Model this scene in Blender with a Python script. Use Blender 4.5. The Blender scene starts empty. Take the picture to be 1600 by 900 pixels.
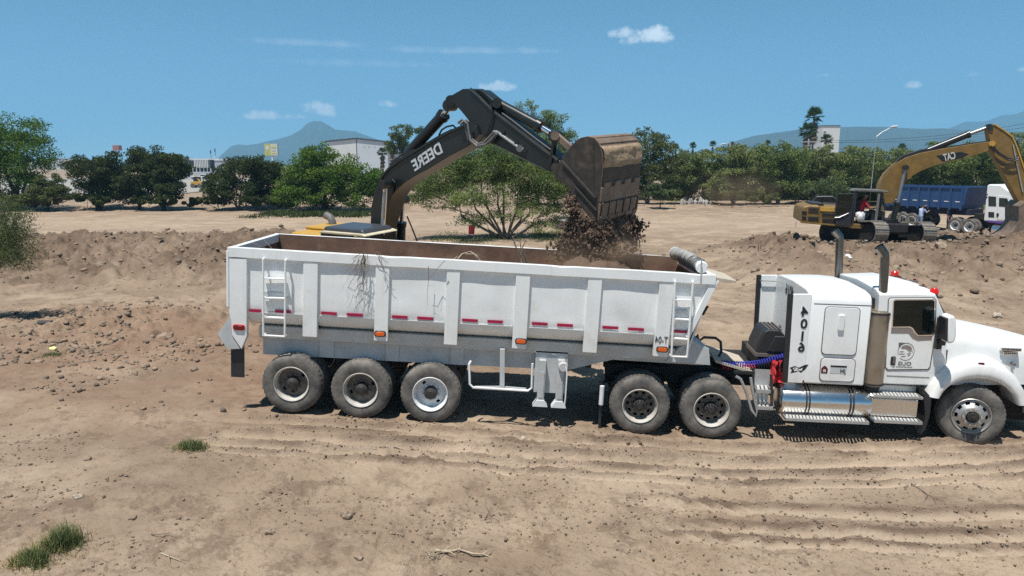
import bpy, bmesh, math, random
import numpy as np
from mathutils import Vector, Matrix, noise as mnoise

SC = bpy.context.scene
COL = SC.collection
R = math.radians
# ------------------------------------------------------------------ camera
CAM_H, PITCH, FPX = 4.35, R(9.54), 1142.0
cam_d = bpy.data.cameras.new('camera')
cam_d.sensor_width = 36.0
cam_d.lens = FPX / 1600.0 * 36.0
cam_d.clip_start, cam_d.clip_end = 0.1, 60000.0
cam = bpy.data.objects.new('camera', cam_d)
COL.objects.link(cam)
cam.location = (0, 0, CAM_H)
cam.rotation_euler = (math.pi / 2 - PITCH, 0, 0)
SC.camera = cam
# ------------------------------------------------------------------ light
SUN_FROM = Vector((-0.16, -0.27, 1.0)).normalized()
SUN_EL = math.asin(SUN_FROM.z)
SUN_AZ = math.atan2(SUN_FROM.x, SUN_FROM.y)
W = bpy.data.worlds.new('World'); SC.world = W; W.use_nodes = True
wn, wl = W.node_tree.nodes, W.node_tree.links
wn.clear()
w_out = wn.new('ShaderNodeOutputWorld'); w_bg = wn.new('ShaderNodeBackground')
sky = wn.new('ShaderNodeTexSky'); sky.sky_type = 'NISHITA'; sky.sun_disc = False
sky.sun_elevation = SUN_EL; sky.sun_rotation = SUN_AZ
sky.altitude = 3000; sky.air_density = 0.6; sky.dust_density = 0.0; sky.ozone_density = 4.5
w_bg.inputs['Strength'].default_value = 0.096
def wnode(t, **kw):
    n = wn.new(t)
    for k, v in kw.items(): setattr(n, k, v)
    return n
def wmath(op, a, b=None, c=None):
    n = wn.new('ShaderNodeMath'); n.operation = op
    for i, v in enumerate((a, b, c)):
        if v is None: continue
        if isinstance(v, (int, float)): n.inputs[i].default_value = v
        else: wl.new(v, n.inputs[i])
    return n.outputs[0]
# fair-weather clouds live in the sky itself, placed by azimuth and elevation
tc = wnode('ShaderNodeTexCoord')
sp = wnode('ShaderNodeSeparateXYZ'); wl.new(tc.outputs['Generated'], sp.inputs[0])
az = wmath('ARCTAN2', sp.outputs[0], sp.outputs[1])
el = wmath('ARCSINE', sp.outputs[2])
cmb = wnode('ShaderNodeCombineXYZ'); wl.new(az, cmb.inputs[0]); wl.new(el, cmb.inputs[1])
nz = wnode('ShaderNodeTexNoise'); nz.inputs['Scale'].default_value = 38; nz.inputs['Detail'].default_value = 7; nz.inputs['Roughness'].default_value = 0.58
wl.new(cmb.outputs[0], nz.inputs['Vector'])
nzv = wmath('SUBTRACT', nz.outputs['Fac'], 0.5)
def pix_dir(px, py):
    dx, dy = (px - 800) / FPX, (450 - py) / FPX
    c, s = math.cos(PITCH), math.sin(PITCH)
    return Vector((dx, c + dy * s, -s + dy * c))
def azel(px, py):
    d = pix_dir(px, py).normalized()
    return math.atan2(d.x, d.y), math.asin(d.z)
#        px   py   half-w half-h strength
CLOUDS = [(1012, 60, 46, 20, 1.0, .8), (972, 54, 34, 12, .8, .6), (778, 136, 33, 13, 1.0, .95), (498, 173, 36, 17, 1.0, 1.0), (432, 182, 58, 11, 1.0, .75),
          (609, 163, 19, 9, .9, .7), (1427, 134, 17, 8, 1.0, .75), (1284, 118, 11, 5, .6, .5), (1520, 117, 14, 5, .35, .4), (1597, 109, 9, 5, .6, .5),
          (480, 68, 130, 10, .34, .15), (720, 80, 200, 10, .38, .15), (560, 100, 170, 10, .24, .15), (1465, 190, 70, 6, .12, .2)]
mask = None
for (px, py, hw, hh, st, hard) in CLOUDS:
    a0, e0 = azel(px, py); a1, _ = azel(px + hw, py); _, e1 = azel(px, py - hh)
    da = wmath('DIVIDE', wmath('SUBTRACT', az, a0), abs(a1 - a0))
    de0 = wmath('DIVIDE', wmath('SUBTRACT', el, e0), abs(e1 - e0))
    # flat bottoms: stretch the lower half less far
    de = wmath('MAXIMUM', de0, wmath('MULTIPLY', de0, -1.7))
    r2 = wmath('ADD', wmath('MULTIPLY', da, da), wmath('MULTIPLY', de, de))
    amp = 4.6 if hard > .3 else 2.4
    dens = wmath('ADD', wmath('SUBTRACT', 1.0, r2), wmath('MULTIPLY', nzv, amp))
    sm = wnode('ShaderNodeMapRange', interpolation_type='SMOOTHSTEP'); wl.new(dens, sm.inputs[0])
    sm.inputs[1].default_value = 0.0; sm.inputs[2].default_value = 2.1 - hard; sm.inputs[4].default_value = st
    mask = sm.outputs[0] if mask is None else wmath('MAXIMUM', mask, sm.outputs[0])
hsv = wnode('ShaderNodeHueSaturation'); hsv.inputs['Hue'].default_value = 0.476; hsv.inputs['Saturation'].default_value = 1.08; hsv.inputs['Value'].default_value = 1.0
wl.new(sky.outputs[0], hsv.inputs['Color'])
SKY_HSV = hsv
mix = wnode('ShaderNodeMixRGB'); wl.new(mask, mix.inputs[0]); wl.new(hsv.outputs[0], mix.inputs[1])
mix.inputs[2].default_value = (9.3, 9.6, 9.8, 1)
CLOUD_MIX = mix
wl.new(mix.outputs[0], w_bg.inputs['Color']); wl.new(w_bg.outputs[0], w_out.inputs[0])

sun_d = bpy.data.lights.new('sun', 'SUN'); sun_d.energy = 4.9; sun_d.angle = R(0.53); sun_d.color = (1.0, 0.955, 0.89)
sun = bpy.data.objects.new('sun', sun_d); COL.objects.link(sun)
sun.rotation_euler = (-SUN_FROM).to_track_quat('-Z', 'Y').to_euler()
SC.view_settings.view_transform = 'Standard'; SC.view_settings.look = 'None'
SC.view_settings.exposure = 0.45; SC.view_settings.gamma = 1.0; SC.view_settings.use_curve_mapping = False
SC.cycles.max_bounces = 8; SC.cycles.transparent_max_bounces = 12; SC.cycles.volume_bounces = 1
SC.cycles.use_denoising = False; SC.cycles.use_adaptive_sampling = False

# ------------------------------------------------------------------ helpers
class MB:
    def __init__(s): s.v = []; s.f = []; s.sm = []
    def add(s, vs, fs, smooth=False):
        o = len(s.v); s.v.extend([tuple(v) for v in vs])
        for f in fs: s.f.append(tuple(i + o for i in f)); s.sm.append(smooth)
        return s
    def box(s, x0, x1, y0, y1, z0, z1):
        v = [(x0,y0,z0),(x1,y0,z0),(x1,y1,z0),(x0,y1,z0),(x0,y0,z1),(x1,y0,z1),(x1,y1,z1),(x0,y1,z1)]
        return s.add(v, [(0,3,2,1),(4,5,6,7),(0,1,5,4),(1,2,6,5),(2,3,7,6),(3,0,4,7)])
    def obox(s, c, ex, ey, ez):      # centre and three half-vectors
        c, ex, ey, ez = map(Vector, (c, ex, ey, ez))
        v = [c-ex-ey-ez, c+ex-ey-ez, c+ex+ey-ez, c-ex+ey-ez, c-ex-ey+ez, c+ex-ey+ez, c+ex+ey+ez, c-ex+ey+ez]
        return s.add(v, [(0,3,2,1),(4,5,6,7),(0,1,5,4),(1,2,6,5),(2,3,7,6),(3,0,4,7)])
    def prism(s, pts, y0, y1, inset=0):       # outline in x,z swept from y0 to y1
        n = len(pts)
        ar = sum(pts[i][0]*pts[(i+1)%n][1]-pts[(i+1)%n][0]*pts[i][1] for i in range(n))
        if ar < 0: pts = pts[::-1]
        v = [(p[0], y0, p[1]) for p in pts] + [(p[0], y1, p[1]) for p in pts]
        fs = [tuple(range(n)), tuple(range(2*n-1, n-1, -1))] + [(i, i+n, (i+1)%n+n, (i+1)%n) for i in range(n)]
        return s.add(v, fs)
    def bar(s, a, b, w, h=None, up=(0,0,1)):
        a, b = Vector(a), Vector(b); d = (b-a); h = h or w
        t = d.normalized(); up = Vector(up)
        if abs(t.dot(up)) > .97: up = Vector((0,1,0)) if abs(t.y) < .9 else Vector((1,0,0))
        sd = t.cross(up).normalized(); u2 = sd.cross(t)
        return s.obox((a+b)/2, d/2, sd*w/2, u2*h/2)
    def tube(s, pts, r, n=8, cap=True, smooth=True):
        pts = [Vector(p) for p in pts]; m = len(pts)
        rs = r if isinstance(r, (list, tuple)) else [r]*m
        ref = None; vs = []
        for i, p in enumerate(pts):
            t = (pts[min(i+1,m-1)] - pts[max(i-1,0)])
            t = t.normalized() if t.length > 1e-9 else Vector((0,0,1))
            if ref is None:
                ref = t.orthogonal().normalized()
            ref = (ref - t*ref.dot(t))
            ref = ref.normalized() if ref.length > 1e-6 else t.orthogonal().normalized()
            b = t.cross(ref)
            for k in range(n):
                a = 2*math.pi*k/n
                vs.append(p + (ref*math.cos(a) + b*math.sin(a))*rs[i])
        fs = [(i*n+k, i*n+(k+1)%n, (i+1)*n+(k+1)%n, (i+1)*n+k) for i in range(m-1) for k in range(n)]
        s.add(vs, fs, smooth)
        if cap:
            o = len(s.v) - len(vs)
            s.f.append(tuple(o+k for k in range(n-1,-1,-1))); s.sm.append(False)
            s.f.append(tuple(o+(m-1)*n+k for k in range(n))); s.sm.append(False)
        return s
    def cyl(s, a, b, r, r2=None, n=16):
        return s.tube([a, b], [r, r if r2 is None else r2], n)
    def lathe(s, prof, n=32, axis='Y', c=(0,0,0), closed=False, mod=None, a0=0.0, a1=2*math.pi):
        full = abs(a1-a0-2*math.pi) < 1e-6
        cols = n if full else n+1
        vs = []
        for k in range(cols):
            a = a0+(a1-a0)*k/n; ca, sa = math.cos(a), math.sin(a)
            for j, (r, h) in enumerate(prof):
                if mod: r = mod(j, k, r)
                if axis == 'Y': vs.append((c[0]+r*ca, c[1]+h, c[2]+r*sa))
                elif axis == 'Z': vs.append((c[0]+r*ca, c[1]+r*sa, c[2]+h))
                else: vs.append((c[0]+h, c[1]+r*ca, c[2]+r*sa))
        m = len(prof); fs = []
        for k in range(n):
            k2 = (k+1) % cols
            for j in range(m if closed else m-1):
                j2 = (j+1) % m
                fs.append((k*m+j, k*m+j2, k2*m+j2, k2*m+j))
        return s.add(vs, fs, True)
    def loft(s, rings, cap=True, closed=True, smooth=True):
        n = len(rings[0]); vs = [p for r in rings for p in r]; fs = []
        for i in range(len(rings)-1):
            for k in range(n if closed else n-1):
                fs.append((i*n+k, i*n+(k+1)%n, (i+1)*n+(k+1)%n, (i+1)*n+k))
        s.add(vs, fs, smooth)
        if cap:
            o = len(s.v)-len(vs)
            s.f.append(tuple(o+k for k in range(n-1,-1,-1))); s.sm.append(False)
            s.f.append(tuple(o+(len(rings)-1)*n+k for k in range(n))); s.sm.append(False)
        return s
    def ico(s, c, r, jit=0.0, rng=None, sc=(1,1,1)):
        t = (1+5**.5)/2; L = math.sqrt(1+t*t)
        V0 = [(-1,t,0),(1,t,0),(-1,-t,0),(1,-t,0),(0,-1,t),(0,1,t),(0,-1,-t),(0,1,-t),(t,0,-1),(t,0,1),(-t,0,-1),(-t,0,1)]
        F0 = [(0,11,5),(0,5,1),(0,1,7),(0,7,10),(0,10,11),(1,5,9),(5,11,4),(11,10,2),(10,7,6),(7,1,8),(3,9,4),(3,4,2),(3,2,6),(3,6,8),(3,8,9),(4,9,5),(2,4,11),(6,2,10),(8,6,7),(9,8,1)]
        vs = []
        for v in V0:
            k = r/L*(1+(rng.uniform(-jit, jit) if rng else 0))
            vs.append((c[0]+v[0]*k*sc[0], c[1]+v[1]*k*sc[1], c[2]+v[2]*k*sc[2]))
        return s.add(vs, F0)
    def mesh(s, name, fix=True):
        me = bpy.data.meshes.new(name); me.from_pydata(s.v, [], s.f)
        me.polygons.foreach_set('use_smooth', s.sm)
        if fix:
            bm = bmesh.new(); bm.from_mesh(me); bmesh.ops.recalc_face_normals(bm, faces=bm.faces); bm.to_mesh(me); bm.free()
        me.update(); return me
    def build(s, name, mat, parent=None, bevel=0.0, seg=2, smooth_angle=35, fix=True, label=None):
        me = s.mesh(name, fix)
        if mat: me.materials.append(mat)
        if bevel:
            me.polygons.foreach_set('use_smooth', [True]*len(me.polygons))
        try: me.set_sharp_from_angle(angle=R(smooth_angle))
        except Exception: pass
        o = bpy.data.objects.new(name, me); COL.objects.link(o)
        if parent is not None: o.parent = parent
        if bevel:
            b = o.modifiers.new('bevel', 'BEVEL'); b.width = bevel; b.segments = seg; b.limit_method = 'ANGLE'; b.angle_limit = R(30); b.harden_normals = True
        if label: o['label'] = label
        return o

def tag(o, label=None, cat=None, group=None, kind=None):
    if label: o['label'] = label
    if cat: o['category'] = cat
    if group: o['group'] = group
    if kind: o['kind'] = kind
    return o
def thing(name, label, cat, M=None, group=None):
    o = bpy.data.objects.new(name, None); COL.objects.link(o); o.empty_display_size = .2
    if M is not None: o.matrix_world = M
    return tag(o, label, cat, group)
def kids(o): return [c for c in bpy.data.objects if c.parent is o]
def copy_part(o, parent, M=None):
    ch = kids(o)
    c = o.copy(); COL.objects.link(c); c.parent = parent
    if M is not None: c.matrix_basis = M
    for k in ch: copy_part(k, c)
    return c

class Frame:
    """A local frame: heading yaw (front swings towards the camera), nose-down slope, roll about the heading."""
    def __init__(s, origin, yaw=0, slope=0, roll=0):
        s.M = Matrix.Translation(Vector(origin)) @ Matrix.Rotation(-R(yaw), 4, 'Z') @ Matrix.Rotation(R(slope), 4, 'Y') @ Matrix.Rotation(R(roll), 4, 'X')
        s.I = s.M.inverted()
    def p(s, px, py, y=0.0):           # where the sight line to a measured point meets the local plane y
        o = s.I @ cam.location; d = (s.I.to_3x3() @ pix_dir(px, py))
        t = (y - o.y) / d.y
        return o + d*t
    def xz(s, px, py, y=0.0):
        q = s.p(px, py, y); return (q.x, q.z)
    def poly(s, pts, y=0.0): return [s.xz(a, b, y) for a, b in pts]
def smoothpoly(pts, it=1):
    for _ in range(it):
        out = []
        for i in range(len(pts)):
            a, b = Vector(pts[i]), Vector(pts[(i+1) % len(pts)])
            out += [tuple(a*.75+b*.25), tuple(a*.25+b*.75)]
        pts = out
    return pts
def rrect(x0, x1, z0, z1, r, n=4):
    pts = []
    for cx, cz, a0 in ((x1-r, z1-r, 0), (x0+r, z1-r, 90), (x0+r, z0+r, 180), (x1-r, z0+r, 270)):
        for k in range(n+1):
            a = R(a0+90*k/n); pts.append((cx+r*math.cos(a), cz+r*math.sin(a)))
    return pts

# ------------------------------------------------------------------ materials
def M_(name, col, rough=.6, metal=0.0, var=.12, scale=6.0, dust=None, dust_amt=0.0, dust_scale=3.0, bump=0.0, bump_scale=40, spec=.5, island=0.0, coat=0.0, emit=0.0, streak=None, streak_amt=0.0, low_dust=None):
    m = bpy.data.materials.new(name); m.use_nodes = True
    n, l = m.node_tree.nodes, m.node_tree.links
    b = n['Principled BSDF']
    b.inputs['Roughness'].default_value = rough; b.inputs['Metallic'].default_value = metal
    b.inputs['Specular IOR Level'].default_value = spec; b.inputs['Coat Weight'].default_value = coat
    t = n.new('ShaderNodeTexCoord')
    nz = n.new('ShaderNodeTexNoise'); nz.inputs['Scale'].default_value = scale; nz.inputs['Detail'].default_value = 6; nz.inputs['Roughness'].default_value = .6
    l.new(t.outputs['Object'], nz.inputs['Vector'])
    r = n.new('ShaderNodeValToRGB'); l.new(nz.outputs['Fac'], r.inputs[0])
    lo = [max(0, c*(1-var)) for c in col]; hi = [min(1, c*(1+var)) for c in col]
    r.color_ramp.elements[0].position = .32; r.color_ramp.elements[0].color = (*lo, 1)
    r.color_ramp.elements[1].position = .68; r.color_ramp.elements[1].color = (*hi, 1)
    c_out = r.outputs[0]
    if island:
        g = n.new('ShaderNodeNewGeometry'); h = n.new('ShaderNodeHueSaturation')
        mr = n.new('ShaderNodeMapRange'); l.new(g.outputs['Random Per Island'], mr.inputs[0]); mr.inputs[3].default_value = 1-island; mr.inputs[4].default_value = 1+island
        l.new(mr.outputs[0], h.inputs['Value']); l.new(c_out, h.inputs['Color']); c_out = h.outputs[0]
    if dust:
        n2 = n.new('ShaderNodeTexNoise'); n2.inputs['Scale'].default_value = dust_scale; n2.inputs['Detail'].default_value = 9; n2.inputs['Roughness'].default_value = .68
        l.new(t.outputs['Object'], n2.inputs['Vector'])
        mr = n.new('ShaderNodeMapRange'); l.new(n2.outputs['Fac'], mr.inputs[0])
        mr.inputs[1].default_value = .62-dust_amt*.5; mr.inputs[2].default_value = .80-dust_amt*.25; mr.inputs[4].default_value = min(1, .35+dust_amt)
        mx = n.new('ShaderNodeMixRGB'); l.new(mr.outputs[0], mx.inputs[0]); l.new(c_out, mx.inputs[1]); mx.inputs[2].default_value = (*dust, 1)
        c_out = mx.outputs[0]
        ra = n.new('ShaderNodeMapRange'); l.new(mr.outputs[0], ra.inputs[0]); ra.inputs[3].default_value = rough; ra.inputs[4].default_value = .9
        l.new(ra.outputs[0], b.inputs['Roughness'])
    if streak:           # runs of rust and grime drawn down the sheet
        mp = n.new('ShaderNodeMapping'); mp.inputs['Scale'].default_value = (9, 9, .55); l.new(t.outputs['Object'], mp.inputs[0])
        n4 = n.new('ShaderNodeTexNoise'); n4.inputs['Scale'].default_value = 1.6; n4.inputs['Detail'].default_value = 7; n4.inputs['Roughness'].default_value = .65; l.new(mp.outputs[0], n4.inputs['Vector'])
        m4 = n.new('ShaderNodeMapRange'); l.new(n4.outputs['Fac'], m4.inputs[0]); m4.inputs[1].default_value = .56; m4.inputs[2].default_value = .78; m4.inputs[4].default_value = streak_amt
        x4 = n.new('ShaderNodeMixRGB'); l.new(m4.outputs[0], x4.inputs[0]); l.new(c_out, x4.inputs[1]); x4.inputs[2].default_value = (*streak, 1); c_out = x4.outputs[0]
        n5 = n.new('ShaderNodeTexNoise'); n5.inputs['Scale'].default_value = 7.5; n5.inputs['Detail'].default_value = 8; n5.inputs['Roughness'].default_value = .75; l.new(t.outputs['Object'], n5.inputs['Vector'])
        m5 = n.new('ShaderNodeMapRange'); l.new(n5.outputs['Fac'], m5.inputs[0]); m5.inputs[1].default_value = .67; m5.inputs[2].default_value = .72; m5.inputs[4].default_value = min(1, streak_amt*1.8)
        x5 = n.new('ShaderNodeMixRGB'); l.new(m5.outputs[0], x5.inputs[0]); l.new(c_out, x5.inputs[1]); x5.inputs[2].default_value = (.20, .16, .13, 1); c_out = x5.outputs[0]
    if low_dust:         # road dust thrown up on the lower body
        sz = n.new('ShaderNodeSeparateXYZ'); l.new(t.outputs['Object'], sz.inputs[0])
        n6 = n.new('ShaderNodeTexNoise'); n6.inputs['Scale'].default_value = 3.5; n6.inputs['Detail'].default_value = 8; n6.inputs['Roughness'].default_value = .7; l.new(t.outputs['Object'], n6.inputs['Vector'])
        m6 = n.new('ShaderNodeMapRange'); l.new(sz.outputs[2], m6.inputs[0]); m6.inputs[1].default_value = low_dust[0]; m6.inputs[2].default_value = low_dust[1]; m6.inputs[3].default_value = 1; m6.inputs[4].default_value = .06
        m7 = n.new('ShaderNodeMapRange'); l.new(n6.outputs['Fac'], m7.inputs[0]); m7.inputs[1].default_value = .3; m7.inputs[2].default_value = .72; m7.inputs[4].default_value = low_dust[2]
        u6 = n.new('ShaderNodeMath'); u6.operation = 'MULTIPLY'; l.new(m6.outputs[0], u6.inputs[0]); l.new(m7.outputs[0], u6.inputs[1])
        x6 = n.new('ShaderNodeMixRGB'); l.new(u6.outputs[0], x6.inputs[0]); l.new(c_out, x6.inputs[1]); x6.inputs[2].default_value = (.42, .345, .26, 1); c_out = x6.outputs[0]
    l.new(c_out, b.inputs['Base Color'])
    if bump:
        n3 = n.new('ShaderNodeTexNoise'); n3.inputs['Scale'].default_value = bump_scale; n3.inputs['Detail'].default_value = 5
        l.new(t.outputs['Object'], n3.inputs['Vector'])
        bp = n.new('ShaderNodeBump'); bp.inputs['Strength'].default_value = bump; bp.inputs['Distance'].default_value = .02
        l.new(n3.outputs['Fac'], bp.inputs['Height']); l.new(bp.outputs[0], b.inputs['Normal'])
    if emit:
        l.new(c_out, b.inputs['Emission Color']); b.inputs['Emission Strength'].default_value = emit
    return m
DUST = (.36, .29, .21)
m_white = M_('white_paint', (.80, .82, .81), .42, var=.04, scale=2, dust=(.50, .44, .36), dust_amt=.10, dust_scale=2.2, streak=(.38, .31, .25), streak_amt=.20, low_dust=(1.3, 2.4, .35))
m_whiteclean = M_('clean_white_paint', (.83, .845, .835), .30, var=.02, scale=2, dust=(.60, .56, .50), dust_amt=.0, coat=.12, spec=.3, streak=(.55, .50, .44), streak_amt=.10, low_dust=(.7, 2.1, .55))
m_panel = M_('white_side_sheet', (.80, .82, .81), .45, var=.07, scale=1.6, dust=(.50, .45, .38), dust_amt=.10, dust_scale=2.6, streak=(.40, .34, .28), streak_amt=.20, low_dust=(1.35, 2.1, .40))
m_grey = M_('grey_chassis_paint', (.47, .49, .49), .55, var=.12, scale=4, dust=DUST, dust_amt=.14)
m_lgrey = M_('light_grey_paint', (.50, .52, .52), .5, var=.1, scale=4, dust=DUST, dust_amt=.12)
m_rubber = M_('tyre_rubber', (.060, .058, .056), .8, var=.25, scale=5, dust=(.26, .235, .20), dust_amt=.48, dust_scale=3.2, bump=.15)
m_black = M_('black_plastic', (.022, .022, .024), .5, var=.2, dust=(.15, .13, .11), dust_amt=.06)
m_blackmat = M_('dark_undercarriage', (.018, .017, .016), .8, var=.3, dust=(.10, .085, .07), dust_amt=.10)
m_rim = M_('dusty_rim_steel', (.50, .48, .44), .55, var=.12, scale=8, dust=(.34, .28, .21), dust_amt=.34, dust_scale=6)
m_rimdark = M_('dirty_rim_disc', (.17, .145, .12), .7, var=.3, scale=9, dust=(.30, .25, .19), dust_amt=.2, dust_scale=8)
m_rimwhite = M_('white_rim_paint', (.72, .74, .74), .4, var=.05, dust=(.5, .44, .36), dust_amt=.03)
m_hub = M_('greasy_hub', (.035, .032, .03), .6, var=.3, dust=(.2, .17, .13), dust_amt=.1)
m_alu = M_('polished_aluminium', (.72, .72, .71), .24, metal=1.0, var=.06, scale=3, dust=(.42, .37, .30), dust_amt=.14)
m_steel = M_('galvanised_steel', (.52, .53, .53), .42, metal=.7, var=.12, dust=DUST, dust_amt=.1)
m_rodold = M_('dull_rod_steel', (.30, .30, .31), .4, metal=.6, var=.1)
m_rimalu = M_('dull_alloy_rim', (.50, .49, .47), .46, metal=.75, var=.1, scale=5, dust=(.36, .31, .25), dust_amt=.25)
m_chrome = M_('chrome', (.80, .80, .80), .10, metal=1.0, var=.03)
m_stack = M_('heat_dulled_steel', (.16, .155, .145), .30, metal=1.0, var=.15, dust=(.16, .14, .12), dust_amt=.1)
m_muffler = M_('rust_stained_muffler', (.40, .34, .27), .35, metal=.85, var=.3, scale=3, dust=(.21, .155, .10), dust_amt=.3, dust_scale=3)
m_rust = M_('rusty_tub_lining', (.15, .085, .055), .75, var=.35, scale=3, dust=(.30, .24, .19), dust_amt=.12, dust_scale=4, bump=.2, bump_scale=20)
m_red = M_('red_reflective_tape', (.36, .005, .05), .35, var=.08)
m_redlens = M_('red_lamp_lens', (.62, .015, .012), .2, var=.05)
m_orange = M_('amber_lamp_lens', (.70, .12, .015), .25, var=.08)
m_darkred = M_('dark_red_lens', (.12, .008, .015), .25)
m_ink = M_('black_lettering', (.012, .012, .014), .5, var=.05)
m_inkgrey = M_('grey_lettering', (.13, .11, .10), .5, var=.05)
m_stripe = M_('grey_brown_stripe', (.24, .20, .18), .45, var=.06)
m_yellow = M_('construction_yellow', (.52, .30, .045), .42, var=.10, dust=(.38, .29, .18), dust_amt=.18)
m_yellowdirty = M_('weathered_yellow', (.205, .118, .025), .5, var=.25, scale=3, dust=(.17, .12, .08), dust_amt=.22, dust_scale=2.5)
m_deere = M_('black_boom_paint', (.014, .018, .017), .32, var=.25, scale=2, dust=(.10, .09, .08), dust_amt=.06, dust_scale=2)
m_steelworn = M_('worn_bucket_steel', (.19, .14, .105), .6, metal=.15, var=.35, scale=4, dust=(.27, .19, .13), dust_amt=.42, dust_scale=5, bump=.2)
m_steeldark = M_('dark_bucket_steel', (.050, .040, .033), .6, metal=.1, var=.3, dust=(.17, .125, .09), dust_amt=.20)
m_mudcake = M_('caked_mud', (.33, .235, .15), .95, var=.25, scale=7, dust=(.13, .085, .055), dust_amt=.2, dust_scale=4, bump=.6, bump_scale=25)
m_soil = M_('fresh_dark_soil', (.125, .084, .059), .97, var=.35, scale=5, bump=.7, bump_scale=30, island=.35)
m_hose = M_('black_hose', (.025, .025, .027), .5, var=.2)
m_hosegrey = M_('dusty_hose', (.14, .135, .13), .6, var=.2)
m_blue = M_('blue_dump_paint', (.018, .060, .165), .5, var=.15, dust=(.10, .12, .15), dust_amt=.12)
m_purple = M_('purple_trim', (.12, .05, .30), .4)
m_coilblue = M_('blue_coil', (.05, .06, .42), .35); m_coilred = M_('red_coil', (.55, .05, .10), .35)
m_wood = M_('dry_twig_bark', (.17, .13, .10), .9, var=.3, scale=12)
m_straw = M_('pale_dry_wood', (.42, .34, .24), .9, var=.25, scale=9)
m_rock = M_('pale_limestone', (.40, .34, .27), .95, var=.25, scale=9, bump=.4, bump_scale=30)
m_clod = M_('soil_clod', (.225, .170, .123), .97, var=.22, scale=2.5, bump=.5, bump_scale=25, island=.35)
m_canvas = M_('dusty_tarp', (.30, .31, .30), .8, var=.25, scale=9, dust=(.42, .36, .28), dust_amt=.2)
m_tan = M_('dusty_plate', (.48, .42, .34), .8, var=.12)
def glass_mat(name, col, rough=.03, alpha=.35):
    m = bpy.data.materials.new(name); m.use_nodes = True
    n, l = m.node_tree.nodes, m.node_tree.links; b = n['Principled BSDF']; o = n['Material Output']
    b.inputs['Base Color'].default_value = (*col, 1); b.inputs['Roughness'].default_value = rough
    t = n.new('ShaderNodeBsdfTransparent'); t.inputs[0].default_value = (.55, .62, .60, 1)
    x = n.new('ShaderNodeMixShader'); x.inputs[0].default_value = 1-alpha
    l.new(t.outputs[0], x.inputs[1]); l.new(b.outputs[0], x.inputs[2]); l.new(x.outputs[0], o.inputs['Surface'])
    return m
m_glass = glass_mat('tinted_window_glass', (.006, .010, .009), .03, .30)
m_glassclear = glass_mat('clear_cab_glass', (.02, .025, .025), .03, .72)

# text: flat print standing a few millimetres proud of its plate
def text_mesh(txt, size, mirror=False, bold=0.0, depth=.002, width=None):
    cu = bpy.data.curves.new('lettering', 'FONT'); cu.body = txt; cu.size = size; cu.offset = bold*size; cu.extrude = depth
    cu.align_x = 'CENTER'; cu.align_y = 'CENTER'; cu.resolution_u = 3
    o = bpy.data.objects.new('lettering', cu); COL.objects.link(o)
    dg = bpy.context.evaluated_depsgraph_get()
    me = bpy.data.meshes.new_from_object(o.evaluated_get(dg))
    bpy.data.objects.remove(o); bpy.data.curves.remove(cu)
    xs = [v.co.x for v in me.vertices]; cx = (max(xs)+min(xs))/2
    k = 1.0 if not width else width/(max(xs)-min(xs))
    for v in me.vertices:
        x = (v.co.x-cx)*k
        v.co = Vector((-x if mirror else x, -v.co.z, v.co.y))
    if mirror: me.flip_normals()
    return me
def text_obj(name, txt, size, mat, parent, pos, mirror=False, bold=0.0, width=None, rot=0.0, axis='Y', Mx=None):
    me = text_mesh(txt, size, mirror, bold, width=width); me.materials.append(mat)
    o = bpy.data.objects.new(name, me); COL.objects.link(o); o.parent = parent
    o.matrix_basis = Mx if Mx is not None else Matrix.Translation(Vector(pos)) @ Matrix.Rotation(R(rot), 4, axis)
    return o
# ------------------------------------------------------------------ terrain
def _hash(ix, iy, seed):
    h = (ix.astype(np.int64)*374761393 + iy.astype(np.int64)*668265263 + seed*974711) & 0x7fffffff
    h = ((h ^ (h >> 13)) * 1274126177) & 0x7fffffff
    return ((h ^ (h >> 16)) & 0xffff) / 65535.0
def vnoise(x, y, seed=0):
    ix, iy = np.floor(x), np.floor(y); fx, fy = x-ix, y-iy
    fx = fx*fx*fx*(fx*(fx*6-15)+10); fy = fy*fy*fy*(fy*(fy*6-15)+10)
    a, b = _hash(ix, iy, seed), _hash(ix+1, iy, seed); c, d = _hash(ix, iy+1, seed), _hash(ix+1, iy+1, seed)
    return (a*(1-fx)+b*fx)*(1-fy) + (c*(1-fx)+d*fx)*fy - .5
def fbm(x, y, oct=4, seed=0, gain=.5):
    s = 0*x; a = 1.0
    for o in range(oct):
        s = s + a*vnoise(x*2**o+o*17.3, y*2**o-o*9.1, seed+o); a *= gain
    return s
def ss(a, b, x):
    t = np.clip((x-a)/(b-a), 0, 1); return t*t*(3-2*t)
def bump2(x, y, cx, cy, rx, ry): return np.exp(-((x-cx)/rx)**2-((y-cy)/ry)**2)
def masks(x, y):
    wob = 1.6*fbm(x*.22, y*.22, 3, 40)
    lm = ss(23.5, 27.5, y+wob)*(1-ss(37, 43, y+wob*1.6))*(1-ss(-10.5, -5.0, x+.12*(y-30)+wob))     # dug ground beyond the trailer's tail
    rm = ss(19.5, 29.5, y+wob*.8)*(1-ss(35.0, 40.0, y+wob*.5))*ss(7.6, 12.0, x-.05*(y-25)+wob*.7)   # spoil bank under the second excavator
    return lm, rm
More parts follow.
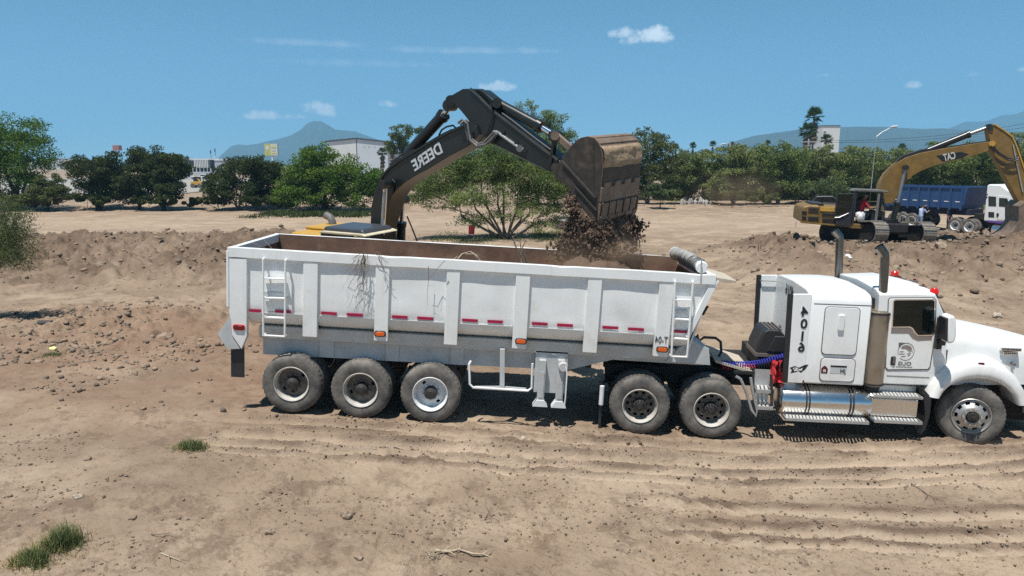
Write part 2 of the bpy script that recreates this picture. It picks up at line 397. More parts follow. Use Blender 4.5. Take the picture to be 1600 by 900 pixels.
def ground_z(x, y, detail=True):
    x = np.asarray(x, float); y = np.asarray(y, float)
    zb = np.interp(x, [-16, -5, -3.76, 3.4, 5.4, 7.6, 16], [.30, .22, .165, -.275, -.30, -.215, -.1])
    z = zb*(1-ss(17, 25, y))*ss(-30, 2, y)
    lm, rm = masks(x, y)
    z = z + lm*(.52 + .12*ss(27, 40, y) + .22*bump2(x, y, -19, 38, 8, 4) + .30*bump2(x, y, -11.5, 39, 4, 3.5))
    z = z + rm*(.93 + .10*ss(17, 23, x) + .10*np.exp(-((y-30.4)/1.7)**2))
    kc = np.exp(-(np.hypot(x-16.4, (y-32.4)*.95)/3.6)**6); z = z*(1-kc)+kc*(.885+.10*np.clip(33-y, -3, 3))
    z = z + .60*bump2(x, y, 21.9, 29.2, 2.4, 2.0) + .5*bump2(x, y, 10.6, 26.5, 1.6, 2.2)
    pit = ss(-7.4, -6.2, x)*(1-ss(1.2, 2.4, x))*ss(15.6, 16.4, y)*(1-ss(22.2, 23.6, y))
    z = z - .0*pit
    # low windrow of scraped soil in front of the far trees
    z = z + (.42+.5*fbm(x*.3, y*.3, 3, 91))*np.exp(-((y-76-1.5*np.sin(x*.12))/2.2)**2)*(1-ss(-3, 4, x)*.55)
    z = z + .8*fbm(x*.012, y*.012, 3, 3)*ss(400, 900, y)
    if detail:
        far = 1/(1+np.maximum(y-15, 0)*.03)
        dug = np.clip(lm+rm, 0, 1)
        dug = np.maximum(dug, .62*bump2(x, y, -10.0, 19.2, 5.5, 3.6))
        z = z + .10*fbm(x*.35, y*.35, 3, 5)*(1-ss(9, 11, y)*(1-ss(15.2, 17, y))) 
        lump = np.abs(fbm(x*1.1, y*1.1, 4, 11, .55))
        quiet = 1-.9*np.exp(-(np.hypot(x-16.4, y-32.4)/3.6)**6)-.45*bump2(x, y, 22, 32, 3, 4)
        z = z + dug*quiet*(.62*(lump-.14)*(1-.35*ss(33, 38, y)) + .30*fbm(x*2.6, y*2.6, 4, 21, .62))
        rough = .45 + .75*ss(-.05, .25, fbm(x*.5, y*.7, 3, 31))
        z = z + rough*far*(.048*fbm(x*4, y*4, 4, 51, .62) + .030*np.abs(fbm(x*12, y*12, 3, 61, .6)))
        # wheel ruts running past the truck
        yy = rut_y(x, y)
        m = ss(-5.2, -3.6, x)
        for k, (yc, w, dpt) in enumerate(((11.45, .10, .085), (11.15, .075, .08), (10.80, .13, .105), (10.42, .10, .09), (10.18, .06, .07))):
            pr = np.exp(-((yy-yc)/w)**2)
            z = z + m*dpt*(pr*-1.0 + .75*np.exp(-((yy-yc-w*1.75)/(w*.75))**2))*(.6+.8*(vnoise(x*1.3+k*9, y*0, 73)+.5))
        for k, (yc, w, dpt) in enumerate(((9.35, .12, .05), (8.75, .12, .05), (8.42, .09, .05))):
            y3 = rut_y2(x, y, k)
            m2 = ss(1.0, 3.0, x)
            z = z + m2*dpt*(-np.exp(-((y3-yc)/w)**2) + .7*np.exp(-((y3-yc-w*1.7)/(w*.8))**2))
        # crawler prints in the lower corner and under the lens
        for (cx, cy, ang, hw, hl) in ((2.6, 9.0, 62, .32, 1.5), (5.6, 7.6, 58, .35, 1.7), (-.1, 7.5, 60, .3, 1.1)):
            ca, sa = math.cos(R(ang)), math.sin(R(ang))
            u = (x-cx)*ca + (y-cy)*sa; v = -(x-cx)*sa + (y-cy)*ca
            mk = ss(hw+.25, hw, np.abs(v))*ss(hl+.3, hl, np.abs(u))*(.4+.9*np.clip(vnoise(x*1.4, y*1.4, 83)+.5, 0, 1))
            z = z + mk*.05*np.tanh(3*np.sin(u*2*math.pi/.125+1.5*vnoise(x*3,y*3,84)))*.5 - mk*.03
        # shallow drying cracks in the near ground
        cr = np.abs(fbm(x*.9+3, y*.9, 3, 87, .5)); z = z - .035*np.exp(-(cr/.012)**2)*ss(10.2, 9.2, y)*(1-ss(2, 4, x))
    return z
RUTS = [(11.45, .10), (11.15, .075), (10.80, .13), (10.42, .10), (10.18, .06)]
RUTS2 = [(9.35, .12), (8.75, .12), (8.42, .09)]
def rut_y(x, y): return y + .07*np.sin(x*.45+.6) + .10*fbm(x*.25, y*.2, 2, 71)
def rut_y2(x, y, k): return y + .05*x + .07*fbm(x*.3, y*.3, 2, 75+k) - .15
def rut_masks(x, y):
    yy = rut_y(x, y); m = ss(-5.2, -3.6, x); pk = 0*x; lo = 0*x
    for k, (yc, w) in enumerate(RUTS):
        br = (.35+.9*np.clip(vnoise(x*1.3+k*9, y*0, 73)+.5, 0, 1))*m
        pk = np.maximum(pk, br*np.exp(-((yy-yc)/(w*.9))**4)); lo = np.maximum(lo, br*np.exp(-((yy-yc-w*1.5)/(w*.45))**2))
    m2 = ss(1.0, 3.0, x)
    for k, (yc, w) in enumerate(RUTS2):
        y3 = rut_y2(x, y, k); pk = np.maximum(pk, .8*m2*np.exp(-((y3-yc)/w)**4)); lo = np.maximum(lo, m2*np.exp(-((y3-yc-w*1.5)/(w*.5))**2))
    return pk, lo
def gz(x, y, detail=False): return float(ground_z(np.array([x]), np.array([y]), detail)[0])

def build_ground():
    rows = [-60, -30, -12, -4, 0, 3, 5]
    a = np.concatenate([np.linspace(985, 300, 540), np.linspace(299, 259.2, 70)])
    th = np.arctan((a-450)/FPX)+PITCH
    rows += list(CAM_H/np.tan(th)); rows += [4500, 9000, 18000]
    d = np.array(rows); nu = 780
    u = np.linspace(-1, 1, nu); u = .82*u + .18*u**3; ex = np.array([1.08, 1.2, 1.4, 1.7, 2.2, 3.2, 5, 9]); u = np.concatenate([-ex[::-1], u, ex]); nu = len(u)
    D, U = np.meshgrid(d, u, indexing='ij')
    X = U*(3.2+.86*np.abs(D)); Y = D
    Z = ground_z(X, Y)
    Z = np.where(Y > 1500, 0, Z)
    nv = X.size; co = np.stack([X, Y, Z], -1).reshape(-1, 3).astype(np.float32)
    nr = len(d)
    i = (np.arange(nr-1)[:, None]*nu + np.arange(nu-1)[None, :])
    q = np.stack([i, i+1, i+nu+1, i+nu], -1).reshape(-1, 4).astype(np.int32)
    me = bpy.data.meshes.new('ground'); me.vertices.add(nv); me.vertices.foreach_set('co', co.ravel())
    me.loops.add(q.size); me.loops.foreach_set('vertex_index', q.ravel())
    me.polygons.add(len(q)); me.polygons.foreach_set('loop_start', np.arange(0, q.size, 4, dtype=np.int32))
    me.polygons.foreach_set('use_smooth', np.ones(len(q), bool))
    me.update(); me.validate()
    lm, rm = masks(X, Y)
    dug = np.clip(lm+rm, 0, 1)*(.55+.9*np.clip(fbm(X*.3, Y*.3, 3, 97)+.3, 0, 1))
    red = np.clip((bump2(X, Y, -8.0, 17.0, 5.5, 4.5)*1.5+.8*bump2(X, Y, -5.2, 13.2, 2.4, 1.8))*(.7+1.2*fbm(X*.5, Y*.5, 4, 98)), 0, 1)
    at = me.attributes.new('dug', 'FLOAT', 'POINT'); at.data.foreach_set('value', np.clip(dug, 0, 1).ravel().astype(np.float32))
    at = me.attributes.new('red_soil', 'FLOAT', 'POINT'); at.data.foreach_set('value', red.ravel().astype(np.float32))
    pk, lo = rut_masks(X, Y)
    at = me.attributes.new('loose', 'FLOAT', 'POINT'); at.data.foreach_set('value', np.clip(lo*(.5+1.2*np.clip(fbm(X*2, Y*4, 3, 96)+.3, 0, 1)), 0, 1).ravel().astype(np.float32))
    tr = pk + (np.exp(-((Y-10.75)/.8)**2)*ss(-5, -2, X)*.8 + np.exp(-((Y-56)/9)**2)*.45*(1-dug))
    at = me.attributes.new('packed', 'FLOAT', 'POINT'); at.data.foreach_set('value', np.clip(tr, 0, 1).ravel().astype(np.float32))
    o = bpy.data.objects.new('ground', me); COL.objects.link(o); o['kind'] = 'structure'
    m = bpy.data.materials.new('bare_dry_soil'); m.use_nodes = True
    n, l = m.node_tree.nodes, m.node_tree.links; b = n['Principled BSDF']
    b.inputs['Roughness'].default_value = .95; b.inputs['Specular IOR Level'].default_value = .15
    t = n.new('ShaderNodeTexCoord')
    def nse(sc, det=7, ro=.6, stretch=None):
        k = n.new('ShaderNodeTexNoise'); k.inputs['Scale'].default_value = sc; k.inputs['Detail'].default_value = det; k.inputs['Roughness'].default_value = ro
        if stretch:
            mp = n.new('ShaderNodeMapping'); mp.inputs['Scale'].default_value = stretch; l.new(t.outputs['Object'], mp.inputs[0]); l.new(mp.outputs[0], k.inputs['Vector'])
        else: l.new(t.outputs['Object'], k.inputs['Vector'])
        return k.outputs['Fac']
    def mixc(f, a, c2):
        x = n.new('ShaderNodeMixRGB')
        if isinstance(f, float): x.inputs[0].default_value = f
        else: l.new(f, x.inputs[0])
        for i, v in ((1, a), (2, c2)):
            if isinstance(v, tuple): x.inputs[i].default_value = (*v, 1)
            else: l.new(v, x.inputs[i])
        return x.outputs[0]
    def rng(f, a, c2, lo=0., hi=1.):
        k = n.new('ShaderNodeMapRange'); k.interpolation_type = 'SMOOTHSTEP'; l.new(f, k.inputs[0])
        k.inputs[1].default_value = a; k.inputs[2].default_value = c2; k.inputs[3].default_value = lo; k.inputs[4].default_value = hi
        return k.outputs[0]
    def mul(a, c2):
        k = n.new('ShaderNodeMath'); k.operation = 'MULTIPLY'; l.new(a, k.inputs[0])
        if isinstance(c2, float): k.inputs[1].default_value = c2
        else: l.new(c2, k.inputs[1])
        return k.outputs[0]
    def attr(nm):
        k = n.new('ShaderNodeAttribute'); k.attribute_name = nm; return k.outputs['Fac']
    c = mixc(rng(nse(.55, 8), .38, .66), G_BASE, G_LIGHT)
    c = mixc(mul(rng(nse(1.7, 10, .78), .50, .59), .58), c, G_DARK)
    c = mixc(mul(rng(nse(.25, 6), .48, .62), .40), c, G_DUGDRY)
    c = mixc(mul(rng(nse(9, 6, .75), .53, .70), .55), c, G_DARK)
    c = mixc(mul(rng(nse(26, 5, .75), .55, .72), .50), c, G_LIGHT)
    c = mixc(mul(rng(nse(60, 5, .75), .54, .68), .55), c, G_DARK)
    c = mixc(mul(attr('packed'), rng(nse(.6, 6, .6, (.25, 1.6, 1)), .32, .58, .35, 1.0)), c, (.445, .350, .258))
    c = mixc(mul(attr('loose'), .85), c, (.135, .093, .066))  # crumb ridges, darkened further as painted shade that the high sun leaves out
    c = mixc(mul(attr('dug'), .90), c, mixc(rng(nse(1.1, 8, .62), .40, .62), G_DUG, G_DUGDRY))
    c = mixc(mul(attr('red_soil'), .55), c, (.215, .130, .086))
    l.new(c, b.inputs['Base Color'])
    bp = n.new('ShaderNodeBump'); bp.inputs['Strength'].default_value = .8; bp.inputs['Distance'].default_value = .04
    l.new(nse(22, 8, .7), bp.inputs['Height']); l.new(bp.outputs[0], b.inputs['Normal'])
    me.materials.append(m)
    return o
G_BASE, G_LIGHT, G_DARK = (.285, .212, .150), (.405, .312, .226), (.150, .103, .072)
G_DUG, G_DUGDRY = (.110, .075, .052), (.180, .129, .091)
build_ground()

# loose clods and gravel lying on the soil, nobody could count them
def build_clods():
    rng = np.random.default_rng(5)
    base = MB().ico((0, 0, 0), 1.0); V0 = np.array(base.v); F0 = np.array(base.f)
    P = []
    def scat(n, x0, x1, y0, y1, s0, s1, keep=None, bury=.35):
        x = rng.uniform(x0, x1, n); y = rng.uniform(y0, y1, n)
        k = np.ones(n, bool) if keep is None else rng.uniform(0, 1, n) < keep(x, y)
        s = s0*(s1/s0)**(rng.uniform(0, 1, n)**2.6)
        P.append(np.stack([x, y, s, np.full(n, bury)], 1)[k])
    cl = lambda sc, th, sd: (lambda x, y: np.clip((fbm(x*sc, y*sc, 3, sd)-th)*4+.1, 0.03, 1))
    scat(20000, -9, 11, 6.4, 11.2, .004, .026, cl(.7, -.03, 120))
    scat(420, -9, 11, 6.4, 10.4, .015, .045, cl(.9, .05, 121))
    scat(9000, -14, -4, 11.5, 22, .008, .075, cl(.5, .05, 122))
    scat(2200, -4.5, 5, 11.3, 12.3, .006, .035, cl(1.1, .05, 123))
    scat(6000, -30, -4, 19, 46, .02, .13, lambda x, y: np.clip(masks(x, y)[0]*.8+.06, 0, 1))
    scat(7500, 7, 28, 16, 38, .02, .13, lambda x, y: np.clip(masks(x, y)[1]*.85+.08, 0, 1))
    scat(900, -55, 45, 66, 79, .04, .18, lambda x, y: np.exp(-((y-76)/2.5)**2))
    scat(80000, -5, 11, 7.8, 12.2, .004, .019, lambda x, y: np.clip(rut_masks(x, y)[1]*1.4-.15, 0, 1)*.55)
    P = np.concatenate(P); n = len(P)
    z = ground_z(P[:, 0], P[:, 1])
    ang = rng.uniform(0, 2*np.pi, n); ca, sa = np.cos(ang), np.sin(ang)
    rad = rng.uniform(.65, 1.3, (n, 12))
    sc = rng.uniform(.7, 1.3, (n, 3)); sc[:, 2] *= .75
    v = V0[None]*rad[:, :, None]*sc[:, None, :]*P[:, 2][:, None, None]
    vx = v[:, :, 0]*ca[:, None]-v[:, :, 1]*sa[:, None]; vy = v[:, :, 0]*sa[:, None]+v[:, :, 1]*ca[:, None]
    co = np.stack([vx+P[:, 0][:, None], vy+P[:, 1][:, None], v[:, :, 2]+(z+P[:, 2]*.35)[:, None]], -1).reshape(-1, 3).astype(np.float32)
    fs = (F0[None]+(np.arange(n)*12)[:, None, None]).reshape(-1, 3).astype(np.int32)
    mesh_np('soil_clods', co, fs, m_clod, kind='stuff')
def mesh_np(name, co, fs, mat, parent=None, kind=None, smooth=False):
    k = fs.shape[1]
    me = bpy.data.meshes.new(name); me.vertices.add(len(co)); me.vertices.foreach_set('co', np.ascontiguousarray(co, np.float32).ravel())
    me.loops.add(fs.size); me.loops.foreach_set('vertex_index', np.ascontiguousarray(fs, np.int32).ravel())
    me.polygons.add(len(fs)); me.polygons.foreach_set('loop_start', np.arange(0, fs.size, k, dtype=np.int32))
    if smooth: me.polygons.foreach_set('use_smooth', np.ones(len(fs), bool))
    me.update(); me.materials.append(mat)
    o = bpy.data.objects.new(name, me); COL.objects.link(o)
    if parent is not None: o.parent = parent
    if kind: o['kind'] = kind
    return o
build_clods()
# ------------------------------------------------------------------ shared wheel kit (axle along local Y, outer face towards -Y at y=0)
def tyre_mb(Rr=.515, w=.285, n=84):
    k = Rr/.515
    prof = [(.292,.035),(.31,.012),(.345,.002),(.40,-.004),(.445,.002),(.475,.014),(.498,.032),(.512,.055),(.515,.075),(.515,.11),(.503,.112),(.503,.128),(.515,.13),
            (.515,.155),(.503,.157),(.503,.173),(.515,.175),(.515,.21),(.512,.23),(.498,.253),(.475,.271),(.445,.283),(.40,.289),(.345,.283),(.31,.273),(.292,.25)]
    prof = [(r*k, y*w/.285) for r, y in prof]
    lug = {6,7,8,9,17,18,19}
    def mod(j, c, r): return r-(.011 if (c % 2 and j in lug) else 0)
    return MB().lathe(prof, n, mod=mod)
def disc_holes(mb, y, y2, n=10, r0=.12, r1=.165, r2=.215, r3=.258, seg=60, wide=.4, dome=0.0):
    rs = [r0, (r0+r1)/2, r1, (r1+r2)/2, r2, r3]
    vs, fs = [], []
    for k in range(seg):
        a = 2*math.pi*k/seg
        for j, r in enumerate(rs):
            yy = y+(y2-y)*(r-r0)/(r3-r0)
            vs.append((r*math.cos(a), yy, r*math.sin(a)))
    m = len(rs); per = seg//n
    for k in range(seg):
        for j in range(m-1):
            if j in (2, 3) and (k % per) < max(1, round(per*wide)): continue
            k2 = (k+1) % seg
            fs.append((k*m+j, k*m+j+1, k2*m+j+1, k2*m+j))
    mb.add(vs, fs, False)
def wheel_proto(style):
    """returns (rim builder, disc builder, hub builder)"""
    rim, disc, hub = MB(), MB(), MB()
    if style == 'steer':
        rim.lathe([(.292,.03),(.300,.006),(.292,-.002),(.283,.004),(.278,.03),(.262,.05)], 48)
        disc_holes(disc, -.045, .05, n=10, r0=.135, r1=.200, r2=.243, r3=.264, seg=60, wide=.55)
        disc.lathe([(.10,-.058),(.15,-.058),(.158,-.03)], 40)
        for k in range(10):
            a = 2*math.pi*k/10+.2; disc.cyl((.128*math.cos(a), -.095, .128*math.sin(a)), (.128*math.cos(a), -.05, .128*math.sin(a)), .016, n=8)
        hub.lathe([(0,-.125),(.03,-.125),(.035,-.108),(.075,-.105),(.085,-.09),(.087,-.03)], 28)
    else:
        rim.lathe([(.292,.035),(.303,.010),(.296,-.003),(.286,.004),(.280,.04),(.262,.062),(.258,.165)], 48)
        disc_holes(disc, .150, .166, n=10 if style != 'few' else 2, r0=.10, r1=.178, r2=.222, r3=.258, seg=60, wide=.5 if style != 'few' else .1)
        for k in range(10):
            a = 2*math.pi*k/10+.1; disc.cyl((.142*math.cos(a), .105, .142*math.sin(a)), (.142*math.cos(a), .16, .142*math.sin(a)), .017, n=7)
        hub.lathe([(0,.015),(.05,.015),(.058,.03),(.072,.035),(.108,.06),(.112,.15)], 28)
        if style == 'drive':
            for k in range(12):
                a = 2*math.pi*k/12; hub.cyl((.088*math.cos(a), .02, .088*math.sin(a)), (.088*math.cos(a), .06, .088*math.sin(a)), .012, n=6)
    return rim, disc, hub
class WheelKit:
    def __init__(s, root, style, m_rim_, m_disc_, m_hub_, scale=1.0):
        rim, disc, hub = wheel_proto(style)
        s.w = rim.build('wheel', m_rim_, root, fix=False)
        s.w['label'] = 'wheel'; del s.w['label']
        tyre_mb().build('tyre', m_rubber, s.w, smooth_angle=28, fix=False)
        disc.build('rim_disc', m_disc_, s.w, fix=False); hub.build('hub', m_hub_, s.w, fix=False)
        s.used = False; s.root = root; s.sc = scale
    def put(s, x, y, z, flip=False, spin=0.0, steer=0.0, lite=False):
        M = Matrix.Translation((x, y, z)) @ Matrix.Rotation(R(-steer), 4, 'Z') @ (Matrix.Rotation(math.pi, 4, 'Z') if flip else Matrix.Identity(4)) @ Matrix.Rotation(R(spin), 4, 'Y') @ Matrix.Scale(s.sc, 4)
        if not s.used:
            s.used = True; s.w.matrix_basis = M; return s.w
        return copy_part(s.w, s.root, M)

# ------------------------------------------------------------------ white dump trailer
def hit_plane_y(px, py, Y):
    d = pix_dir(px, py); return cam.location + d*(Y/d.y)
o_ = hit_plane_y(672, 662, 11.9)
T = Frame(o_, 0, 3.3)
trailer = thing('dump_trailer', 'long white dump trailer with side ladders and red reflective strips being loaded', 'trailer', T.M)
WID = 2.50
zr1 = T.xz(700, 405.8)[1]; zr0 = zr1-.165
zrib = T.xz(700, 539)[1]
xL = T.xz(353, 392)[0]; xR = T.xz(1122, 436)[0]; xRb = T.xz(1080, 528)[0]
def X(px, py=450): return T.xz(px, py)[0]
ribs = [(473.5,496.5),(587,609),(698.5,719.5),(807,829.5),(920,942),(1032,1055)]
rx = [(T.xz(a, 404+(a-480)*.055)[0], T.xz(b, 404+(b-480)*.055)[0]) for a, b in ribs]
post = (X(357.5, 420), X(385.5, 420))
random.seed(3)
# top rails, with dents knocked into the near one
def rail(y0, y1, x0, x1, name='top_rail'):
    mb = MB(); n = 90; rings = []
    for i in range(n+1):
        x = x0+(x1-x0)*i/n
        dz = .008*mnoise.noise(Vector((x*1.7, y0, 3))); dy = .006*mnoise.noise(Vector((x*2.3, y0, 7)))
        for dent in (-.75, 2.05, xR-.12-.25):
            dz -= .018*math.exp(-((x-dent)/.16)**2)
        rings.append([(x, y0+dy, zr0+dz*.4), (x, y0+dy, zr1+dz), (x, y1, zr1+dz*.5), (x, y1, zr0)])
    mb.loft(rings, smooth=False); return mb.build(name, m_white, trailer, bevel=.008)
rail(0.0, .11, xL+.02, xR-.03); rail(WID-.11, WID, xL+.02, xR-.03)
MB().box(xL+.02, xL+.12, .112, WID-.112, zr0+.01, zr1-.004).build('top_rail', m_white, trailer, bevel=.008)
MB().box(xR-.13, xR-.04, .112, WID-.112, zr0+.01, zr1-.004).build('top_rail', m_white, trailer, bevel=.008)
# ribs on both sides
for (a, b) in rx:
    MB().box(a, b, .012, .11, zrib, zr0-.002).build('side_rib', m_white, trailer, bevel=.008)
    MB().box(a, b, WID-.11, WID-.012, zrib, zr0-.002).build('side_rib', m_white, trailer, bevel=.008)
# tail posts with the chamfered foot that carries the tail lamp
zf = T.xz(370, 546)[1]
pp = T.poly([(385.5, 404), (385.5, 526), (377, 546), (362, 522.5), (360.5, 500), (356.5, 480), (356.5, 404)], .008)
pp = [(x, min(z, zr0-.002)) for x, z in pp]
MB().prism(pp, .008, .11).build('tail_post', m_white, trailer, bevel=.008)
MB().prism(pp, WID-.11, WID-.008).build('tail_post', m_white, trailer, bevel=.008)
MB().box(xL, xL+.045, -.004, .05, T.xz(356, 480)[1], zr1-.06).build('gate_edge', m_white, trailer, bevel=.01)
dz_ = T.poly([(360, 492), (340, 523), (356, 546), (375, 545), (362, 522)], .03)
MB().prism(dz_, .03, .05).build('tail_deflector', m_grey, trailer, bevel=.004)
MB().box(X(357, 545), X(378, 545), .10, .125, T.xz(366, 592)[1], T.xz(366, 540)[1]).build('mud_flap', m_black, trailer, bevel=.004)
MB().box(X(357, 545), X(378, 545), WID-.6, WID-.1, T.xz(366, 592)[1], T.xz(366, 540)[1]).build('mud_flap', m_black, trailer, bevel=.004)
# hanging flap behind the tyres (throws the shade beside the last wheel)

# side sheets, one per bay, with the shallow buckles of a working body
def sheet_prof():
    zb = zrib+.14
    return [(.062, zr0+.01), (.062, zr0-.2), (.062, zr0-.4), (.062, zr0-.6), (.062, zb+.36), (.066, zb+.28), (.085, zb+.18), (.13, zb+.09), (.21, zb+.02), (.33, zb-.03), (.6, zb-.06)]
def sheet(x0, x1, far=False, slant=None):
    pr = sheet_prof(); n = 14; rings = []
    for i in range(n+1):
        f = i/n; ring = []
        for j, (y, z) in enumerate(pr):
            xe = x1 if slant is None else slant(z)
            x = x0+(xe-x0)*f
            bul = 1.4*(.020*mnoise.noise(Vector((x*1.1, z*2.2, 9 if far else 1)))+.014*mnoise.noise(Vector((x*.8, z*6.5, 4))))*math.sin(math.pi*f)*min(1, j*.5)*(1 if j < 8 else 0)
            yy = y+bul
            ring.append((x, WID-yy if far else yy, z))
        rings.append(ring)
    mb = MB().loft(rings, cap=False, closed=False); return mb.build('side_sheet', m_panel, trailer, smooth_angle=60)
edges = [post[1]-.01]+[v for ab in rx for v in ab]
bays = [(edges[2*i], edges[2*i+1]) for i in range(len(rx))]
slant = lambda z: xRb+(xR-.06-xRb)*max(-.12, (z-T.xz(1080, 528)[1]))/(zr1-T.xz(1080, 528)[1])
for far in (False, True):
    for a, b in bays: sheet(a-.01, b+.01, far)
    sheet(rx[-1][1]-.01, 0, far, slant)
# tub lining: rusty inside, floor, tail gate and sloping bulkhead
zb = zrib+.18
mb = MB()
ins = [(WID-.115, zr1-.003), (WID-.115, zb+.40), (WID-.30, zb+.12), (WID-.7, zb), (.7, zb), (.30, zb+.12), (.115, zb+.40), (.115, zr1-.003)]
rings = []
n = 40
for i in range(n+1):
    f = i/n; ring = []
    for y, z in ins:
        x = xL+.10+(slant(z)-.03-xL-.10)*f
        ring.append((x, y+.012*mnoise.noise(Vector((x*1.5, y*3, z*2)))*(1 if zb+.3 < z < zr1-.1 else 0), z))
    rings.append(ring)
mb.loft(rings, cap=False, closed=False, smooth=False)
o = len(mb.v)-len(ins); mb.f.append(tuple(range(o, o+len(ins)))); mb.sm.append(False)
o = len(mb.v)-len(ins)*(n+1); mb.f.append(tuple(range(o, o+len(ins)))); mb.sm.append(False)
mb.build('tub_lining', m_rust, trailer)
MB().box(xL+.025, xL+.085, .115, WID-.115, zb-.05, zr0-.0).build('tail_gate', m_white, trailer, bevel=.006)
f_ = [(xRb-.02, zb-.1), (xR-.075, zr0+.02), (xR-.045, zr0+.02), (xRb+.01, zb-.1)]
MB().prism(f_, .12, WID-.12).build('front_bulkhead', m_white, trailer)
# slanted edge posts at the front
sl = T.poly([(1112, 439), (1124, 439), (1092, 500), (1078, 528), (1071, 526)], .015)
MB().prism(sl, .015, .07).build('front_post', m_white, trailer, bevel=.005)
MB().prism(sl, WID-.07, WID-.015).build('front_post', m_white, trailer, bevel=.005)
# reflective strips
tape = [(390,408,484.8),(430,446,486.2),(446.8,455,486.6),(502,526.5,488.7),(542,567,491),(612.6,637,494.5),(652,677,496.6),(722,746.5,499.7),(761.6,786,501.7),(831,855.5,505),(870.5,895,507.3),(941,966,511),(981,1006,513.6),(1051,1075.5,517.3)]
for a, b, yc in tape:
    (xa, za), (xb, _) = T.xz(a, yc, .06), T.xz(b, yc, .06)
    me = MB().box(xa, xb, .0445, .0575, za-.024, za+.024).build('reflective_strip', m_red, trailer)
# seam under the strips
for a, b in bays:
    zs = T.xz(540, 495.0, .06)[1]
    MB().box(a+.01, b-.01, .052, .066, zs-.006, zs+.006).build('seam_bead', m_white, trailer)
def lamp(px, py, y, w, h, m, name='side_lamp', par=trailer, F=T):
    x, z = F.xz(px, py, y)
    o = MB().prism(rrect(x-w*.62, x+w*.62, z-h*.72, z+h*.72, h*.6), y-.012, y+.004).build(name, m_black if m is not m_darkred else m_redlens, par, bevel=.003)
    MB().prism(rrect(x-w*.5, x+w*.5, z-h*.5, z+h*.5, h*.48), y-.028, y-.010).build('lens', m, o, bevel=.008)
lamp(594, 521.5, .01, .16, .07, m_orange); lamp(814, 533.3, .01, .16, .07, m_orange); lamp(1034.5, 546, .01, .16, .07, m_orange); lamp(373.5, 511.5, .006, .165, .07, m_darkred, 'tail_lamp')
# ladders
def ladder(c1, c2, rungs, ymid=-.055):
    mb = MB()
    for a in (c1, c2):
        mb.tube([T.p(*a[0], ymid), T.p(*a[1], ymid)], .018, 8)
    mb.tube([T.p(*c1[1], ymid), T.p(*c2[1], ymid)], .018, 8)
    ld = mb.build('ladder', m_white, trailer)
    for (a, b) in rungs:
        MB().bar(T.p(*a, ymid+.045), T.p(*b, ymid+.045), .095, .022).build('rung', m_white, ld, bevel=.004)
    for a in (c1, c2):
        for k in (0, 1):
            q = T.p(*a[k], ymid); MB().bar(q, q+Vector((0, .12, 0)), .03).build('bracket', m_white, ld)
ladder(((411, 405), (411.5, 524)), ((446, 407), (445, 526)), [((411, 434.5), (446, 435.5)), ((411, 465), (446, 466)), ((411, 495), (445.5, 497))])
ladder(((1055, 440), (1049, 557)), ((1083, 441), (1073.5, 558)), [((1054, 468), (1080, 469)), ((1053, 498), (1077, 499.5)), ((1050, 528), (1075, 530))])
# plates with rubbed-off numbers beside the ladder
for (px0, px1, py0, py1) in ((412.5, 443, 457, 463.5), (1054, 1074, 485, 496)):
    (xa, za), (xb, zc) = T.xz(px0, py1, .05), T.xz(px1, py0, .05)
    MB().box(xa, xb, .046, .058, za, zc).build('worn_plate', m_lgrey, trailer)
# chassis
m_subframe = M_('dusty_white_rail', (.55, .54, .50), .6, var=.1, dust=(.40, .34, .27), dust_amt=.3)
def zT(px, py, y=.32): return T.xz(px, py, y)[1]
zc0, zc1 = zT(700, 569), zT(700, 541)
for y in (.32, WID-.42):
    beam = T.poly([(408, 528), (700, 541), (1085, 566)], .32)
    pts = [T.xz(411, 527, .32), T.xz(411, 553.5, .32), T.xz(700, 569, .32), T.xz(887, 578.5, .32), T.xz(957, 562, .32), T.xz(1100, 571, .32), T.xz(1100, 550, .32), T.xz(860, 545, .32), T.xz(700, 536, .32)]
    MB().prism(pts, y, y+.10).build('chassis_beam', m_grey, trailer, bevel=.004)
for a, b in ((492, 515), (597.5, 619), (702, 723)):
    MB().box(X(a, 555), X(b, 555), .295, .318, zc0+.004, zc1+.02).build('beam_stiffener', m_lgrey, trailer, bevel=.003)
pts = [T.xz(398, 524, .2), T.xz(1086, 556, .2), T.xz(1086, 550, .2), T.xz(398, 516, .2)]
MB().box(X(398, 520), X(1060, 550), .20, WID-.20, zrib-.10, zrib+.10).build('sub_frame', m_subframe, trailer, bevel=.01)
for px in (455, 563, 672):
    x = X(px, 600); MB().cyl((x, .15, T.xz(px, 612)[1]), (x, WID-.15, T.xz(px, 612)[1]), .065).build('axle', m_blackmat, trailer)
    MB().box(x-.45, x+.45, .58, .68, T.xz(px, 600)[1], T.xz(px, 590)[1]).build('leaf_spring', m_blackmat, trailer)
    MB().box(x-.45, x+.45, WID-.68, WID-.58, T.xz(px, 600)[1], T.xz(px, 590)[1]).build('leaf_spring', m_blackmat, trailer)
for k in range(9):
    x = X(430+k*62, 550); MB().box(x-.05, x+.05, .42, WID-.42, zc0+.05, zc1).build('cross_member', m_blackmat, trailer)
# nose block over the fifth wheel
np_ = [T.xz(1051, 536, .18), T.xz(1109, 541, .18), T.xz(1111, 570, .18), T.xz(1060, 567, .18)]
np_ = T.poly([(1060, 545), (1080, 531), (1108, 545), (1110, 571), (1040, 565)], .18)
MB().prism(np_, .18, WID-.18).build('nose_box', m_grey, trailer, bevel=.008)
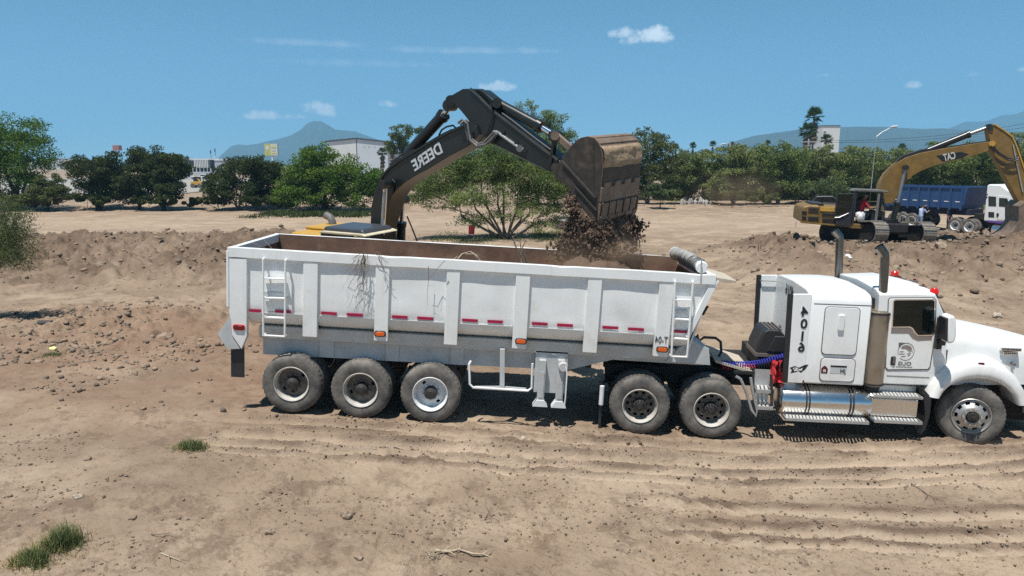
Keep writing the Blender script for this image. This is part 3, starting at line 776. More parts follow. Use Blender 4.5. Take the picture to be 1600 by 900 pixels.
# landing gear
MB().box(X(836.5, 580), X(888, 580), .20, .23, T.xz(860, 614, .2)[1], T.xz(860, 549, .2)[1]).build('leg_mount', m_grey, trailer, bevel=.004)
lg = None
for k, (a, b) in enumerate(((841.5, 852.5), (871, 882))):
    xa, xb = X(a, 590), X(b, 590); zt, zl = T.xz(a, 562, .12)[1], T.xz(a, 624+k*2, .12)[1]
    lg = MB().box(xa, xb, .08, .196, zl, zt).build('landing_leg', m_lgrey, trailer, bevel=.006)
    MB().box(xa+.02, xb-.02, .068, .078, zl+.05, zt-.2).build('leg_inset', m_grey, lg)
    sh = [(xa-.07, zl-.115), (xb+.07, zl-.115), (xb+.06, zl-.085), (xb, zl+.005), (xa, zl+.005), (xa-.06, zl-.085)]
    MB().prism(sh, .06, .22).build('foot', m_rimwhite, lg, bevel=.006)
gx, gz_ = T.xz(880, 573, .06)
g = MB().lathe([(0,-.03),(.07,-.03),(.085,0),(.085,.06)], 20, c=(gx, .04, gz_)).build('crank_gearbox', m_lgrey, trailer)
MB().tube([T.p(884, 573, .0), T.p(886, 583, -.02), T.p(883.5, 622, -.02), T.p(882, 633, -.02)], .012, 7).build('crank_handle', m_rimwhite, g)
# side guard
MB().tube([T.p(736, 564, .05), T.p(733, 569, .02), T.p(734, 600, .02), T.p(739, 605.5, .02), T.p(825, 610.5, .02), T.p(831, 606, .02), T.p(832, 568, .02)], .022, 10).build('side_guard', m_rimwhite, trailer)
sg = MB(); sg.bar(T.p(785, 545, .14), T.p(784.5, 606, .14), .08); sg.bar(T.p(784, 605, .14), T.p(742, 605, .03), .035); sg.bar(T.p(785, 605, .14), T.p(822, 608, .03), .035)
sg.build('guard_support', m_lgrey, trailer)
# wheels: dual on each of three axles, both sides
kits = [WheelKit(trailer, 'few', m_rim, m_rimdark, m_hub), WheelKit(trailer, 'few', m_rim, m_rimdark, m_hub), WheelKit(trailer, 'few', m_rimwhite, m_rimwhite, m_hub)]
for (px, py), kit, sp in zip(((455, 600.5), (563, 610), (672, 616.5)), kits, (150, 165, 240)):
    x, z = T.xz(px, py)
    kit.put(x, 0, z, spin=sp); kit.put(x, .645, z, True, sp+40); kit.put(x, WID-.645, z, False, sp+80); kit.put(x, WID, z, True, sp+20)
# air line, tank and wiring below the tail
MB().cyl((X(395, 520), .5, zrib-.12), (X(395, 520), .9, zrib-.12), .07).build('air_tank', m_lgrey, trailer)
hb = MB()
hb.tube([T.p(1086, 530, .9), T.p(1090, 523, .9), T.p(1092, 533, .85), T.p(1100, 527, .8), T.p(1118, 528, .8), T.p(1126, 534, .8), T.p(1127, 550, .8), T.p(1121, 560, .8)], .025, 8)
hb.tube([T.p(1098, 492, .5), T.p(1106, 478, .5), T.p(1100, 482, .5)], .022, 8)
hb.build('hydraulic_hose', m_hose, trailer)
MB().box(X(1084, 535), X(1102, 540), .7, 1.3, T.xz(1090, 548, .7)[1], T.xz(1090, 528, .7)[1]).build('hydraulic_block', m_blackmat, trailer, bevel=.02)
# front lip plate and the rolled tarp lying on it
lipz = zr1-.03
MB().add([(xR-.12, .02, lipz), (xR+.32, .03, lipz-.05), (xR+.34, .85, lipz-.04), (xR+.02, 1.25, lipz+.01), (xR-.12, 1.25, lipz+.01),
          (xR-.12, .02, lipz-.07), (xR+.32, .03, lipz-.09), (xR+.34, .85, lipz-.07), (xR+.02, 1.25, lipz-.02), (xR-.12, 1.25, lipz-.02)],
         [(0,1,2,3,4), (9,8,7,6,5), (0,5,6,1), (1,6,7,2), (2,7,8,3), (3,8,9,4), (4,9,5,0)]).build('front_lip', m_tan, trailer, bevel=.004)
text_obj('number_decal', 'T-04', .16, m_ink, trailer, (T.xz(1033.5, 531.5, .01)[0], .005, T.xz(1033.5, 531.5, .01)[1]), True, .0, width=.215)
A = T.p(1096, 417, .10); B = T.p(1056, 396, 2.2)
roll = MB(); rng = random.Random(2); pts = []; rr = []
for i in range(40):
    f = i/39; q = A.lerp(B, f); pts.append(q+Vector((.01*rng.uniform(-1, 1), 0, .01*rng.uniform(-1, 1)+.03*math.sin(f*3.1)))); rr.append((.088+.02*f)*(1+rng.uniform(-.16, .20)))
roll.tube(pts, rr, 14)
tarp = thing('rolled_tarp', 'rolled dusty tarp with white end caps strapped across the trailer front', 'tarp', T.M)
roll.build('tarp_roll', m_canvas, tarp)
for q, r_ in ((A, .10), (B, .125)):
    dd = (A-B).normalized()*(1 if q is A else -1)
    MB().tube([q-dd*.02, q+dd*.03, q+dd*.05], [r_, r_, r_*.8], 24).build('end_cap', m_white, tarp)
st = MB()
for i in range(9):
    f = .08+i*.07; q = A.lerp(B, f)
    ring = [q+Vector((.118*math.cos(a), .03*math.sin(a*2), .118*math.sin(a))) for a in [2*math.pi*k/16 for k in range(17)]]
    st.tube(ring, .012, 5)
st.build('tie_strap', m_hosegrey, tarp)
MB().tube([T.p(1095, 440, -.01), T.p(1096.5, 404, .0)], .012, 6).build('tarp_pin', m_steel, tarp)
# ------------------------------------------------------------------ white road tractor hitched to the trailer
K = Frame(hit_plane_y(1056, 683.5, 11.9), 5, 1.2)
tractor = thing('road_tractor', 'white conventional road tractor with sleeper and twin chrome stacks numbered 4016', 'truck', K.M)
def KX(px, py, y=0.): return K.xz(px, py, y)[0]
def KZ(px, py, y=0.): return K.xz(px, py, y)[1]
YS = .16                                   # sleeper side plane
# sleeper box
xb, xf = KX(1262, 520, YS), (KX(1357.5, 530, YS))
zs0, zs1 = KZ(1300, 601, YS), KZ(1310, 459.5, YS+.06)+.02
rings = []
for x, dz, ins in ((xb, 0, .0), (xb+.25, .012, 0), (xf-.3, .02, 0), (xf, 0.0, 0.0)):
    rings.append([(x, p[0], p[1]) for p in [(YS, zs0), (YS, zs1-.16), (YS+.03, zs1-.07), (YS+.10, zs1-.02+dz), (YS+.3, zs1+.02+dz), (1.25, zs1+.05+dz), (2.5-YS-.3, zs1+.02+dz), (2.5-YS-.10, zs1-.02+dz), (2.5-YS-.03, zs1-.07), (2.5-YS, zs1-.16), (2.5-YS, zs0)]])
MB().loft(rings).build('sleeper', m_whiteclean, tractor, bevel=.03, seg=3, smooth_angle=50)
zs_seam = KZ(1316, 476, YS)
MB().box(KX(1272, 476, YS), xf-.01, YS-.003, YS+.01, zs_seam-.006, zs_seam+.006).build('roof_seam', m_inkgrey, tractor)
# side fairings with black rubber edges
for side in (0, 1):
    f = lambda y: y if not side else 2.5-y
    y0, y1 = sorted((f(YS-.002), f(YS+.05)))
    fp = [(KX(1240, 459, YS), KZ(1240, 459.5, YS)), (xb+.02, KZ(1271, 459.5, YS)-.0), (xb+.02, zs0), (KX(1230.5, 601, YS), zs0)]
    fa = MB().prism(fp, y0, y1).build('side_fairing', m_whiteclean, tractor, bevel=.012)
    fe = [(KX(1231.5, 459, YS), fp[0][1]), (fp[0][0]-.002, fp[0][1]), (fp[3][0]-.002, zs0), (KX(1222.5, 601, YS), zs0)]
    MB().prism(fe, y0+.004, y1-.004).build('rubber_edge', m_black, fa, bevel=.006)
# grab bar across the rear wall, window port, numbers
zg = KZ(1316, 476, YS)
MB().tube([(xb-.01, 2.5-YS-.1, zg+.05), (xb-.28, 2.5-YS-.1, zg+.05), (xb-.3, 2.5-YS-.06, zg+.04)], .015, 7).build('fairing_stay', m_steel, tractor)
MB().tube([(xb-.01, .75, zg-.05), (xb-.12, .70, zg-.1), (xb-.1, .42, zg-.35)], .010, 6).build('fairing_stay', m_steel, tractor)
MB().lathe([(0,-.02),(.035,-.02),(.04,.0)], 14, 'X', (xb, 1.75, zg-.75)).build('rear_port', m_black, tractor)
Mb = Matrix.Translation((xb-.004, 1.35, zs1-.18)) @ Matrix.Rotation(-math.pi/2, 4, 'Z')
text_obj('number_decal', '4016', .26, m_ink, tractor, None, True, .02, Mx=Mb)
# digits down the near fairing, black with a pale outline
for ch, px, py in (('4', 1257, 487.5), ('0', 1256, 506.5), ('1', 1253.5, 526), ('6', 1252, 543)):
    x, z = K.xz(px, py, YS)
    text_obj('number_decal', ch, .225, m_lgrey, tractor, (x, YS-.0045, z), True, .050)
    text_obj('number_decal', ch, .225, m_ink, tractor, (x, YS-.0085, z), True, .022)
# sleeper hatches: frame lines with a vent plate
def hatch(pxs, name):
    (xa, za), (xc, zc) = K.xz(pxs[0], pxs[3], YS), K.xz(pxs[1], pxs[2], YS)
    MB().prism(rrect(xa, xc, za, zc, .07), YS-.010, YS+.01).build(name+'_gasket', m_inkgrey, tractor)
    return MB().prism(rrect(xa+.012, xc-.012, za+.012, zc-.012, .062), YS-.020, YS+.01).build(name, m_whiteclean, tractor, bevel=.006)
h1 = hatch((1282, 1345, 480.5, 553.5), 'sleeper_hatch')
(xa, za), (xc, zc) = K.xz(1307.5, 515.5, YS), K.xz(1319.5, 491.5, YS)
MB().prism(rrect(xa, xc, za, zc, .02), YS-.055, YS-.018).build('vent_plate', m_white, h1, bevel=.012)
h2 = hatch((1279, 1337.5, 560.5, 595), 'baggage_door')
x, z = K.xz(1287.5, 577.5, YS)
MB().prism([(x-.05, z-.06), (x+.05, z-.06), (x+.055, z+.02), (x+.03, z+.055), (x, z+.075), (x-.03, z+.055), (x-.055, z+.02)], YS-.0235, YS-.018).build('emblem_sticker', m_darkred, h2)
MB().box(x-.022, x+.022, YS-.0265, YS-.0225, z-.035, z+.01).build('emblem_sticker', m_lgrey, h2)
(xa, za), (xc, zc) = K.xz(1296, 582.5, YS), K.xz(1322.5, 571, YS)
MB().box(xa, xc, YS-.0235, YS-.018, za, zc).build('sticker', m_lgrey, h2)
MB().box(xa, xc, YS-.0265, YS-.0238, zc-.03, zc).build('sticker', m_ink, h2)
text_obj('sticker_lettering', 'JH', .085, m_ink, h2, (xc-.055, YS-.027, za+.045), True, .02)
# emblem by the fairing foot: dark map shape with a pale face
x, z = K.xz(1248, 577, YS)
pl = lambda pts: [(x+a, z+b) for a, b in pts]
MB().prism(pl([(-.15, .02), (-.07, .055), (.0, .03), (.09, .08), (.15, .09), (.10, .0), (.04, -.06), (.0, -.03), (-.06, -.055), (-.13, -.075), (-.11, -.02)]), YS-.004, YS+.002).build('map_emblem', m_ink, tractor)
MB().prism(pl([(-.10, .02), (-.03, .03), (.02, .0), (.06, .03), (.05, -.02), (-.0, -.02), (-.07, -.035)]), YS-.007, YS-.0042).build('map_emblem', m_white, tractor)
MB().prism(pl([(-.085, .012), (-.055, .016), (-.06, -.004)]), YS-.010, YS-.0072).build('map_emblem', m_ink, tractor)
MB().prism(pl([(-.03, .014), (-.0, .012), (-.012, -.006)]), YS-.010, YS-.0072).build('map_emblem', m_ink, tractor)
x, z = K.xz(1255, 597, YS); MB().prism([(x-.02, z-.01), (x+.02, z-.01), (x+.012, z+.03), (x-.01, z+.03)], YS-.006, YS).build('marker_lamp', m_darkred, tractor)
# cab
YC = .24
cab_pts = [(KX(1366, 600, YC), KZ(1400, 601, YC)), (KX(1373, 470, YC), KZ(1400, 461, YC)), (KX(1462, 460, YC), KZ(1440, 459.5, YC)), (KX(1480.5, 503, YC), KZ(1481, 503, YC)), (KX(1478, 600, YC), KZ(1478, 604, YC))]
cz1 = cab_pts[1][1]
rings = []
mid = 1.25
for y, up, fr in ((YC, 0, 0), (YC+.05, .035, .01), (YC+.18, .075, .05), (mid, .12, .12), (2.5-YC-.18, .075, .05), (2.5-YC-.05, .035, .01), (2.5-YC, 0, 0)):
    rings.append([(cab_pts[0][0], y, cab_pts[0][1]), (cab_pts[1][0], y, cab_pts[1][1]+up), (cab_pts[2][0]-.30, y, cab_pts[2][1]+up*1.15), (cab_pts[2][0]+fr, y, cab_pts[2][1]+up*.35), (cab_pts[3][0]+fr*1.2, y, cab_pts[3][1]), (cab_pts[4][0], y, cab_pts[4][1])])
MB().loft(rings).build('cab', m_whiteclean, tractor, bevel=.025, seg=3, smooth_angle=45)
c2, c3 = cab_pts[2], cab_pts[3]
ws = MB(); 
for (ya, yb) in ((YC+.06, 1.22), (1.28, 2.5-YC-.06)):
    ws.add([(c2[0]+.03, ya, c2[1]-.03), (c3[0]+.035, ya, c3[1]+.06), (c3[0]+.13, yb if ya > 1 else yb, c3[1]+.06), (c2[0]+.11, yb, c2[1]-.03)], [(0, 1, 2, 3)])
ws.build('windshield', m_glass, tractor)
# sleeper-to-cab bridge
MB().box(xf-.02, cab_pts[1][0]+.05, YC+.16, 2.5-YC-.16, zs0+.1, zs1-.10).build('cab_bridge', m_black, tractor)
# door: shell, chrome window frame, glass, grey stripe, handle and company mark
dp = K.poly([(1384, 574), (1388.5, 469), (1391, 466.3), (1458, 466), (1461.5, 469), (1460.5, 520), (1452, 573), (1449, 576.5), (1387, 577)], YC)
door = MB().prism(dp, YC-.016, YC+.02).build('door', m_whiteclean, tractor, bevel=.008)
gp_ = [(1384-1.2, 575), (1387.3, 468), (1390.5, 464.8), (1459, 464.5), (1463.0, 468.5), (1462.0, 521), (1453.5, 574), (1450, 578), (1386, 578.6)]
MB().prism(K.poly(gp_, YC), YC-.008, YC+.012).build('door_gasket', m_inkgrey, door)
wp = [(1394, 510), (1396, 470.5), (1399, 469), (1457, 468.5), (1459, 471), (1458, 518), (1454, 522.5), (1434, 523), (1430, 519), (1425.5, 512), (1421, 509.5)]
wf = [(1392, 511.5), (1394.2, 470), (1398, 467), (1458, 466.6), (1461, 470), (1460, 519), (1455.5, 524.6), (1433, 525), (1428.4, 521), (1424, 514), (1420.2, 511.6)]
MB().prism(K.poly(wf, YC), YC-.024, YC-.012).build('window_frame', m_chrome, door, bevel=.003)
MB().prism(K.poly(wp, YC), YC-.0275, YC-.0245).build('window', m_glass, door)
MB().prism(K.poly([(1392, 511.8), (1420.2, 511.9), (1424, 514.4), (1428.4, 521.4), (1433, 525.3), (1455.5, 525), (1455, 530.5), (1433, 532), (1424.5, 528), (1419, 520.5), (1391.5, 520.2)], YC), YC-.0205, YC-.012).build('paint_stripe', m_stripe, door)
(xa, za), (xc, zc) = K.xz(1390, 570, YC), K.xz(1399.5, 556.5, YC)
MB().prism(rrect(xa, xc, za, zc, .025), YC-.026, YC-.012).build('door_handle', m_black, door, bevel=.006)
MB().prism(rrect(xa+.03, xc-.012, za+.03, zc-.012, .012), YC-.040, YC-.027).build('handle_grip', m_inkgrey, door, bevel=.004)
lx, lz = K.xz(1415, 549, YC); yl = YC-.0195
def decal(name, pts, m, k=0, par=door): return MB().prism([(lx+a, lz+b) for a, b in pts], yl-.003*k, yl+.004).build(name, m, par)
ring_o = [(.132*math.cos(a), .15*math.sin(a)) for a in [2*math.pi*i/36 for i in range(36)]]
rm = MB()
for i in range(36):
    if 20 <= i <= 22: continue
    a, b = ring_o[i], ring_o[(i+1) % 36]
    rm.prism([(lx+a[0], lz+a[1]), (lx+b[0], lz+b[1]), (lx+b[0]*.95, lz+b[1]*.95), (lx+a[0]*.95, lz+a[1]*.95)], yl, yl+.004)
rm.build('logo_ring', m_inkgrey, door)
decal('logo_corner', [(-.132, .15), (-.03, .15), (-.09, .11), (-.125, .05)], m_inkgrey)
decal('eagle_mark', [(-.09, .06), (-.06, .10), (.0, .115), (.06, .10), (.10, .04), (.06, .055), (.115, -.01), (.05, .03), (.08, -.03), (.02, .03), (-.02, .05), (-.06, .045)], m_stripe)
for k, (a, b, c) in enumerate(((-.10, .0, -.04), (-.11, -.04, -.02), (-.07, -.08, .0), (.02, -.03, .08), (.03, -.06, .07))):
    decal('eagle_mark', [(a, b), (c, b+.008), (c, b-.004), (a, b-.012)], m_stripe)
text_obj('company_lettering', 'OLG', .085, m_inkgrey, door, (lx, yl, lz-.205), True, .01, width=.21)
sm_ = MB()
for i in range(11): sm_.box(lx-.13+i*.024, lx-.114+i*.024, yl, yl+.004, lz-.272, lz-.256)
sm_.build('company_lettering', m_inkgrey, door)
# lower cab skirt line
MB().box(KX(1385, 590, YC), KX(1452, 590, YC), YC-.006, YC+.01, KZ(1400, 587.5, YC)-.004, KZ(1400, 587.5, YC)+.004).build('skirt_seam', m_inkgrey, tractor)
# exhausts
def stack(px_t, py_t, px_b, py_b, y, name='exhaust_stack'):
    b = K.p(px_b, py_b, y); t = K.p(px_t, py_t, y)
    pts = [b, b.lerp(t, .55), b.lerp(t, .86)]
    e = t
    pts += [b.lerp(t, .93)+Vector((-.01, 0, 0)), t+Vector((-.05, 0, -.02)), t+Vector((-.11, 0, .05))]
    mb = MB().tube(pts, [.070, .070, .070, .072, .074, .076], 18, cap=False)
    mb.tube([pts[-1]+Vector((.012, 0, -.012)), pts[-2]+Vector((0, 0, .0))], [.068, .060], 18, cap=True)
    return mb.build(name, m_stack, tractor)
YM = .33
stack(1383.5, 390, 1378, 486, YM)
stack(1312.5, 364, 1310, 440, 2.5-YM)
mu0, mu1 = K.p(1361.5, 601, YM), K.p(1373.5, 484, YM)
mf = MB().tube([mu0, mu0.lerp(mu1, .02), mu0.lerp(mu1, .98), mu1], [.15, .178, .178, .12], 28).build('muffler', m_muffler, tractor)
hs = MB().lathe([(.19, 0), (.19, 1)], 20, 'Z', (0, 0, 0), a0=R(180), a1=R(360))
MB().tube([mu0+Vector((0,0,-.16)), mu0], [.10, .14], 20).build('exhaust_elbow', m_blackmat, tractor)
cl = MB(); 
for f in (.96, .03): 
    q = mu0.lerp(mu1, f); cl.lathe([(.183, -.015), (.187, -.015), (.187, .015), (.183, .015)], 28, 'Z', tuple(q), closed=True)
cl.bar(mu0.lerp(mu1, .97)+Vector((.05, 0, 0)), mu0.lerp(mu1, .97)+Vector((.25, .1, 0)), .03)
cl.build('muffler_clamp', m_black, mf)
MB().lathe([(.0, .22), (.06, .215), (.10, .18), (.12, .10), (.12, -.18), (.05, -.22)], 18, 'Z', tuple(K.p(1365, 468, .75))).build('air_cleaner', m_lgrey, tractor)
# fuel tank with straps, steps and battery box
ta, tb = K.p(1214, 627, .36), K.p(1358, 630, .36)
ta.z = tb.z = KZ(1290, 628, .30); rt = .275
tk = MB(); tk.lathe([(0, 0), (.2, .0), (rt-.04, .012), (rt-.01, .035), (rt, .07), (rt, tb.x-ta.x-.07), (rt-.01, tb.x-ta.x-.035), (rt-.04, tb.x-ta.x-.012), (.2, tb.x-ta.x), (0, tb.x-ta.x)], 40, 'X', (ta.x, .40, ta.z))
tank = tk.build('fuel_tank', m_alu, tractor, smooth_angle=50)
for f in (.27, .74):
    xs_ = ta.x+(tb.x-ta.x)*f
    for d_ in (0, .05):
        MB().lathe([(rt+.001, 0), (rt+.009, 0), (rt+.009, .022), (rt+.001, .022)], 40, 'X', (xs_+d_, .40, ta.z), closed=True).build('tank_strap', m_black, tank)
m_tread = M_('bright_tread_plate', (.62, .62, .60), .5, metal=.3, var=.1, dust=DUST, dust_amt=.12)
def grip_step(x0, x1, y0, y1, z, name='step', h=.05):
    mb = MB(); mb.box(x0, x1, y0, y0+.03, z-h, z); mb.box(x0, x1, y1-.03, y1, z-h, z); mb.box(x0, x0+.02, y0+.03, y1-.03, z-h, z); mb.box(x1-.02, x1, y0+.03, y1-.03, z-h, z)
    nn = int((x1-x0)/.055)
    s_ = mb.build(name, m_steel, tractor, bevel=.003)
    gb = MB()
    for k in range(1, nn):
        x = x0+(x1-x0)*k/nn; gb.obox((x, (y0+y1)/2, z-.006), (.0195, 0, 0), (.02, (y1-y0)/2-.03, 0), (0, 0, .006))
    g_ = gb.build('grip_bars', m_tread, s_); g_['kind'] = 'stuff'
    return s_
grip_step(KX(1226, 655, .04), KX(1356, 660, .04), -.02, .26, KZ(1290, 655.5, 0))
grip_step(KX(1364, 657, .04), KX(1439, 660, .04), -.02, .26, KZ(1400, 657, 0))
grip_step(KX(1363, 620, .1), KX(1441, 622, .1), .06, .34, KZ(1400, 619, .06), h=.04)
MB().box(KX(1362, 630, .14), KX(1434, 640, .14), .14, .7, KZ(1400, 651, .14), KZ(1400, 624, .14)).build('battery_box', m_alu, tractor, bevel=.015)
MB().box(KX(1358, 608, .3), KX(1434, 608, .3), .34, .7, KZ(1400, 619, .3), KZ(1400, 603, .3)).build('cab_step_back', m_steel, tractor, bevel=.01)
# flap behind the steer wheel
fl = K.poly([(1443, 607), (1456, 622), (1453, 650), (1446, 672), (1438, 680), (1446, 650)], .1)
MB().prism(fl, .10, .62).build('steer_mud_flap', m_black, tractor, bevel=.006)
# hood: lofted shell from cowl to nose
xc0 = KX(1481, 520, .3); xn = xc0+1.85
zt0 = KZ(1486, 492.5, 1.25)-.10; zt1_ = KZ(1597, 520, 1.25)-.10; xt1_ = KX(1597, 520, 1.25); hb_ = KZ(1481, 601, .3)
rings = []
for f in (0, .08, .2, .4, .6, .8, .93, 1.0):
    x = xc0+(xn-xc0)*f
    hw = .96-.26*f**1.2; zt = zt0+(zt1_-zt0)*(x-xc0)/(xt1_-xc0)-.16*max(0, f-.45)**2; zb_ = hb_+.02*f
    sh = .10+.05*f
    ring = []
    for (a, b) in ((-1.02, zb_), (-1.01, zb_+(zt-zb_)*.45), (-.99, zt-.20), (-.955, zt-.07), (-.88, zt+.005), (-.72, zt+.05), (-.4, zt+.085), (0, zt+.10), (.4, zt+.085), (.72, zt+.05), (.88, zt+.005), (.955, zt-.07), (.99, zt-.20), (1.01, zb_+(zt-zb_)*.45), (1.02, zb_)):
        ring.append((x, 1.25+a*hw, b))
    rings.append(ring)
hood = MB().loft(rings).build('hood', m_whiteclean, tractor, smooth_angle=50)
MB().box(xc0-.03, xc0-.003, .32, 2.18, hb_, zt0-.03).build('cowl', m_black, tractor)
# fenders: swollen arch over the steer wheel, both sides
wx, wz = K.xz(1518, 650.5, .10)
outer = K.poly([(1453, 621), (1461, 606), (1473, 590), (1488, 577), (1507, 568), (1530, 564), (1553, 567), (1574, 576), (1592, 592), (1604, 612), (1608, 633)], .06)
inner = K.poly([(1469, 623), (1475, 613), (1484, 604.5), (1496, 598), (1510, 594), (1528, 592), (1545, 593.5), (1561, 598.5), (1575, 607), (1586, 619), (1591.5, 634)], .06)
for side in (0, 1):
    rings = []
    for (ox, oz), (ix, iz) in zip(outer, inner):
        cx_, cz_ = (ox-wx), (oz-wz)
        ring = []
        for y, k in ((.09, 0.0), (.055, .12), (.05, .35), (.06, .7), (.10, .95), (.22, 1.12), (.42, 1.18), (.62, 1.15), (.62, .2), (.2, .04)):
            ring.append((ix+(ox-ix)*k, y if not side else 2.5-y, iz+(oz-iz)*k))
        rings.append(ring)
    fd = MB().loft(rings).build('fender', m_whiteclean, tractor, smooth_angle=55)
    if not side:
        x, z = K.xz(1532, 569, .12)
        tl = MB().box(x-.05, x+.05, .10, .16, z-.03, z+.055).build('turn_lamp', m_whiteclean, fd, bevel=.01)
        MB().box(x-.06, x+.045, .075, .11, z-.025, z+.035).build('lens', m_darkred, tl, bevel=.012)
# badge on the hood side, mirrored lettering on chrome
hx, hz = K.xz(1577, 547, .42); yh = .36
bd = MB().box(hx-.16, hx+.16, yh, yh+.14, hz-.005, hz+.045).build('badge', m_chrome, hood, bevel=.004)
text_obj('badge_lettering', 'KENWORTH', .05, m_ink, hood, (hx, yh-.004, hz+.02), True, .006, width=.28)
MB().box(hx-.12, hx+.10, yh, yh+.12, hz-.065, hz-.02).build('badge', m_chrome, hood, bevel=.004)
bl = MB()
for i in range(7): bl.box(hx-.105+i*.029, hx-.088+i*.029, yh-.004, yh, hz-.055, hz-.03)
bl.build('badge_lettering', m_ink, hood)
x, z = K.xz(1588, 571, .3); MB().lathe([(0, -.02), (.022, -.02), (.026, .12)], 14, c=(x, .36, z)).build('hood_latch', m_inkgrey, tractor)
MB().bar((xc0+.005, .262, zt0-.30), (xc0+.0, .262, hb_+.03), .012, .03).build('hood_seam', m_inkgrey, tractor)
# bug deflector, grille, headlamps, bumper (mostly past the frame edge)
xd = xn-.62; zt0 = zt1_-(zt1_-zt0)*((xt1_-xd)/(xt1_-xc0))+.05
MB().loft([[(xd, .62, zt0-.165), (xd+.62, .70, zt0-.40), (xd+.60, .70, zt0-.34), (xd, .64, zt0-.10)], [(xd+.1, 1.25, zt0-.06), (xd+.72, 1.25, zt0-.32), (xd+.7, 1.25, zt0-.24), (xd+.1, 1.25, zt0+.02)], [(xd, 1.88, zt0-.165), (xd+.62, 1.80, zt0-.40), (xd+.60, 1.80, zt0-.34), (xd, 1.86, zt0-.10)]], smooth=False).build('bug_deflector', m_black, tractor, bevel=.01)
gr = MB().box(xn-.01, xn+.05, .62, 1.88, hb_-.25, zt0-.50).build('grille', m_black, tractor, bevel=.02)
for k in range(8): MB().box(xn+.05, xn+.065, .66+k*.155, .70+k*.155, hb_-.22, zt0-.53).build('grille_bar', m_chrome, gr)
for y in (.42, 2.08):
    hl = MB().box(xn-.25, xn-.05, y-.14, y+.14, hb_-.12, hb_+.10).build('headlight', m_chrome, tractor, bevel=.03)
    MB().box(xn-.055, xn-.03, y-.12, y+.12, hb_-.10, hb_+.08).build('lens', m_glassclear, hl, bevel=.02)
zbt = KZ(1595, 628, .1); zbb = KZ(1595, 662, .1)
MB().loft([[(xn-.44, .08, zbt), (xn-.12, .12, zbt+.01), (xn-.12, .12, zbb+.03), (xn-.42, .08, zbb)], [(xn-.30, .2, zbt+.01), (xn+.12, .3, zbt+.01), (xn+.12, .3, zbb), (xn-.28, .2, zbb)], [(xn-.30, 2.3, zbt+.01), (xn+.12, 2.2, zbt+.01), (xn+.12, 2.2, zbb), (xn-.28, 2.3, zbb)], [(xn-.44, 2.42, zbt), (xn-.12, 2.38, zbt+.01), (xn-.12, 2.38, zbb+.03), (xn-.42, 2.42, zbb)]], smooth=False).build('bumper', m_whiteclean, tractor, bevel=.02)
# engine bay closed to light by an added black box; frame rails, axles
MB().box(xc0, xn-.05, .68, 1.82, KZ(1500, 655, .6), zt0-.5).build('light_block_box', m_blackmat, tractor, bevel=.05)
zr_a, zr_b = KZ(1056, 600, .7), KZ(1056, 575, .7)
for y in (.80, 1.62): MB().box(KX(945, 590, .8), xn-.1, y, y+.08, zr_a, zr_b).build('frame_rail', m_blackmat, tractor, bevel=.006)
for k in range(7):
    x = KX(950, 590, .8)+k*.9; MB().box(x, x+.10, .88, 1.62, zr_a+.03, zr_b-.03).build('cross_member', m_blackmat, tractor)
for px, py in ((1000, 635), (1112, 641)):
    x, z = K.xz(px, py); MB().cyl((x, .2, z), (x, 2.3, z), .09).build('drive_axle', m_blackmat, tractor)
    MB().lathe([(0, -.2), (.16, -.16), (.2, 0), (.16, .16), (0, .2)], 18, c=(x, 1.25, z)).build('differential', m_blackmat, tractor)
    MB().box(x-.5, x+.5, .86, .94, z+.08, z+.18).build('suspension_beam', m_blackmat, tractor)
    for q in (-.35, .35): MB().cyl((x+q, .72, z+.05), (x+q, .72, z+.35), .11).build('air_bag', m_black, tractor)
MB().cyl((wx, .4, wz), (wx, 2.1, wz), .06).build('steer_axle', m_blackmat, tractor)
# fifth wheel, deck plate, walk ramp
x5 = KX(1056, 560, 1.2); z5 = KZ(1060, 572, .7)
MB().lathe([(0, .05), (.45, .05), (.47, .0), (.45, -.05), (0, -.05)], 28, 'Z', (x5, 1.25, z5-.03)).build('fifth_wheel', m_blackmat, tractor)
dk = [(KX(1118, 562, .5), KZ(1118, 562, .5)), (KX(1176, 580, .5), KZ(1176, 580, .5))]
(xa, za), (xc, zc) = dk
MB().add([(xa, .5, za), (xc, .5, zc), (xc, 1.6, zc), (xa, 1.6, za), (xa, .5, za-.05), (xc, .5, zc-.05), (xc, 1.6, zc-.05), (xa, 1.6, za-.05)], [(0,1,2,3), (7,6,5,4), (0,4,5,1), (1,5,6,2), (2,6,7,3), (3,7,4,0)]).build('deck_plate', m_tan, tractor, bevel=.004)
MB().box(KX(1150, 590, .3), KX(1214, 590, .3), .45, 2.0, zr_b+.01, zr_b+.06).build('deck_plate', m_blackmat, tractor)
# brackets and steps behind the tank
qb = MB(); qb.tube([K.p(1150, 588, .1), K.p(1157, 592, .1), K.p(1166, 612, .1), K.p(1174, 640, .1), K.p(1181, 650, .1), K.p(1183, 640, .1), K.p(1176, 612, .1), K.p(1173, 590, .1)], .025, 8)
qb.build('quarter_bracket', m_steel, tractor)
grip_step(KX(1178, 611, .25), KX(1203, 612, .25), .10, .40, KZ(1190, 609, .1), h=.06)
grip_step(KX(1180, 640, .2), KX(1204, 640, .2), .06, .40, KZ(1190, 634, .1), h=.06)
MB().box(KX(1180, 640, .2), KX(1204, 640, .2), .40, .43, KZ(1190, 634, .1)-.06, KZ(1190, 585, .1)).build('step_back', m_steel, tractor)
sb = MB(); sb.bar(K.p(1205, 585, .12), K.p(1206, 648, .12), .04); sb.bar(K.p(1177, 585, .12), K.p(1178, 648, .12), .03); sb.build('step_hanger', m_black, tractor)
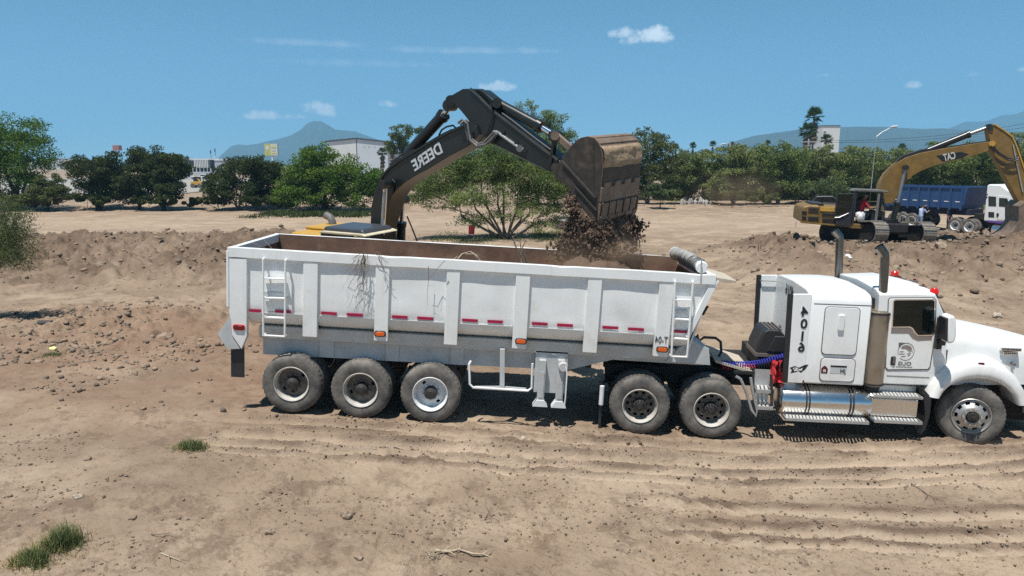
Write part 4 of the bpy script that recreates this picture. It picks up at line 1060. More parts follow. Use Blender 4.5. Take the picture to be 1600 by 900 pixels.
# rear mud flap on its white arm
MB().box(KX(936, 630, .2), KX(939.5, 630, .2), .06, .70, KZ(937, 674, .1), KZ(937, 610, .1)).build('drive_mud_flap', m_black, tractor)
MB().cyl(K.p(941, 603, .04), K.p(939, 632, .04), .04).build('flap_weight', m_rimwhite, tractor)
MB().bar(K.p(938, 600, .1), K.p(950, 592, .8), .05).build('flap_arm', m_black, tractor)
# auxiliary unit between the fairings
yA = .62
ap = K.poly([(1181, 556), (1184, 540), (1194, 519), (1200, 515.5), (1219, 516), (1227, 524), (1227, 556)], yA)
au = MB().prism(ap, yA, 1.30).build('auxiliary_unit', m_black, tractor, bevel=.03)
(xa, za), (xc, zc) = K.xz(1199, 549, yA), K.xz(1226, 525, yA)
MB().prism([(xa-.02, za), (xc, za), (xc, zc), (xa+.10, zc)], yA-.04, yA+.01).build('unit_cover', m_black, au, bevel=.02)
MB().box(KX(1181, 552, yA)-.01, KX(1227, 552, yA), yA-.02, 1.32, KZ(1200, 556, yA)-.02, KZ(1200, 552, yA)).build('unit_rim', m_inkgrey, au, bevel=.006)
for k in range(4):
    q = K.p(1203+k*6, 516.5, yA); MB().box(q.x-.012, q.x+.012, yA+.03, 1.27, q.z-.02, q.z+.018).build('cooling_rib', m_inkgrey, au)
MB().tube([K.p(1199, 520, 1.0), K.p(1199, 511, 1.0)], .03, 10).build('unit_cap', m_steel, au)
MB().box(KX(1184, 575, .6), KX(1226, 575, .6), .62, 1.9, zr_b+.06, KZ(1200, 557, yA)-.03).build('unit_stand', m_blackmat, tractor)
# coiled air lines
for k, (mm, dy, dz) in enumerate(((m_coilblue, .55, .0), (m_coilred, .72, -.06))):
    a, b = K.p(1128, 567, dy), K.p(1228, 555, dy); pts = []
    nt = 26
    for i in range(nt*8+1):
        f = i/(nt*8); q = a.lerp(b, f); ph = i*2*math.pi/8
        pts.append((q.x, q.y+.045*math.cos(ph), q.z+dz-.16*math.sin(math.pi*f)*.5+.045*math.sin(ph)))
    MB().tube(pts, .011, 5).build('air_line', mm, tractor)
# mirror
mr = MB(); mr.bar(K.p(1467, 512, .16), K.p(1474, 512, .02), .06); mr.bar(K.p(1468, 530, .2), K.p(1474, 537, .05), .07); 
mir = mr.build('mirror_bracket', m_black, tractor)
mp = K.poly([(1474.5, 491), (1484, 489.5), (1488, 497), (1488.5, 520), (1485, 533), (1475, 535), (1472.5, 530), (1473, 497)], -.05)
MB().prism(mp, -.20, .05).build('mirror', m_whiteclean, tractor, bevel=.05, seg=3)
MB().prism([(mp[7][0]-.025, mp[7][1]+.02), (mp[7][0]+.02, mp[7][1]+.03), (mp[6][0]+.02, mp[6][1]-.01), (mp[6][0]-.02, mp[6][1]+.0)], -.19, .04).build('mirror_back', m_black, mir, bevel=.01)
MB().box(KX(1460.5, 528, .2), KX(1471, 528, .2), .14, .22, KZ(1466, 545, .2), KZ(1466, 495, .2)).build('mirror_arm', m_black, mir, bevel=.02)
# roof lamps and beacon
for k in range(5):
    k_ = 1.15 if k == 0 else .42
    f = k/4; y = YC+.10+f*(2.5-2*YC-.2); fr = .12-abs(f-.5)*.22
    x = c2[0]-.02+fr+(.03 if k == 0 else 0); z = c2[1]+.02+.05*(1-abs(f-.5)*2)-(.03 if k == 0 else 0)
    ml = MB().box(x-.06, x+.04, y-.055, y+.055, z-.02, z+.015).build('roof_lamp', m_inkgrey, tractor, bevel=.005)
    MB().lathe([(0, .085*k_), (.03*k_, .08*k_), (.055*k_, .05*k_), (.06*k_, .0)], 14, 'Z', (x, y, z+.012)).build('lens', m_redlens if k == 0 else m_darkred, ml)
vis = MB()
rings = [[(c2[0]+.12*(1-abs(f-.5)*2)+dx, YC+.02+f*(2.5-2*YC-.04), c2[1]+.045*(1-abs(f-.5)*2)+dz) for dx, dz in ((-.02, .0), (.10, -.06), (.10, -.075), (-.02, -.02))] for f in (0, .25, .5, .75, 1)]
vis.loft(rings).build('sun_visor', m_black, tractor)
q = K.p(1398, 428, 1.9); bs = MB().cyl((q.x, q.y, q.z-.10), (q.x, q.y, q.z-.03), .09, n=16).build('beacon_base', m_black, tractor)
MB().lathe([(0, .09), (.045, .085), (.062, .065), (.066, 0)], 18, 'Z', (q.x, q.y, q.z-.03)).build('beacon', m_redlens, bs)
# wheels
kd = WheelKit(tractor, 'drive', m_rim, m_rimdark, m_hub)
for (px, py), sp in zip(((1000, 635), (1112, 641)), (10, 33)):
    x, z = K.xz(px, py); kd.put(x, 0, z, spin=sp); kd.put(x, .645, z, True, sp+40); kd.put(x, 2.5-.645, z, False, sp); kd.put(x, 2.5, z, True, sp)
ks = WheelKit(tractor, 'steer', m_rimalu, m_rimalu, m_blackmat)
ks.put(wx, .10, wz, spin=8, steer=14); ks.put(wx, 2.40, wz, True, 30, steer=14)
# red cloth tied to the lines
rc = MB(); qa_, qb_2 = K.p(1204, 563, .40), K.p(1222, 600, .40); ids = {}
for i in range(19):
    for j in range(25):
        u, v_ = i/18, j/24; x = qa_.x+(qb_2.x-qa_.x)*(.1+.8*u*(1-.25*math.sin(v_*5))); z = qa_.z+(qb_2.z-qa_.z)*v_*(1-.2*abs(u-.4))
        y = .40+.06*math.sin(u*9+v_*3)+.05*mnoise.noise(Vector((u*4, v_*5, 1)))+.03*mnoise.noise(Vector((u*11, v_*12, 2)))
        ids[i, j] = len(rc.v); rc.v.append((x, y, z))
for i in range(18):
    for j in range(24): rc.f.append((ids[i, j], ids[i+1, j], ids[i+1, j+1], ids[i, j+1])); rc.sm.append(True)
cloth = tag(rc.build('red_cloth', M_('red_cloth', (.50, .03, .035), .85, var=.4, scale=14), None, smooth_angle=60), 'crumpled red cloth tied behind the white sleeper below the coiled lines', 'cloth')
cloth.matrix_world = K.M
# ------------------------------------------------------------------ black-boomed excavator behind the trailer
D = Frame((-3.12, 17.95, 0.0), 38, 0, 4)
deere = thing('excavator', 'excavator with long black boom and yellow hood tipping a bucket of soil into the trailer', 'excavator', D.M)
def face(F, pts, y0, y1): return MB().prism(F.poly(pts, y0), y0, y1)
boom_px = [(578.7,350),(580,322),(584,304),(591,288),(598,273),(607,262.5),(622,251),(660,228),(703,204),(727,194.5),(744,197),(748,210),(734,227),(700,245),(669,264),(650,274),(634,284),(621,295),(612,306),(606.7,317),(600,338),(596,352),(592,372),(590,400),(574,400),(577,370)]
boom = face(D, boom_px, -.27, .27).build('boom', m_deere, deere, bevel=.012, smooth_angle=25)
# stiffening edge along the back of the boom, side plate, pin bosses
bt = MB()
for a, b in zip(boom_px[3:9], boom_px[4:10]):
    bt.bar(D.p(a[0], a[1]+1.2, -.285), D.p(b[0], b[1]+1.2, -.285), .03, .05)
bt.build('boom_flange', m_deere, boom)
face(D, [(602,283),(612,279),(617,285),(614,300),(608,310),(603,306)], -.30, -.26).build('pin_plate', m_deere, boom, bevel=.01)
MB().cyl(D.p(602.5, 288, -.36), D.p(602.5, 288, -.24), .085, n=20).build('pin_boss', m_deere, boom)
MB().cyl(D.p(737, 198, -.30), D.p(737, 198, .30), .12, n=20).build('pivot_pin', m_deere, boom)
q = D.p(666.5, 245, -.278); q2 = D.p(690.5, 236.5, -.278)
ang = math.degrees(math.atan2(D.p(690, 232, -.278).z-D.p(646, 262, -.278).z, D.p(690, 232, -.278).x-D.p(646, 262, -.278).x))
wd = (D.p(691, 232, -.278)-D.p(645, 262, -.278)).length
text_obj('lettering', 'DEERE', .34, M_('pale_lettering', (.62, .64, .64), .5), boom, D.p(667, 246, -.279), True, .025, width=wd*.97, rot=-ang)
MB().tube([D.p(686, 211, -.05), D.p(690, 203, -.1), D.p(698, 198, -.1), D.p(708, 196, -.1), D.p(712, 200, -.1)], .02, 7).build('grab_rail', m_deere, boom)
for k, (pp_, yy) in enumerate((([(610,260),(640,243),(690,214),(706,206)], -.12), ([(609,258),(640,241),(690,212),(706,204)], .0), ([(613,254),(628,243),(640,237)], .1))):
    MB().tube([D.p(a, b-1.2, yy) for a, b in pp_], .022, 6).build('hydraulic_line', m_hose, boom)
# stick cylinder
def ram(root, F, a, m, b, y, r1, r2, nm='hydraulic_cylinder', mat1=None, mat2=None):
    c = MB().tube([F.p(*a, y), F.p(*m, y)], r1, 16).build(nm, mat1 or m_deere, root)
    A_, B_ = F.p(*m, y), F.p(*b, y); dd = (B_-A_).normalized()
    MB().tube([A_-dd*.06, A_+dd*.05], r1*1.18, 16).build('gland', mat1 or m_deere, c)
    MB().tube([A_, B_], r2, 12).build('rod', mat2 or m_chrome, c)
    e = MB(); e.cyl(B_-Vector((0, .12, 0)), B_+Vector((0, .12, 0)), r1*.95, n=14); e.build('rod_eye', m_deere, c)
    return c
ram(deere, D, (638,240), (692,181), (703.5,165), 0, .125, .065)
face(D, [(626,250),(634,237),(646,233),(650,240),(640,248)], -.16, .16).build('cylinder_bracket', m_deere, boom, bevel=.01)
# stick
stick_px = [(702.5,156),(705,149),(722.5,139),(735,138.5),(749,151),(771,173),(800,195),(840,226),(872,249.5),(880,255),(872,270),(860,268),(853,265.5),(822,250),(768,223),(748,206),(736,193),(719,172)]
stick = face(D, stick_px, -.21, .21).build('stick', m_deere, deere, bevel=.012, smooth_angle=25)
sf = MB()
for a, b in zip(stick_px[3:8], stick_px[4:9]): sf.bar(D.p(a[0], a[1], -.225), D.p(b[0], b[1], -.225), .025, .05)
for a, b in zip(stick_px[12:14], stick_px[13:15]): sf.bar(D.p(a[0], a[1], -.222), D.p(b[0], b[1], -.222), .02, .03)
sf.build('stick_flange', m_stack, stick)
MB().cyl(D.p(704, 157, -.24), D.p(704, 157, .24), .11, n=18).build('tail_boss', m_deere, stick)
MB().cyl(D.p(868, 262, -.27), D.p(868, 262, .27), .09, n=18).build('pin_boss', m_steeldark, stick)
face(D, [(740,140),(752,141),(776,160),(768,170)], -.15, .15).build('cylinder_bracket', m_deere, stick, bevel=.01)
MB().cyl(D.p(776, 161, -.2), D.p(776, 161, .2), .10, n=18).build('pin_boss', m_deere, stick)
ram(deere, D, (778,162), (843,197), (868,212), 0, .105, .06)
# hoses looping over the elbow, tubes along the stick
for k, (dx, dy, yy) in enumerate(((0, 0, -.30), (3.5, 2.5, -.34), (7, 1, -.26))):
    MB().tube([D.p(a+dx, b+dy, yy) for a, b in ((716,192),(722,187),(727,191),(729,205),(732,217),(742,226),(756,223),(768,211),(772,206))], .026, 8).build('loop_hose', m_hosegrey, stick)
MB().tube([D.p(a, b, -.26) for a, b in ((767,161),(769,175),(767,190),(762,205),(748,222))], .016, 6).build('loop_hose', m_hose, stick)
MB().tube([D.p(a, b, -.245) for a, b in ((771,206),(776,206),(811,231),(818,233))], .028, 8).build('steel_tube', m_steel, stick)
MB().cyl(D.p(812, 232, -.30), D.p(812, 232, -.2), .07, n=14).build('tube_clamp', m_hosegrey, stick)
for yy in (-.10, .0, .10): MB().tube([D.p(a, b-2, yy) for a, b in ((752,152),(775,172),(800,190),(840,221),(866,240))], .020, 6).build('hydraulic_line', m_hose, stick)
for (a, b) in ((786,196),(806,214),(820,226)): MB().cyl(D.p(a, b+10, -.25), D.p(a, b+10, -.2), .035, n=10).build('bolt_boss', m_deere, stick)
# bucket linkage
MB().bar(D.p(868,212,-.19), D.p(861,258,-.19), .07, .10).build('link_bar', m_deere, deere, bevel=.01)
MB().bar(D.p(868,212,.19), D.p(861,258,.19), .07, .10).build('link_bar', m_deere, deere, bevel=.01)
for yy in (-.20, .20): MB().bar(D.p(868,211,yy), D.p(897,236,yy), .08, .13).build('link_arm', m_steelworn, deere, bevel=.015)
for px, py in ((867,212), (896,236)): MB().cyl(D.p(px, py, -.30), D.p(px, py, .30), .085, n=16).build('link_pin', m_steelworn, deere)
# bucket
BW = .70
side_px = [(879,250),(885,238),(893,227),(900,220),(907,215.5),(917.5,213),(928,215),(936,224),(940.5,238),(941.5,256),(940.5,274),(938,292),(936,310),(934,328),(931,346),(922,343),(905,327),(890.5,310),(892,298),(884,290),(872,272)]
bp_ = D.poly(side_px, -BW)
bucket = MB().prism(bp_, -BW, -BW+.05).build('bucket', m_steeldark, deere, bevel=.006, smooth_angle=25)
MB().prism(bp_, BW-.05, BW).build('bucket_side', m_steeldark, bucket, bevel=.006)
shell_px = side_px[3:15]
outer_ = D.poly(shell_px, -BW)
cen = Vector((sum(p[0] for p in bp_)/len(bp_), sum(p[1] for p in bp_)/len(bp_)))
def offs(pts, d):
    out = []
    for i, p in enumerate(pts):
        a = Vector(pts[max(0, i-1)]); b = Vector(pts[min(len(pts)-1, i+1)]); t = (b-a).normalized(); nrm = Vector((t.y, -t.x))
        if nrm.dot(Vector(p)-cen) < 0: nrm = -nrm
        out.append((p[0]+nrm.x*d, p[1]+nrm.y*d))
    return out
def shell(i0, i1, d0, d1, y0, y1, name, mat, par=bucket, bev=.008, wob=0):
    a = offs(outer_, d0); b = offs(outer_, d1)
    ring = [a[i] for i in range(i0, i1+1)]+[b[i] for i in range(i1, i0-1, -1)]
    return MB().prism(ring, y0, y1).build(name, mat, par, bevel=bev)
shell(0, 11, -.04, .004, -BW+.002, BW-.002, 'shell', m_steelworn)
for k in (0, 1): shell(3+k*0, 3, 0, 0, 0, 0, 'x', m_steelworn) if False else None
def band(f0, f1, d0, d1, y0, y1, name, mat, bev=.008):
    """a plate lying on the shell between two stations measured along the profile"""
    base = [Vector(p) for p in outer_]; L = [0]
    for a, b in zip(base, base[1:]): L.append(L[-1]+(b-a).length)
    def at(f, d):
        s = f*L[-1]
        o = [Vector(p) for p in offs(outer_, d)]
        for i in range(len(L)-1):
            if s <= L[i+1]+1e-9: return tuple(o[i].lerp(o[i+1], (s-L[i])/(L[i+1]-L[i])))
        return tuple(o[-1])
    n = 5; fs = [f0+(f1-f0)*k/n for k in range(n+1)]
    ring = [at(f, d0) for f in fs]+[at(f, d1) for f in reversed(fs)]
    return MB().prism(ring, y0, y1).build(name, mat, bucket, bevel=bev)
band(.19, .215, .0, .016, -BW+.02, BW-.02, 'wear_strip', m_steelworn)
band(.265, .285, .0, .016, -BW+.02, BW-.02, 'wear_strip', m_steelworn)
band(.51, .67, .0, .022, -BW+.03, BW-.01, 'wear_plate', m_steeldark)
band(.68, .815, .0, .04, -BW+.01, BW-.01, 'wear_plate', m_steelworn)
for k in range(4): band(.635, .685, .0, .05, -BW+.08+k*.36, -BW+.30+k*.36, 'plate_tab', m_steelworn, .02)
band(.83, 1.0, .0, .05, -BW+.0, BW-.0, 'lip_plate', m_steelworn)
for k in range(6): band(.82, .965, .045, .075, -BW+.03+k*.262, -BW+.07+k*.262, 'plate_rib', m_steelworn, .015)
# teeth
tipd = (Vector(outer_[-1])-Vector(outer_[-2])).normalized()
for k in range(5):
    y = -BW+.09+k*(2*BW-.18)/4
    b0 = Vector(outer_[-1])-tipd*.10; b1 = Vector(outer_[-1])+tipd*.24; nn = Vector((tipd.y, -tipd.x))
    if nn.dot(Vector(outer_[-1])-cen) < 0: nn = -nn
    pts = [tuple(b0+nn*.08), tuple(b1+nn*.012), tuple(b1-nn*.012), tuple(b0-nn*.08)]
    r0 = [(pts[0][0], y-.075, pts[0][1]), (pts[0][0], y+.075, pts[0][1]), (pts[3][0], y+.075, pts[3][1]), (pts[3][0], y-.075, pts[3][1])]
    r1 = [(pts[1][0], y-.05, pts[1][1]), (pts[1][0], y+.05, pts[1][1]), (pts[2][0], y+.05, pts[2][1]), (pts[2][0], y-.05, pts[2][1])]
    MB().loft([r0, r1], smooth=False).build('tooth', m_steelworn, bucket, bevel=.012)
# side cutter bars
e1 = MB(); e1.bar(D.p(879,252,-BW-.02), D.p(931,309,-BW-.02), .05, .03, up=(0,1,0)); e1.build('edge_bar', m_stack, bucket, bevel=.004)
face(D, [(891,309),(897.5,289),(933,328),(930.5,347),(921,343.5)], -BW-.03, -BW).build('side_cutter', m_steeldark, bucket, bevel=.008)
e2 = MB(); e2.bar(D.p(898,290,-BW-.045), D.p(932,329,-BW-.045), .035, .03, up=(0,1,0)); e2.build('edge_bar', m_stack, bucket, bevel=.004)
MB().prism(D.poly([(926,214.5),(928.5,215),(928,305),(925,302)], -BW), -BW-.012, -BW).build('side_rib', m_steeldark, bucket, bevel=.004)
for yy in (-.30, .24):
    MB().prism(D.poly([(866,262),(872,255),(882,246),(895,233),(902,232),(900,262),(886,288),(872,284),(865,272)], yy), yy, yy+.06).build('bucket_ear', m_steeldark, bucket, bevel=.01)
# mud caked on the shell
def mudcake():
    mb = MB(); rng = random.Random(4)
    a = offs(outer_, .012); base = [Vector(p) for p in outer_]; L = [0]
    for p, q in zip(base, base[1:]): L.append(L[-1]+(q-p).length)
    ny, nf = 40, 26; vs = {}
    for i in range(nf+1):
        f = .30+.24*i/nf
        for j in range(ny+1):
            y = -BW+2*BW*j/ny
            s = f*L[-1]
            for k in range(len(L)-1):
                if s <= L[k+1]+1e-9: break
            t = (s-L[k])/(L[k+1]-L[k]); P = base[k].lerp(base[k+1], t); tt = (base[k+1]-base[k]).normalized(); nn = Vector((tt.y, -tt.x))
            if nn.dot(P-cen) < 0: nn = -nn
            edge = min(1, (i/nf)*6)*min(1, max(0, (1-i/nf+.35*mnoise.noise(Vector((y*3, 1, 2)))-.12*abs(math.sin(y*2.3))))*4)
            h = edge*(.035+.03*mnoise.noise(Vector((y*4, f*9, 3)))+.012*mnoise.noise(Vector((y*14, f*30, 5))))
            if edge <= .02: h = -.02
            vs[i, j] = len(mb.v); mb.v.append((P.x+nn.x*h, y, P.y+nn.y*h))
    for i in range(nf):
        for j in range(ny): mb.f.append((vs[i, j], vs[i, j+1], vs[i+1, j+1], vs[i+1, j])); mb.sm.append(True)
    return mb.build('caked_mud', m_mudcake, bucket, smooth_angle=180)
mudcake()
# house: engine hood, cab, counterweight
MB().box(-2.9, -.7, -.50, 1.30, 1.25, 2.66).build('engine_hood', m_yellow, deere, bevel=.06)
MB().box(-2.8, -.8, -.55, -.49, 1.3, 2.52).build('hood_panel', m_black, deere, bevel=.01)
MB().loft([[(-3.1, y, 1.0), (-3.1, y, 2.35), (-2.75, y, 2.5), (-2.75, y, 1.0)] if abs(y) < 1.2 else [(-2.9, y, 1.0), (-2.9, y, 2.25), (-2.6, y, 2.4), (-2.6, y, 1.0)] for y in (-1.45, -1.0, 0, 1.0, 1.45)], smooth=False).build('counterweight', m_black, deere, bevel=.05)
MB().box(-2.75, 1.0, -1.42, 1.42, .95, 1.25).build('house_deck', m_yellow, deere, bevel=.02)
MB().box(-.6, .9, .55, 1.40, 1.26, 2.0).build('tool_box', m_yellow, deere, bevel=.03)
MB().lathe([(1.0, .80), (1.0, .96)], 30, 'Z').build('swing_ring', m_blackmat, deere)
cabo = MB()
cx0, cx1, cy0, cy1, cz0, cz1_ = -.42, 1.15, -1.42, -.50, 1.25, 2.90
for (x, y) in ((cx0+.04, cy0+.04), (cx1-.04, cy0+.04), (cx0+.04, cy1-.04), (cx1-.04, cy1-.04)): cabo.box(x-.04, x+.04, y-.04, y+.04, cz0, cz1_)
cabo.box(cx0, cx1, cy0, cy1, cz0-.0, cz0+.55)
cab_ = cabo.build('cab', m_black, deere, bevel=.015)
rf = [(cx0-.02, cz1_+.005), (cx1+.02, cz1_+.005), (cx1+.0, cz1_+.04), (cx1-.12, cz1_+.065), (cx0+.1, cz1_+.065), (cx0, cz1_+.04)]
MB().prism(rf, cy0-.03, cy1+.03).build('cab_roof', M_('cream_roof_edge', (.60, .54, .38), .5, dust=DUST, dust_amt=.1), cab_, bevel=.03)
MB().prism([(cx0+.03, cz1_+.04), (cx1-.06, cz1_+.04), (cx1-.16, cz1_+.15), (cx0+.12, cz1_+.16)], cy0+.03, cy1-.02).build('roof_hatch', M_('dark_grey_hatch', (.05, .055, .065), .35), cab_, bevel=.05)
for nm, a in (('side_window', (cx0+.08, cx1-.08, cy0+.01, cy0+.02, cz0+.56, cz1_-.02)), ('front_window', (cx1-.02, cx1-.01, cy0+.08, cy1-.08, cz0+.56, cz1_-.02)), ('rear_window', (cx0+.01, cx0+.02, cy0+.08, cy1-.08, cz0+.56, cz1_-.02))):
    MB().box(*a).build(nm, m_glass, cab_)
ep = D.p(520.5, 356, .6)
MB().tube([ep+Vector((0, 0, -.3)), ep, ep+Vector((0, 0, .16)), ep+Vector((-.08, 0, .28)), ep+Vector((-.24, 0, .33))], [.10, .10, .10, .10, .105], 14).build('exhaust_pipe', m_hosegrey, deere)
MB().tube([D.p(480, 376, .3), D.p(480.5, 358, .3), D.p(482, 356, .3), D.p(489, 356, .3), D.p(491, 362, .3)], .022, 7).build('handrail', m_black, deere)
MB().box(-2.95, -.9, .0, .9, 2.67, 2.74).build('hood_lid', m_yellow, deere, bevel=.03)
# boom lift cylinders, standing beside the boom foot
for (yy, a, m, b) in ((-.46, (595, 420), (597, 372), (602.5, 288)), (.46, (625.5, 425), (627, 350), (630, 312))):
    ram(deere, D, a, m, b, yy, .11, .055)
MB().tube([D.p(599.5, 300, -.52), D.p(597.5, 362, -.52)], .02, 7).build('lube_line', m_steel, deere)
MB().tube([D.p(636, 338, .6), D.p(642, 352, .6), D.p(652, 377, .6)], .018, 6).build('access_rail', m_black, deere)
# undercarriage with two tracks
def track(root, L, wd_, h, yc, mshoe, name='track', n_shoe=44, Mx=None, msp=None):
    r = h/2; straight = L-h; per = 2*straight+2*math.pi*r
    def at(s):
        s %= per
        if s < straight: return (-straight/2+s, h, 0)
        s -= straight
        if s < math.pi*r: a = s/r; return (straight/2+r*math.sin(a), r+r*math.cos(a), a)
        s -= math.pi*r
        if s < straight: return (straight/2-s, 0, math.pi)
        s -= straight; a = s/r; return (-straight/2-r*math.sin(a), r-r*math.cos(a), math.pi+a)
    fr = MB(); fr.prism([(-straight/2, .12), (straight/2, .12), (straight/2+r*.5, r), (straight/2, h-.14), (-straight/2, h-.14), (-straight/2-r*.5, r)], yc-wd_*.32, yc+wd_*.32)
    f = fr.build(name, m_blackmat, root, bevel=.02)
    for k in range(n_shoe):
        x, z, a = at(per*k/n_shoe); ln = per/n_shoe*.47
        mb = MB(); c, s_ = math.cos(a), math.sin(a)
        mb.obox((x-s_*.02, yc, z-c*.02), (c*ln, 0, -s_*ln), (0, wd_/2, 0), (s_*.014, 0, c*.014))
        mb.obox((x+s_*.012, yc, z+c*.012), (c*.012, 0, -s_*.012), (0, wd_/2, 0), (s_*.022, 0, c*.022))
        mb.build('track_shoe', mshoe, f)
    for x in (-straight/2, straight/2):
        MB().lathe([(0, -.05), (r*.35, -.05), (r*.75, .02), (r*.8, .1), (r*.8, wd_*.5), (0, wd_*.5)], 22, c=(x, yc-wd_*.25, r)).build('idler', msp or m_blackmat, f)
    if Mx is not None: f.matrix_basis = Mx
    return f
for yc in (-1.25, 1.25): track(deere, 4.4, .6, .95, yc, m_blackmat)
MB().box(-1.0, 1.0, -.95, .95, .35, .80).build('car_body', m_blackmat, deere, bevel=.05)

# soil leaving the bucket: a lumpy core and a spray of clods
Bm = Frame(D.M.translation, 38, 0, 4)
def falling_soil():
    rng = random.Random(12); mb = MB()
    # column from the bucket mouth down to the load, in the arm's frame
    top0, top1 = D.p(893, 300, -.62), D.p(928, 345, -.62)
    stations = []
    for f, pa, pb in ((0, (893,303), (930,345)), (.25, (889,330), (934,352)), (.5, (882,355), (940,368)), (.75, (874,378), (946,385)), (1, (868,402), (954,400))):
        a, b = D.p(*pa, -.6), D.p(*pb, -.6); stations.append((f, a, b))
    def col(f):
        for (f0, a0, b0), (f1, a1, b1) in zip(stations, stations[1:]):
            if f <= f1: t = (f-f0)/(f1-f0); return a0.lerp(a1, t), b0.lerp(b1, t)
        return stations[-1][1:]
    rings = []
    for i in range(46):
        f = i/45; a, b = col(f); ring = []
        for k in range(72):
            an = 2*math.pi*k/72; c = (a+b)/2; hx = (b-a).length*(.56-.02*f); 
            w = .92-.02*f
            sx = math.copysign(abs(math.cos(an))**.6, math.cos(an)); sy = math.copysign(abs(math.sin(an))**.6, math.sin(an))
            p = c+(b-a).normalized()*hx*sx*.9+Vector((0, .6+w*.82*sy, 0))
            p += Vector((mnoise.noise(p*3), mnoise.noise(p*3+Vector((9, 0, 0))), mnoise.noise(p*3+Vector((0, 9, 0)))))*.18
            p += Vector((mnoise.noise(p*9), mnoise.noise(p*9+Vector((9, 0, 0))), 0))*.09+Vector((mnoise.noise(p*21), mnoise.noise(p*21+Vector((9, 0, 0))), 0))*.05
            ring.append(p)
        rings.append(ring)
    mb.loft(rings, smooth=False)
    for q_ in range(9500):
        rg = rings[rng.randrange(len(rings))]; p0 = rg[rng.randrange(len(rg))]; cc_ = sum(rg, Vector())/len(rg)
        out_ = (p0-cc_); k_o = abs(rng.gauss(0, .035)) if q_ % 9 else rng.uniform(0, .28)
        p = p0+out_.normalized()*(k_o-.01)+Vector((rng.uniform(-.03, .03), rng.uniform(-.03, .03), rng.uniform(-.05, .05)))
        mb.ico(p, rng.choice((.007, .009, .011, .014, .018, .026))*rng.uniform(.7, 1.4), .38, rng, (1, 1, rng.uniform(.7, 1.8)))
    o = mb.build('falling_soil', m_soil, None, smooth_angle=30); o.matrix_world = D.M; o['kind'] = 'stuff'; return o
falling_soil()
# load lying in the trailer
def soil_load():
    mb = MB(); nx, ny = 120, 34; x0, x1 = xL+.6, xR-.5; idx = {}
    cx = (T.I @ (D.M @ D.p(915, 400, 0))).x
    for i in range(nx+1):
        for j in range(ny+1):
            x = x0+(x1-x0)*i/nx; y = .16+(WID-.32)*j/ny
            h = zr1-.55+.62*math.exp(-((x-cx-.15)/1.0)**2)*math.exp(-((y-1.35)/1.0)**2)-.25*min(1, abs(x-cx)/4)
            h += .09*mnoise.noise(Vector((x*2.2, y*2.2, 1)))+.05*mnoise.noise(Vector((x*6, y*6, 2)))+.025*mnoise.noise(Vector((x*15, y*15, 4)))
            idx[i, j] = len(mb.v); mb.v.append((x, y, h))
    for i in range(nx):
        for j in range(ny): mb.f.append((idx[i, j], idx[i+1, j], idx[i+1, j+1], idx[i, j+1])); mb.sm.append(False)
    o = mb.build('soil_load', m_soil, None, fix=False); o.matrix_world = T.M
    tag(o, 'heap of fresh dark soil lying inside the white dump trailer', 'soil heap')
soil_load()

# ------------------------------------------------------------------ people
def person(name, label, M, joints, radii, edges, zones, mats, cap=None, group=None):
    """one skinned body; zones gives each joint its garment, mats the materials by garment"""
    me = bpy.data.meshes.new('person'); keys = list(joints)
    bm = bmesh.new(); L = bm.verts.layers.skin.verify(); vs = {}
    for k in keys:
        v = bm.verts.new(joints[k]); r = radii[k]; v[L].radius = (r if isinstance(r, tuple) else (r, r)); v[L].use_root = (k == 'pelvis'); vs[k] = v
    for a, b in edges: bm.edges.new((vs[a], vs[b]))
    bm.to_mesh(me); bm.free()
    o = bpy.data.objects.new('tmp', me); COL.objects.link(o)
    o.modifiers.new('skin', 'SKIN').use_smooth_shade = True
    o.modifiers.new('sub', 'SUBSURF').levels = 1
    dg = bpy.context.evaluated_depsgraph_get()
    m2 = bpy.data.meshes.new_from_object(o.evaluated_get(dg)); bpy.data.objects.remove(o)
    m2.materials.clear(); mk = list(mats)
    for k in mk: m2.materials.append(mats[k])
    pts = []
    for a, b in edges:
        for t in (.05, .25, .5, .75, .95):
            q = Vector(joints[a]).lerp(Vector(joints[b]), t); pts.append((q, zones[a] if (t < .5 and zones[a] == zones[b]) else zones[b]))
    for p in m2.polygons:
        c = p.center; best = min(pts, key=lambda q: (q[0]-c).length_squared); p.material_index = mk.index(best[1]); p.use_smooth = True
    o = bpy.data.objects.new(name, m2); COL.objects.link(o); o.matrix_world = M
    tag(o, label, 'person', group)
    return o
def body(standing=True, lean=0.0, arms=((0, 0), (0, 0)), seat=False):
    pass
